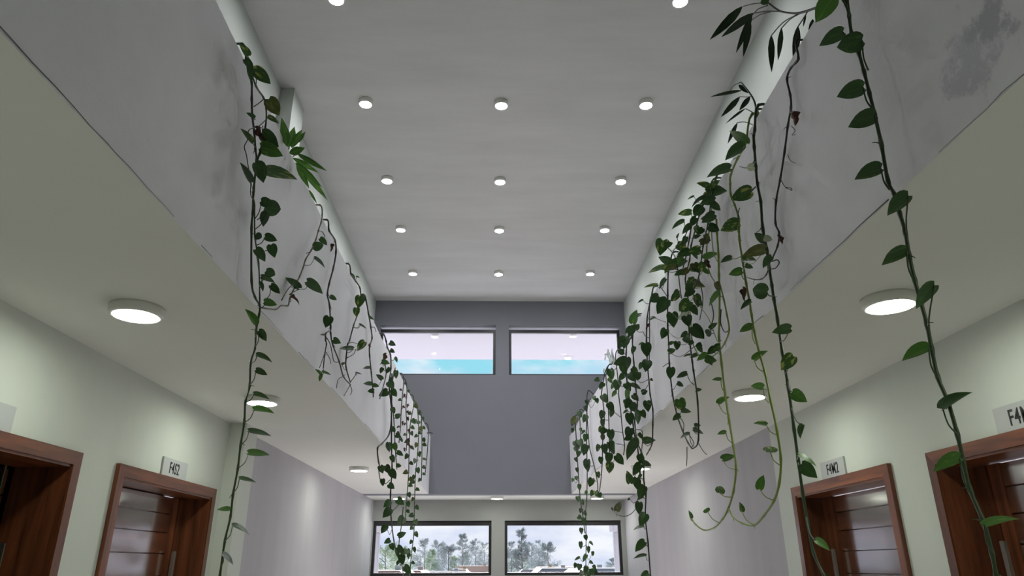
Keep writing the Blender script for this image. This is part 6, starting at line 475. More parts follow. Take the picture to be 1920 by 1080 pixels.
('pothos_vine','vine','thick leafy pothos column on the right falling in front of a far soffit lamp','pothos vines trailing over the right parapet',(1.26,5.359,3.495),[(0.00632,1,[1.26,5.359,3.495,1.158,5.344,3.509,1.122,5.339,3.42,1.122,5.526,3.361,1.122,5.66,3.404,1.122,5.773,3.305,1.122,5.821,3.102,1.122,5.767,2.901,1.122,5.68,2.676,1.122,5.63,2.56,1.122,5.422,2.412,1.122,5.373,2.322,1.122,5.415,2.206,1.122,5.371,2.109,1.122,5.451,1.945,1.122,5.42,1.765,1.122,5.415,1.524],1),(0.00586,1,[1.26,5.423,3.495,1.158,5.408,3.509,1.11,5.403,3.323,1.11,5.418,3.122,1.11,5.413,2.917,1.11,5.399,2.773,1.11,5.546,2.677,1.11,5.487,2.414,1.11,5.478,2.264,1.11,5.606,2.087],1),(0.00403,1,[1.098,5.488,2.599,1.098,5.249,2.552,1.098,5.231,2.49,1.098,5.301,2.41],0),(0.0046,1,[1.122,6.931,2.106,1.122,6.676,2.041,1.122,6.298,2.004,1.122,5.97,2.009,1.122,5.684,2.046],0),(0.00359,1,[1.11,5.487,2.238,1.11,5.34,2.194,1.11,5.338,2.144],0)],[('b',3,1.084,5.195,3.38,0.1101,-0.196,-0.152,0.538,0.806,1.0),('g',0,1.091,5.219,3.357,0.0943,0.826,-0.456,-0.026,0.33,1.0),('g',3,1.09,5.61,3.397,0.115,0.103,0.024,-0.568,0.817,1.0),('g',0,1.08,5.644,3.277,0.0688,0.457,-0.504,0.311,0.663,1.0),('g',0,1.072,5.515,3.171,0.1124,0.746,-0.324,0.256,0.523,1.0),('g',0,1.078,5.722,3.188,0.0924,0.041,-0.129,-0.616,0.776,1.0),('g',2,1.068,5.467,3.176,0.0881,0.745,-0.532,0.241,-0.323,1.0),('g',2,1.086,5.509,3.058,0.0886,-0.015,-0.326,-0.49,0.808,1.0),('g',3,1.089,6.437,3.341,0.1019,0.775,-0.622,-0.111,-0.028,1.0),('g',3,1.101,6.147,3.155,0.0984,0.115,0.048,-0.618,0.777,1.0),('g',1,1.087,5.702,3.022,0.0798,-0.032,-0.301,-0.547,0.78,1.0),('b',2,1.075,5.59,2.941,0.0817,0.694,-0.533,0.353,-0.33,1.0),('g',3,1.073,5.65,2.875,0.084,-0.028,-0.271,-0.566,0.778,1.0),('g',1,1.09,5.474,2.953,0.0819,0.664,-0.242,-0.022,-0.707,1.0),('g',3,1.088,5.596,2.859,0.0831,0.176,0.151,-0.623,0.747,1.0),('g',3,1.099,5.576,2.82,0.0882,-0.044,-0.312,-0.547,0.776,1.0),('g',2,1.084,5.611,2.753,0.0938,-0.057,0.08,0.728,-0.678,1.0),('g',0,1.093,5.352,2.718,0.1017,0.674,-0.521,0.365,-0.376,1.0),('g',3,1.085,5.136,2.677,0.0607,-0.041,-0.235,-0.686,0.688,1.0),('g',0,1.093,5.651,2.641,0.0993,0.153,0.114,-0.568,0.801,1.0),('g',2,1.079,5.383,2.495,0.1555,0.788,-0.42,-0.055,0.447,1.0),('b',1,1.084,5.484,2.532,0.0719,0.717,-0.556,0.062,-0.415,1.0),('g',0,1.09,5.37,2.389,0.0775,0.72,-0.601,0.065,-0.341,1.0),('g',1,1.099,5.36,2.317,0.1046,0.781,-0.471,0.07,0.403,1.0),('v',1,1.071,5.71,2.218,0.0985,0.286,0.257,0.612,0.692,1.0),('g',2,1.084,5.48,2.233,0.0978,0.739,-0.65,-0.117,0.134,1.0),('g',2,1.105,5.33,2.155,0.1048,0.77,-0.557,0.071,0.304,1.0),('g',2,1.105,5.548,2.059,0.0914,-0.34,0.161,0.667,-0.643,1.0),('g',1,1.08,5.239,1.954,0.093,0.217,0.156,-0.591,0.761,1.0),('g',2,1.098,5.414,1.883,0.0821,0.752,0.103,-0.187,0.623,1.0),('g',1,1.074,5.298,1.769,0.0971,0.752,-0.474,0.151,0.432,1.0),('g',1,1.073,5.289,1.673,0.0895,0.76,-0.117,0.147,0.622,1.0),('g',3,1.086,5.301,1.56,0.0739,0.586,0.13,-0.493,0.63,1.0),('o',1,1.068,6.371,2.053,0.0901,0.655,0.653,-0.103,-0.367,1.0),('g',1,1.088,5.693,2.792,0.047,0.785,-0.256,0.068,0.56,1.0),('g',2,1.068,5.296,3.045,0.064,0.655,-0.623,-0.161,-0.395,1.0),('g',0,1.07,5.691,3.361,0.0465,0.229,0.4,-0.565,0.685,1.0),('g',0,1.084,5.218,3.195,0.0632,0.813,-0.493,-0.091,0.295,1.0),('g',2,1.105,5.514,2.884,0.0657,-0.052,-0.358,-0.515,0.777,1.0),('g',0,1.096,6.773,2.09,0.0273,0.705,0.655,-0.111,0.247,1.0),('g',0,1.104,5.926,2.118,0.0254,0.742,-0.454,0.223,0.441,1.0),('g',2,1.09,5.25,2.315,0.0638,0.604,-0.372,-0.213,-0.672,1.0),('g',0,1.082,5.573,3.376,0.0717,0.757,-0.367,0.253,0.477,1.0),('g',3,1.091,5.477,2.961,0.0507,0.806,-0.404,-0.018,0.433,1.0),('g',2,1.109,5.844,3.139,0.0743,0.792,-0.45,0.145,0.386,1.0),('g',1,1.098,5.356,2.084,0.0504,0.76,-0.281,0.172,0.56,1.0),('g',0,1.066,5.215,2.228,0.0439,0.78,-0.476,0.005,0.407,1.0),('g',0,1.083,5.288,3.376,0.0705,0.819,-0.389,0.053,0.419,1.0),('g',0,1.075,5.565,2.557,0.0621,0.717,-0.43,0.32,0.446,1.0),('g',0,1.105,5.394,2.556,0.0493,0.711,-0.523,0.125,-0.453,1.0),('g',0,1.091,5.596,2.565,0.0517,0.759,-0.29,0.189,0.552,1.0)],[(0.00282,1,[1.11,5.332,3.385,1.091,5.264,3.368,1.084,5.195,3.38]),(0.00283,1,[1.11,5.368,3.374,1.095,5.294,3.35,1.091,5.219,3.357]),(0.00303,1,[1.11,5.621,3.366,1.094,5.616,3.378,1.09,5.61,3.397]),(0.00302,1,[1.11,5.714,3.276,1.089,5.679,3.269,1.08,5.644,3.277]),(0.00294,1,[1.11,5.734,3.19,1.085,5.625,3.159,1.072,5.515,3.171]),(0.00304,1,[1.11,5.741,3.163,1.088,5.731,3.171,1.078,5.722,3.188]),(0.00292,1,[1.11,5.728,3.216,1.083,5.598,3.169,1.068,5.467,3.176]),(0.00291,1,[1.11,5.757,3.096,1.092,5.633,3.052,1.086,5.509,3.058]),(0.00341,1,[1.11,6.212,3.291,1.093,6.325,3.293,1.089,6.437,3.341]),(0.00324,1,[1.11,5.745,3.036,1.099,5.946,3.054,1.101,6.147,3.155]),(0.003,1,[1.11,5.738,3.008,1.092,5.72,3.01,1.087,5.702,3.022]),(0.00293,1,[1.11,5.72,2.943,1.087,5.655,2.929,1.075,5.59,2.941]),(0.00295,1,[1.11,5.696,2.863,1.085,5.673,2.863,1.073,5.65,2.875]),(0.00288,1,[1.11,5.73,2.98,1.094,5.602,2.941,1.09,5.474,2.953]),(0.00292,1,[1.11,5.692,2.854,1.093,5.644,2.846,1.088,5.596,2.859]),(0.0029,1,[1.11,5.676,2.812,1.099,5.626,2.806,1.099,5.576,2.82]),(0.00291,1,[1.11,5.644,2.73,1.091,5.627,2.737,1.084,5.611,2.753]),(0.00278,1,[1.11,5.494,2.711,1.096,5.423,2.7,1.093,5.352,2.718]),(0.00266,1,[1.11,5.466,2.729,1.091,5.301,2.67,1.085,5.136,2.677]),(0.0029,1,[1.11,5.593,2.605,1.095,5.622,2.616,1.093,5.651,2.641]),(0.00275,1,[1.11,5.497,2.46,1.089,5.44,2.465,1.079,5.383,2.495]),(0.0028,1,[1.11,5.528,2.521,1.091,5.506,2.521,1.084,5.484,2.532]),(0.00272,1,[1.11,5.485,2.377,1.094,5.427,2.371,1.09,5.37,2.389]),(0.0027,1,[1.11,5.48,2.295,1.098,5.42,2.294,1.099,5.36,2.317]),(0.00285,1,[1.11,5.548,2.305,1.085,5.629,2.242,1.071,5.71,2.218]),(0.00275,1,[1.11,5.523,2.202,1.091,5.502,2.211,1.084,5.48,2.233]),(0.00266,1,[1.11,5.321,2.12,1.102,5.325,2.134,1.105,5.33,2.155]),(0.00274,1,[1.11,5.628,2.04,1.102,5.588,2.041,1.105,5.548,2.059]),(0.00258,1,[1.11,5.392,1.933,1.089,5.315,1.928,1.08,5.239,1.954]),(0.00265,1,[1.11,5.378,1.856,1.098,5.396,1.864,1.098,5.414,1.883]),(0.00257,1,[1.11,5.362,1.74,1.086,5.33,1.746,1.074,5.298,1.769]),(0.00255,1,[1.11,5.36,1.645,1.086,5.324,1.65,1.073,5.289,1.673]),(0.00253,1,[1.11,5.357,1.537,1.092,5.329,1.542,1.086,5.301,1.56]),(0.00314,1,[1.11,6.661,2.045,1.083,6.516,2.02,1.068,6.371,2.053]),(0.00295,1,[1.11,5.661,2.773,1.093,5.677,2.778,1.088,5.693,2.792]),(0.00281,1,[1.11,5.416,3.055,1.083,5.356,3.037,1.068,5.296,3.045]),(0.00306,1,[1.11,5.66,3.332,1.084,5.675,3.341,1.07,5.691,3.361]),(0.0028,1,[1.11,5.41,3.228,1.091,5.314,3.192,1.084,5.218,3.195]),(0.00288,1,[1.11,5.406,2.842,1.102,5.46,2.851,1.105,5.514,2.884]),(0.00334,1,[1.11,6.813,2.089,1.097,6.793,2.085,1.096,6.773,2.09]),(0.00294,1,[1.11,5.606,2.087,1.101,5.766,2.07,1.104,5.926,2.118]),(0.00265,1,[1.11,5.32,2.302,1.094,5.285,2.301,1.09,5.25,2.315]),(0.00301,1,[1.11,5.624,3.363,1.09,5.599,3.364,1.082,5.573,3.376]),(0.00288,1,[1.11,5.736,3.002,1.095,5.606,2.955,1.091,5.477,2.961]),(0.00309,1,[1.11,5.758,3.091,1.103,5.801,3.105,1.109,5.844,3.139]),(0.00266,1,[1.11,5.333,2.065,1.098,5.344,2.071,1.098,5.356,2.084]),(0.00262,1,[1.11,5.475,2.234,1.082,5.345,2.204,1.066,5.215,2.228]),(0.00287,1,[1.11,5.37,3.373,1.09,5.329,3.366,1.083,5.288,3.376]),(0.00285,1,[1.11,5.569,2.55,1.087,5.567,2.55,1.075,5.565,2.557]),(0.00277,1,[1.11,5.519,2.557,1.102,5.457,2.544,1.105,5.394,2.556]),(0.00286,1,[1.11,5.569,2.55,1.095,5.583,2.554,1.091,5.596,2.565])]),
('pothos_vine','vine','pothos strands with round dark leaves,between the leafy column and the farthest strands','pothos vines trailing over the right parapet',(1.26,6.378,3.495),[(0.0058,1,[1.26,6.378,3.495,1.16,6.363,3.509,1.132,6.358,3.434,1.132,6.329,3.343,1.132,6.287,3.125,1.132,6.308,3.066,1.132,6.254,2.893,1.132,6.227,2.735,1.132,6.173,2.582,1.132,6.251,2.515],0),(0.00636,1,[1.26,6.88,3.495,1.16,6.865,3.509,1.12,6.86,3.41,1.12,6.907,3.378,1.12,6.868,3.237,1.12,6.865,3.097,1.12,6.883,2.853,1.12,6.947,2.579],0),(0.00659,1,[1.26,6.906,3.495,1.16,6.891,3.509,1.108,6.886,3.417,1.108,6.93,3.395,1.108,7.16,3.283,1.108,7.113,3.2,1.108,7.075,2.989,1.108,7.259,2.789,1.108,7.37,2.584,1.108,7.494,2.453,1.108,7.654,2.34],0),(0.004,1,[1.132,6.926,2.855,1.132,6.564,2.776,1.132,6.236,2.709],0),(0.0039,1,[1.12,6.493,2.937,1.12,6.358,2.89,1.12,6.229,2.845],0),(0.00378,1,[1.108,6.462,2.646,1.108,6.243,2.607,1.108,6.065,2.57],0),(0.00435,1,[1.132,7.23,3.014,1.132,6.992,2.963],0)],[('g',1,1.12,7.175,3.259,0.0997,-0.014,-0.249,-0.516,0.82,1.0),('g',2,1.076,6.561,3.042,0.0908,-0.063,-0.263,-0.63,0.728,1.0),('g',1,1.11,6.603,2.989,0.0751,0.724,-0.6,0.289,-0.178,1.0),('g',2,1.108,7.119,3.08,0.0876,0.785,-0.585,0.072,0.192,1.0),('g',1,1.097,7.071,2.988,0.091,0.748,-0.575,-0.212,0.255,1.0),('g',1,1.078,7.019,2.882,0.0684,0.092,0.012,-0.625,0.775,1.0),('o',2,1.11,7.25,2.863,0.0645,0.754,-0.635,0.109,-0.13,1.0),('g',2,1.112,6.739,2.822,0.1054,0.768,-0.631,-0.054,0.093,1.0),('g',1,1.094,7.142,2.743,0.0987,0.734,-0.6,0.118,-0.297,1.0),('g',1,1.117,6.907,2.732,0.1259,0.723,-0.554,0.106,-0.398,1.0),('v',0,1.09,7.405,2.785,0.0766,0.768,-0.547,-0.098,0.319,1.0),('g',0,1.089,6.388,2.53,0.1042,0.705,-0.572,-0.05,-0.416,1.0),('g',2,1.101,6.814,2.611,0.0984,0.119,0.033,-0.681,0.722,1.0),('v',3,1.117,6.907,2.538,0.1059,0.733,-0.672,0.102,-0.0,1.0),('g',1,1.075,7.2,2.63,0.0736,0.758,-0.642,-0.044,0.104,1.0),('g',2,1.105,7.722,2.545,0.0662,-0.006,-0.14,-0.619,0.773,1.0),('g',0,1.095,6.902,3.322,0.0689,0.739,-0.58,0.256,0.226,1.0),('g',0,1.118,7.359,3.481,0.0663,0.262,0.481,-0.527,0.65,1.0),('g',1,1.101,8.099,2.387,0.0688,0.161,0.147,-0.577,0.787,1.0),('v',2,1.113,7.972,2.37,0.0752,-0.011,-0.192,-0.468,0.862,1.0),('g',2,1.105,7.636,2.322,0.0599,0.724,-0.654,0.102,-0.195,1.0),('g',1,1.077,6.95,3.316,0.0552,0.798,-0.561,0.009,0.219,1.0),('v',0,1.08,6.14,3.058,0.0646,0.8,-0.437,-0.028,0.411,1.0),('g',0,1.078,6.739,2.785,0.0678,0.607,-0.454,-0.271,-0.593,1.0),('v',0,1.076,6.502,3.266,0.0655,0.724,-0.423,0.092,-0.538,1.0),('g',2,1.106,7.012,2.884,0.0684,-0.22,-0.19,0.687,-0.666,1.0),('g',2,1.096,7.431,2.779,0.0636,0.776,-0.557,0.003,0.297,1.0),('v',0,1.077,7.06,2.91,0.0635,0.767,-0.586,0.16,0.204,1.0),('v',1,1.117,6.376,3.186,0.0657,0.801,-0.435,0.03,0.41,1.0)],[(0.003,1,[1.12,7.2,3.235,1.114,7.187,3.243,1.12,7.175,3.259]),(0.00273,1,[1.12,6.867,3.075,1.092,6.714,3.027,1.076,6.561,3.042]),(0.00274,1,[1.12,6.493,2.937,1.109,6.548,2.951,1.11,6.603,2.989]),(0.00295,1,[1.12,7.161,3.058,1.108,7.14,3.064,1.108,7.119,3.08]),(0.00292,1,[1.12,7.178,2.976,1.102,7.124,2.971,1.097,7.071,2.988]),(0.00288,1,[1.12,7.248,2.9,1.093,7.133,2.868,1.078,7.019,2.882]),(0.00297,1,[1.12,7.295,2.848,1.109,7.272,2.851,1.11,7.25,2.863]),(0.00277,1,[1.12,6.893,2.811,1.11,6.816,2.801,1.112,6.739,2.822]),(0.00291,1,[1.12,7.369,2.743,1.101,7.256,2.72,1.094,7.142,2.743]),(0.00282,1,[1.12,6.921,2.689,1.113,6.914,2.706,1.117,6.907,2.732]),(0.00301,1,[1.12,7.365,2.751,1.099,7.385,2.762,1.09,7.405,2.785]),(0.00259,1,[1.12,6.947,2.579,1.099,6.668,2.498,1.089,6.388,2.53]),(0.00276,1,[1.12,6.943,2.595,1.105,6.879,2.59,1.101,6.814,2.611]),(0.00279,1,[1.12,6.947,2.579,1.112,6.927,2.553,1.117,6.907,2.538]),(0.00291,1,[1.12,7.428,2.635,1.092,7.314,2.609,1.075,7.2,2.63]),(0.0031,1,[1.12,7.541,2.499,1.106,7.632,2.503,1.105,7.722,2.545]),(0.0029,1,[1.12,7.129,3.354,1.101,7.016,3.315,1.095,6.902,3.322]),(0.0031,1,[1.12,7.073,3.382,1.113,7.216,3.401,1.118,7.359,3.481]),(0.00322,1,[1.12,7.737,2.347,1.104,7.918,2.331,1.101,8.099,2.387]),(0.00317,1,[1.12,7.737,2.347,1.11,7.854,2.335,1.113,7.972,2.37]),(0.00303,1,[1.12,7.737,2.347,1.106,7.686,2.324,1.105,7.636,2.322]),(0.00292,1,[1.12,7.152,3.343,1.093,7.051,3.309,1.077,6.95,3.316]),(0.00257,1,[1.12,6.239,3.058,1.094,6.189,3.047,1.08,6.14,3.058]),(0.00276,1,[1.12,6.898,2.788,1.093,6.819,2.77,1.078,6.739,2.785]),(0.00274,1,[1.12,6.896,3.339,1.092,6.699,3.262,1.076,6.502,3.266]),(0.00288,1,[1.12,7.244,2.903,1.107,7.128,2.87,1.106,7.012,2.884]),(0.00302,1,[1.12,7.368,2.746,1.102,7.399,2.755,1.096,7.431,2.779]),(0.0029,1,[1.12,7.231,2.917,1.093,7.146,2.896,1.077,7.06,2.91]),(0.00268,1,[1.12,6.224,3.129,1.112,6.3,3.141,1.117,6.376,3.186])]),
('pothos_vine','vine','farthest pothos strands on the right parapet,dangling over the lower right window','pothos vines trailing over the right parapet',(1.26,8.432,3.495),[(0.00687,1,[1.26,8.432,3.495,1.16,8.417,3.593,1.132,8.412,3.581,1.132,8.56,3.461,1.132,8.531,3.09,1.132,8.446,2.898,1.132,8.144,2.667,1.132,7.948,2.469,1.132,7.941,2.367],0),(0.00716,1,[1.26,8.536,3.495,1.16,8.521,3.509,1.12,8.516,3.307,1.12,8.629,2.984,1.12,8.695,2.643,1.12,8.856,2.334,1.12,9.002,2.22,1.12,9.052,1.925,1.12,9.268,1.459],0),(0.0077,1,[1.26,9.62,3.495,1.16,9.605,3.534,1.108,9.6,3.522,1.108,9.638,3.411,1.108,9.577,3.006,1.108,9.499,2.676,1.108,9.408,2.405,1.108,9.197,2.169,1.108,9.043,1.974],0),(0.00706,1,[1.26,9.31,3.495,1.16,9.295,3.544,1.132,9.29,3.532,1.132,9.32,3.445,1.132,9.295,3.158,1.132,9.299,2.972],0),(0.00498,1,[1.12,8.607,2.745,1.12,8.328,2.685,1.12,8.101,2.662],0),(0.00473,1,[1.108,8.107,2.516,1.108,7.861,2.46],0)],[('g',0,1.113,8.23,2.535,0.1016,0.152,0.098,-0.671,0.719,1.0),('g',3,1.107,8.489,2.78,0.1416,0.738,-0.626,-0.167,0.19,1.0),('g',3,1.099,8.472,2.946,0.1271,0.771,-0.59,-0.001,0.239,1.0),('g',3,1.076,8.348,3.058,0.0931,0.745,-0.633,0.186,-0.099,1.0),('g',1,1.096,8.377,3.286,0.0986,0.137,0.165,-0.558,0.802,1.0),('o',0,1.102,9.492,3.478,0.1209,0.214,0.278,-0.617,0.704,1.0),('g',0,1.11,9.973,3.519,0.0691,0.775,-0.621,0.056,0.105,1.0),('g',1,1.099,9.14,3.487,0.0898,-0.038,-0.23,-0.548,0.803,1.0),('g',2,1.106,7.746,3.377,0.0614,0.008,-0.206,-0.474,0.856,1.0),('g',2,1.089,7.431,3.282,0.0589,0.755,-0.637,-0.029,-0.152,1.0),('g',3,1.113,8.445,3.489,0.0689,0.76,-0.596,0.027,-0.257,1.0),('g',3,1.101,8.53,3.428,0.0692,0.745,-0.553,0.141,-0.346,1.0),('g',2,1.109,9.789,3.211,0.1231,-0.049,-0.259,-0.494,0.829,1.0),('g',3,1.086,9.088,3.111,0.1144,-0.014,-0.185,-0.508,0.841,1.0),('g',0,1.113,9.78,3.129,0.0943,-0.021,-0.191,-0.506,0.841,1.0),('g',0,1.091,9.243,2.992,0.0801,0.079,0.02,-0.625,0.776,1.0),('g',3,1.098,9.825,3.394,0.0698,0.775,-0.604,0.04,0.184,1.0),('v',3,1.102,9.061,3.256,0.053,-0.039,-0.229,-0.536,0.811,1.0),('g',3,1.117,8.709,3.16,0.066,0.775,-0.367,0.006,0.514,1.0),('g',2,1.117,9.866,2.997,0.0663,-0.037,-0.177,-0.59,0.786,1.0),('g',0,1.096,9.593,2.826,0.0718,0.728,-0.609,0.123,-0.29,1.0),('b',2,1.109,10.157,2.75,0.0578,0.119,0.14,-0.497,0.848,1.0),('g',0,1.111,9.83,2.742,0.0654,-0.004,-0.127,-0.553,0.824,1.0),('g',1,1.077,9.145,2.565,0.0783,0.74,-0.645,-0.1,0.163,1.0),('b',1,1.107,8.713,2.439,0.0493,0.16,0.243,-0.446,0.846,1.0),('g',1,1.089,9.532,2.449,0.0807,0.014,-0.114,-0.45,0.885,1.0),('g',1,1.089,9.138,2.37,0.0686,-0.046,-0.228,-0.481,0.845,1.0),('g',1,1.115,9.388,2.285,0.0702,0.108,0.13,-0.403,0.899,1.0),('g',2,1.118,9.2,2.24,0.0687,-0.071,-0.338,-0.381,0.858,1.0),('g',0,1.099,9.641,2.209,0.0808,-0.121,-0.448,-0.348,0.815,1.0),('g',2,1.076,8.936,2.141,0.0852,0.693,-0.588,0.161,-0.384,1.0),('g',2,1.081,9.179,2.042,0.0756,-0.244,0.15,0.686,-0.669,1.0),('g',0,1.076,8.786,1.946,0.0675,-0.14,-0.032,-0.696,0.704,1.0),('g',0,1.1,9.519,1.89,0.0902,-0.237,0.157,-0.672,0.684,1.0),('g',3,1.094,8.562,1.862,0.0588,0.501,0.071,0.454,-0.733,1.0),('g',1,1.11,8.851,1.817,0.0786,0.664,-0.606,0.239,-0.367,1.0),('g',0,1.098,8.884,1.728,0.0934,0.501,-0.098,-0.537,0.671,1.0),('g',2,1.089,9.541,1.705,0.0774,0.683,0.11,-0.298,0.657,1.0),('g',0,1.089,8.276,1.754,0.0498,-0.128,0.076,-0.698,0.701,1.0),('g',2,1.105,10.153,1.637,0.0737,0.724,-0.631,0.011,0.28,1.0),('g',0,1.096,9.633,1.623,0.0876,0.104,0.062,-0.521,0.845,1.0),('g',3,1.105,8.72,1.651,0.0535,0.638,-0.506,-0.193,-0.547,1.0),('g',0,1.117,8.495,1.611,0.0606,-0.309,-0.082,-0.607,0.728,1.0),('g',2,1.099,8.94,1.599,0.0812,0.814,-0.546,0.19,0.057,1.0),('g',2,1.109,8.633,1.577,0.0705,0.779,-0.62,-0.013,-0.091,1.0),('g',3,1.118,9.552,1.547,0.0866,0.87,-0.463,0.169,0.025,1.0),('g',0,1.11,8.28,1.567,0.0544,-0.063,0.023,-0.699,0.712,1.0),('g',3,1.115,8.934,1.54,0.0729,0.792,-0.606,0.019,-0.063,1.0)],[(0.00302,1,[1.12,8.144,2.514,1.11,8.187,2.515,1.113,8.23,2.535]),(0.00314,1,[1.12,8.606,2.745,1.107,8.548,2.75,1.107,8.489,2.78]),(0.00316,1,[1.12,8.64,2.927,1.104,8.556,2.92,1.099,8.472,2.946]),(0.00313,1,[1.12,8.6,3.067,1.092,8.474,3.037,1.076,8.348,3.058]),(0.00317,1,[1.12,8.524,3.285,1.102,8.45,3.271,1.096,8.377,3.286]),(0.00359,1,[1.12,9.724,3.483,1.105,9.608,3.458,1.102,9.492,3.478]),(0.00376,1,[1.12,9.736,3.45,1.109,9.855,3.46,1.11,9.973,3.519]),(0.00347,1,[1.12,9.205,3.472,1.104,9.172,3.473,1.099,9.14,3.487]),(0.00296,1,[1.12,8.384,3.511,1.107,8.065,3.378,1.106,7.746,3.377]),(0.00284,1,[1.12,8.412,3.487,1.099,7.922,3.284,1.089,7.431,3.282]),(0.00322,1,[1.12,8.443,3.463,1.11,8.444,3.473,1.113,8.445,3.489]),(0.00325,1,[1.12,8.465,3.391,1.104,8.498,3.402,1.101,8.53,3.428]),(0.00366,1,[1.12,9.702,3.163,1.109,9.746,3.177,1.109,9.789,3.211]),(0.0034,1,[1.12,9.198,3.096,1.097,9.143,3.092,1.086,9.088,3.111]),(0.00364,1,[1.12,9.691,3.089,1.11,9.736,3.1,1.113,9.78,3.129]),(0.00344,1,[1.12,9.682,3.028,1.1,9.463,2.966,1.091,9.243,2.992]),(0.00369,1,[1.12,9.731,3.354,1.103,9.778,3.364,1.098,9.825,3.394]),(0.00341,1,[1.12,9.208,3.266,1.105,9.134,3.246,1.102,9.061,3.256]),(0.00327,1,[1.12,8.583,3.115,1.113,8.646,3.124,1.117,8.709,3.16]),(0.00365,1,[1.12,9.664,2.949,1.113,9.765,2.952,1.117,9.866,2.997]),(0.00354,1,[1.12,9.63,2.806,1.102,9.612,2.811,1.096,9.593,2.826]),(0.00372,1,[1.12,9.598,2.678,1.109,9.878,2.657,1.109,10.157,2.75]),(0.00361,1,[1.12,9.604,2.698,1.11,9.717,2.697,1.111,9.83,2.742]),(0.00334,1,[1.12,9.565,2.579,1.093,9.355,2.53,1.077,9.145,2.565]),(0.00317,1,[1.12,8.803,2.435,1.107,8.758,2.428,1.107,8.713,2.439]),(0.00346,1,[1.12,9.515,2.428,1.098,9.524,2.435,1.089,9.532,2.449]),(0.00331,1,[1.12,9.475,2.375,1.099,9.307,2.339,1.089,9.138,2.37]),(0.00339,1,[1.12,9.38,2.269,1.111,9.384,2.275,1.115,9.388,2.285]),(0.00332,1,[1.12,9.345,2.23,1.113,9.273,2.22,1.118,9.2,2.24]),(0.00347,1,[1.12,9.298,2.177,1.103,9.469,2.159,1.099,9.641,2.209]),(0.00321,1,[1.12,9.261,2.13,1.092,9.098,2.103,1.076,8.936,2.141]),(0.00328,1,[1.12,9.175,2.021,1.094,9.177,2.027,1.081,9.179,2.042]),(0.00313,1,[1.12,9.051,1.932,1.092,8.918,1.912,1.076,8.786,1.946]),(0.00338,1,[1.12,9.088,1.846,1.104,9.304,1.825,1.1,9.519,1.89]),(0.00304,1,[1.12,9.084,1.856,1.101,8.823,1.807,1.094,8.562,1.862]),(0.00314,1,[1.12,9.112,1.794,1.109,8.982,1.779,1.11,8.851,1.817]),(0.00314,1,[1.12,9.156,1.699,1.103,9.02,1.687,1.098,8.884,1.728]),(0.00336,1,[1.12,9.167,1.676,1.098,9.354,1.653,1.089,9.541,1.705]),(0.00293,1,[1.12,9.133,1.75,1.098,8.704,1.666,1.089,8.276,1.754]),(0.00357,1,[1.12,9.198,1.61,1.107,9.675,1.528,1.105,10.153,1.637]),(0.00338,1,[1.12,9.204,1.596,1.102,9.419,1.566,1.096,9.633,1.623]),(0.00307,1,[1.12,9.186,1.634,1.107,8.953,1.596,1.105,8.72,1.651]),(0.00298,1,[1.12,9.208,1.589,1.113,8.851,1.528,1.117,8.495,1.611]),(0.00314,1,[1.12,9.216,1.572,1.103,9.078,1.557,1.099,8.94,1.599]),(0.00303,1,[1.12,9.226,1.549,1.109,8.93,1.503,1.109,8.633,1.577]),(0.00334,1,[1.12,9.237,1.525,1.113,9.395,1.505,1.118,9.552,1.547]),(0.0029,1,[1.12,9.229,1.542,1.109,8.755,1.46,1.11,8.28,1.567]),(0.00313,1,[1.12,9.243,1.512,1.111,9.089,1.495,1.115,8.934,1.54])]),
('spider_plant','plant','pale narrow-leaved tuft on the right parapet in front of the upper right window','potted plants behind the right parapet',(1.202,7.026,3.544),[(0.00447,0,[1.202,7.026,3.544,1.202,7.033,3.626,1.202,7.171,3.754],0),(0.00434,0,[1.19,6.924,3.517,1.19,6.805,3.561,1.19,6.871,3.665],0)],[('w',3,1.166,7.004,3.652,0.0389,0.652,-0.391,0.412,0.502,1.78),('w',1,1.168,6.966,3.596,0.0944,0.056,-0.059,0.612,0.787,0.97),('w',0,1.188,6.836,3.537,0.1293,0.038,-0.008,0.608,0.793,0.87),('w',1,1.173,6.856,3.509,0.0767,0.115,-0.011,0.61,0.784,1.76),('w',3,1.139,6.537,3.41,0.0827,0.076,0.212,0.594,0.773,1.3),('w',1,1.175,7.319,3.589,0.0696,0.8,-0.593,0.025,0.09,1.03),('w',1,1.158,7.151,3.625,0.0684,-0.055,0.071,0.593,0.801,1.03)],[])]
SMATS = ['s', 'd', 'y', 'r']
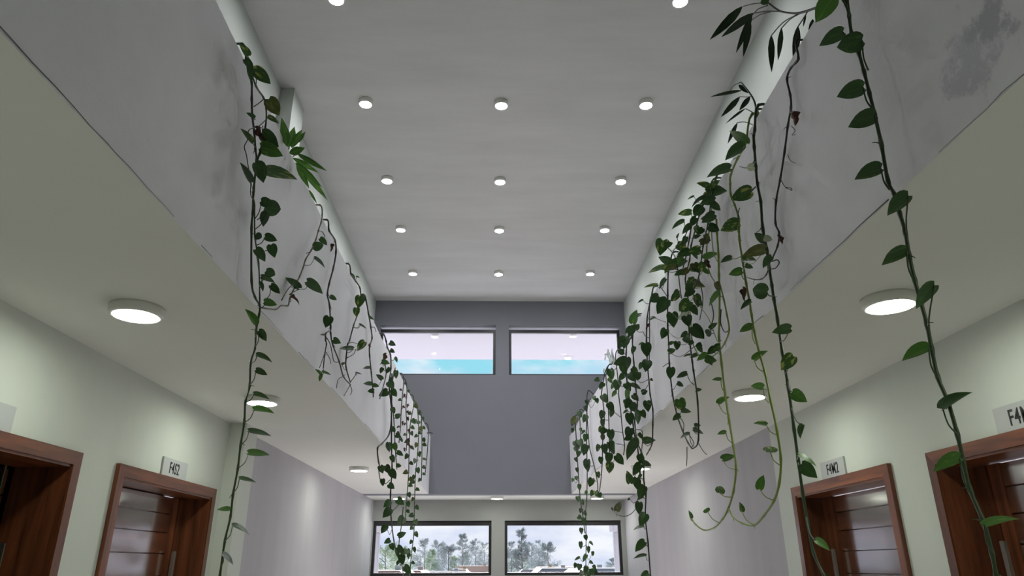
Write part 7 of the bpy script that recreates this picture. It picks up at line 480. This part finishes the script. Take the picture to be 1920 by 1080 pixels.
def plant(name, cat, label, group, base, stems, leaves, petioles):
    root = tag(empty(name, base), label, cat, group); B = Vector(base)
    bm = bmesh.new(); rnd = random.Random(label)
    for (r, mi, flat, knot) in stems:
        pts = [Vector(flat[i:i + 3]) - B for i in range(0, len(flat), 3)]
        cp = catmull(pts, 4)
        tube(bm, cp, r, r * .8, mi, 6, 4 if knot else 0)
        if knot:                                    # short aerial rootlets at the nodes
            for p in pts[2:-1]:
                if rnd.random() < .55:
                    d = Vector((rnd.uniform(-.5, .5), rnd.uniform(-1, 1), rnd.uniform(-1, .3))).normalized()
                    q = p + d * rnd.uniform(.012, .028); tube(bm, [p, (p + q) / 2 + Vector((0, 0, .003)), q], r * .38, r * .2, mi, 4)
    for (r, mi, flat) in petioles:
        tube(bm, catmull([Vector(flat[i:i + 3]) - B for i in range(0, len(flat), 3)], 3), r, r * .8, mi, 5)
    me = bpy.data.meshes.new('stem'); bm.to_mesh(me); bm.free()
    for s in SMATS: me.materials.append(MAT['s_' + s])
    link('stem', me, None, root)
    for (k, var, x, y, z, ln, q0, q1, q2, q3, wf) in leaves:
        me = LANCE[var] if name == 'lance_leaf_plant' else LEAF[k, var]
        o = bpy.data.objects.new('leaf', me); COL.objects.link(o); o.parent = root
        o.location = Vector((x, y, z)) - B; o.rotation_mode = 'QUATERNION'; o.rotation_quaternion = (q0, q1, q2, q3); o.scale = (ln * wf, ln, ln)
for p in PLANTS: plant(*p)

# ------------------------------------------------------------------ outdoors
GZ = EYE - 5.2
struct(boxes('ground', [(-150, 150, -60, 320, GZ - .3, GZ)], plaster('bounce_paving', (.50, .48, .49), .2, .1, scale=.2)))  # unseen; pale tone added to bounce sunlight into the hall
e = struct(boxes('roof_eave', [(XL - 4, XR + 4, YU + T, 13.72, EYE + 3.86, EYE + 4.06)], MAT['white_out'])); e['label'] = 'white roof eave outside the upper windows'
for x, y, lab in ((-1.09, 12.1, 'small added disc for a lamp reflection in the upper left window'), (1.40, 12.05, 'inner small added disc for a lamp reflection in the upper right window'), (1.45, 13.5, 'outer small added disc for a lamp reflection in the upper right window, near the sky')):
    lamp('pane_glint', x, y, EYE + 3.86, (sm_b, glint_d), lab, 'added discs for lamp reflections in the upper windows')  # glowing discs added under the eave for lamp reflections in the panes
for x0, x1, lab in ((-2.20, -2.06, 'white veranda post outside the lower left window'), (2.16, 2.30, 'white veranda post outside the lower right window')):
    t = tag(empty('veranda_post', ((x0 + x1) / 2, 13.45, GZ)), lab, 'post', 'veranda posts outside the lower windows'); w = .07
    boxes('shaft', [(-w, w, -w, w, 0, 5.75)], MAT['white_out'], t, .01); boxes('cap', [(-w - .05, w + .05, -w - .3, w + .05, 5.75, 6.4)], MAT['white_out'], t, .01); boxes('base', [(-w - .04, w + .04, -w - .04, w + .04, 0, .2)], MAT['white_out'], t, .01)
def folmat(n, a, b):
    m, t, bs = newmat(n); tc = N(t, 'ShaderNodeTexCoord'); no = N(t, 'ShaderNodeTexNoise'); no.inputs['Scale'].default_value = .8
    r = N(t, 'ShaderNodeValToRGB'); r.color_ramp.elements[0].color = (*a, 1); r.color_ramp.elements[1].color = (*b, 1)
    t.links.new(tc.outputs['Object'], no.inputs['Vector']); t.links.new(no.outputs['Fac'], r.inputs[0]); t.links.new(r.outputs[0], bs.inputs['Base Color']); bs.inputs['Roughness'].default_value = .8
    return m
FOL = [folmat('foliage_grey_green', (.20, .22, .215), (.30, .31, .32)), folmat('foliage_green', (.22, .28, .18), (.33, .37, .27))]
BARK = plain('bark', (.12, .11, .11), .9)
def tree(x, y, top, width, kind, fm, label, seed):
    rnd = random.Random(seed); H = top - GZ
    t = tag(empty('tree', (x, y, GZ)), label, 'tree', 'trees beyond the lower windows')
    bm = bmesh.new(); tube(bm, [Vector((0, 0, 0)), Vector((.1, 0, H * .5)), Vector((0, 0, H * .97))], H * .02, .02, 0, 7)
    sprays = []
    for k in range(62):
        f = rnd.uniform(.12, .98); a = rnd.uniform(0, 2 * PI)
        R = width * .5 * ((1 - f) ** .8 * 1.1 + .06 if kind == 'cone' else math.sin(PI * min(1, .22 + f * .75)) * rnd.uniform(.6, 1.0) + .05)
        b = Vector((0, 0, H * f)); e_ = b + Vector((math.cos(a) * R, math.sin(a) * R, R * rnd.uniform(.15, .55)))
        if k < 16: tube(bm, [b, (b + e_) / 2 + Vector((0, 0, .1)), e_], .05, .015, 0, 4)
        sprays.append((b, e_, R))
    me = mesh_of(bm, 'trunk', True); link('trunk', me, BARK, t)
    bm = bmesh.new()
    for b, e_, R in sprays:
        d = (e_ - b)
        for q in range(60):                      # drooping needle tufts along each branch
            p = b + d * rnd.uniform(.25, 1.05) + Vector([rnd.gauss(0, .09 * R + .05) for _ in range(3)])
            l = rnd.uniform(.2, .6) * (.5 + H * .03); dr = (d.normalized() * 1.1 + Vector((rnd.uniform(-1, 1), rnd.uniform(-1, 1), rnd.uniform(-.5, 1.4)))).normalized()
            sd = dr.orthogonal().normalized() * l * .13
            v = [bm.verts.new(p - sd), bm.verts.new(p + sd), bm.verts.new(p + dr * l)]; bm.faces.new(v)
    me = mesh_of(bm, 'crown'); link('crown', me, FOL[fm], t)['kind'] = 'stuff'
tree(-11.56, 80, 3.84, 6.0, 'bush', 1, 'pale broad tree behind the left vine clump', 0)
tree(-13.88, 115, 4.19, 5.4, 'bush', 1, 'yellow-green bushy tree just right of the left vine clump', 1)
tree(-13.92, 150, 6.57, 6.4, 'bush', 0, 'tall grey-green feathery tree, leftmost of the row of trees in the lower left window', 2)
tree(-13.86, 185, 7.47, 7.0, 'bush', 0, 'feathery grey tree in the middle of the lower left window', 3)
tree(-5.75, 94, 3.96, 4.0, 'bush', 0, 'leaning feathery tree right of the middle of the lower left window', 4)
tree(-5.45, 129, 6.64, 5.1, 'cone', 0, 'pointed conifer standing alone in the lower left window', 5)
tree(-4.09, 164, 6.78, 6.2, 'bush', 0, 'ragged grey tree right of the lone conifer', 6)
tree(-2.67, 199, 7.07, 8.5, 'bush', 0, 'ragged tree against the right frame of the lower left window', 7)
tree(-5.72, 108, 2.86, 2.4, 'bush', 1, 'small green bush beside the lone conifer', 8)
tree(-11.87, 143, 4.42, 4.3, 'cone', 1, 'green young conifer before the feathery row', 9)
tree(-6.92, 178, 4.37, 4.4, 'cone', 1, 'small green conifer at the foot of the lone conifer', 10)
tree(3.14, 87, 5.52, 3.8, 'cone', 0, 'tallest pointed conifer in the lower right window', 11)
tree(2.72, 122, 5.11, 5.2, 'bush', 0, 'grey-green tree at the left frame of the lower right window', 12)
tree(7.78, 157, 5.89, 5.9, 'bush', 0, 'round grey tree right of the tallest conifer', 13)
tree(11.44, 192, 7.22, 8.0, 'bush', 0, 'second grey tree right of the tallest conifer', 14)
tree(7.17, 101, 4.36, 4.8, 'bush', 0, 'last and widest grey tree of the right hand grove', 15)
tree(4.20, 136, 4.05, 5.8, 'bush', 1, 'pale green bushy tree below the tallest conifer', 16)
tree(26.82, 171, 2.78, 4.8, 'bush', 0, 'small far tree near the right frame of the lower right window', 17)
HM = [plain('house_wall_pink', (.42, .29, .25), .8), plain('house_wall_white', (.38, .37, .38), .8), plain('house_wall_ochre', (.40, .31, .19), .8), plain('roof_red', (.15, .085, .07), .8), plain('roof_slate', (.12, .125, .15), .8)]
def house(x, y, w, d, top, roof, wm, rm, label):
    H = top - GZ; t = tag(empty('house', (x, y, GZ)), label, 'house', 'houses beyond the lower windows')
    boxes('wall', [(-w / 2, w / 2, -d / 2, d / 2, 0, H - roof)], HM[wm], t)
    prism('roof', [(-w / 2 - .4, H - roof), (w / 2 + .4, H - roof), (w * .22, H), (-w * .22, H)], 'y', -d / 2 - .3, d / 2 + .3, HM[rm], t)
    for k in range(max(2, int(w // 2.5))):
        xx = -w / 2 + (k + .5) * w / max(2, int(w // 2.5))
        for zz in (1.0, H - roof - 1.7):
            f = boxes('window', [(xx - .5, xx + .5, -d / 2 - .05, -d / 2 + .02, zz, zz + 1.1)], MAT['frame'], t)
            f2 = boxes('pane', [(xx - .44, xx + .44, -d / 2 - .06, -d / 2 - .05, zz + .06, zz + 1.04)], HM[4], f)
    boxes('chimney', [(w * .1, w * .1 + .28, -.2, .2, H - .6, H + .2)], HM[wm], t)
house(-5.38, 38, 4.3, 4.5, 1.39, 1.2, 1, 3, 'white low house at the left end of the lower left window')
house(-4.90, 46, 2.9, 4.5, 1.34, 1.3, 0, 3, 'pink house left of the middle of the lower left window')
house(-3.59, 54, 7.4, 4.5, 1.21, 1.0, 1, 4, 'long white low building in the lower left window')
house(-2.82, 62, 2.5, 4.5, 1.31, 1.4, 2, 3, 'small ochre house in the lower left window')
house(-1.71, 70, 7.0, 4.5, 1.54, 1.8, 0, 0, 'large pink house near the right end of the lower left window')
house(4.55, 81, 7.1, 4.5, 1.18, 2.0, 1, 4, 'slate-roofed white house under the right grove')
house(4.39, 65, 2.8, 4.5, 1.44, 1.2, 2, 3, 'small ochre house under the right grove')
house(4.57, 57, 5.0, 4.5, 1.38, 1.5, 0, 4, 'pink house with slate gable in the lower right window')
house(8.59, 87, 9.8, 4.5, 1.37, 1.4, 0, 3, 'red-roofed house in the middle of the lower right window')
house(6.23, 49, 4.9, 4.5, 1.41, 1.2, 1, 3, 'white house behind the right dangling vine clump')
house(6.20, 41, 6.2, 4.5, 1.44, 1.2, 0, 4, 'wide low pink building at the right of the lower right window')
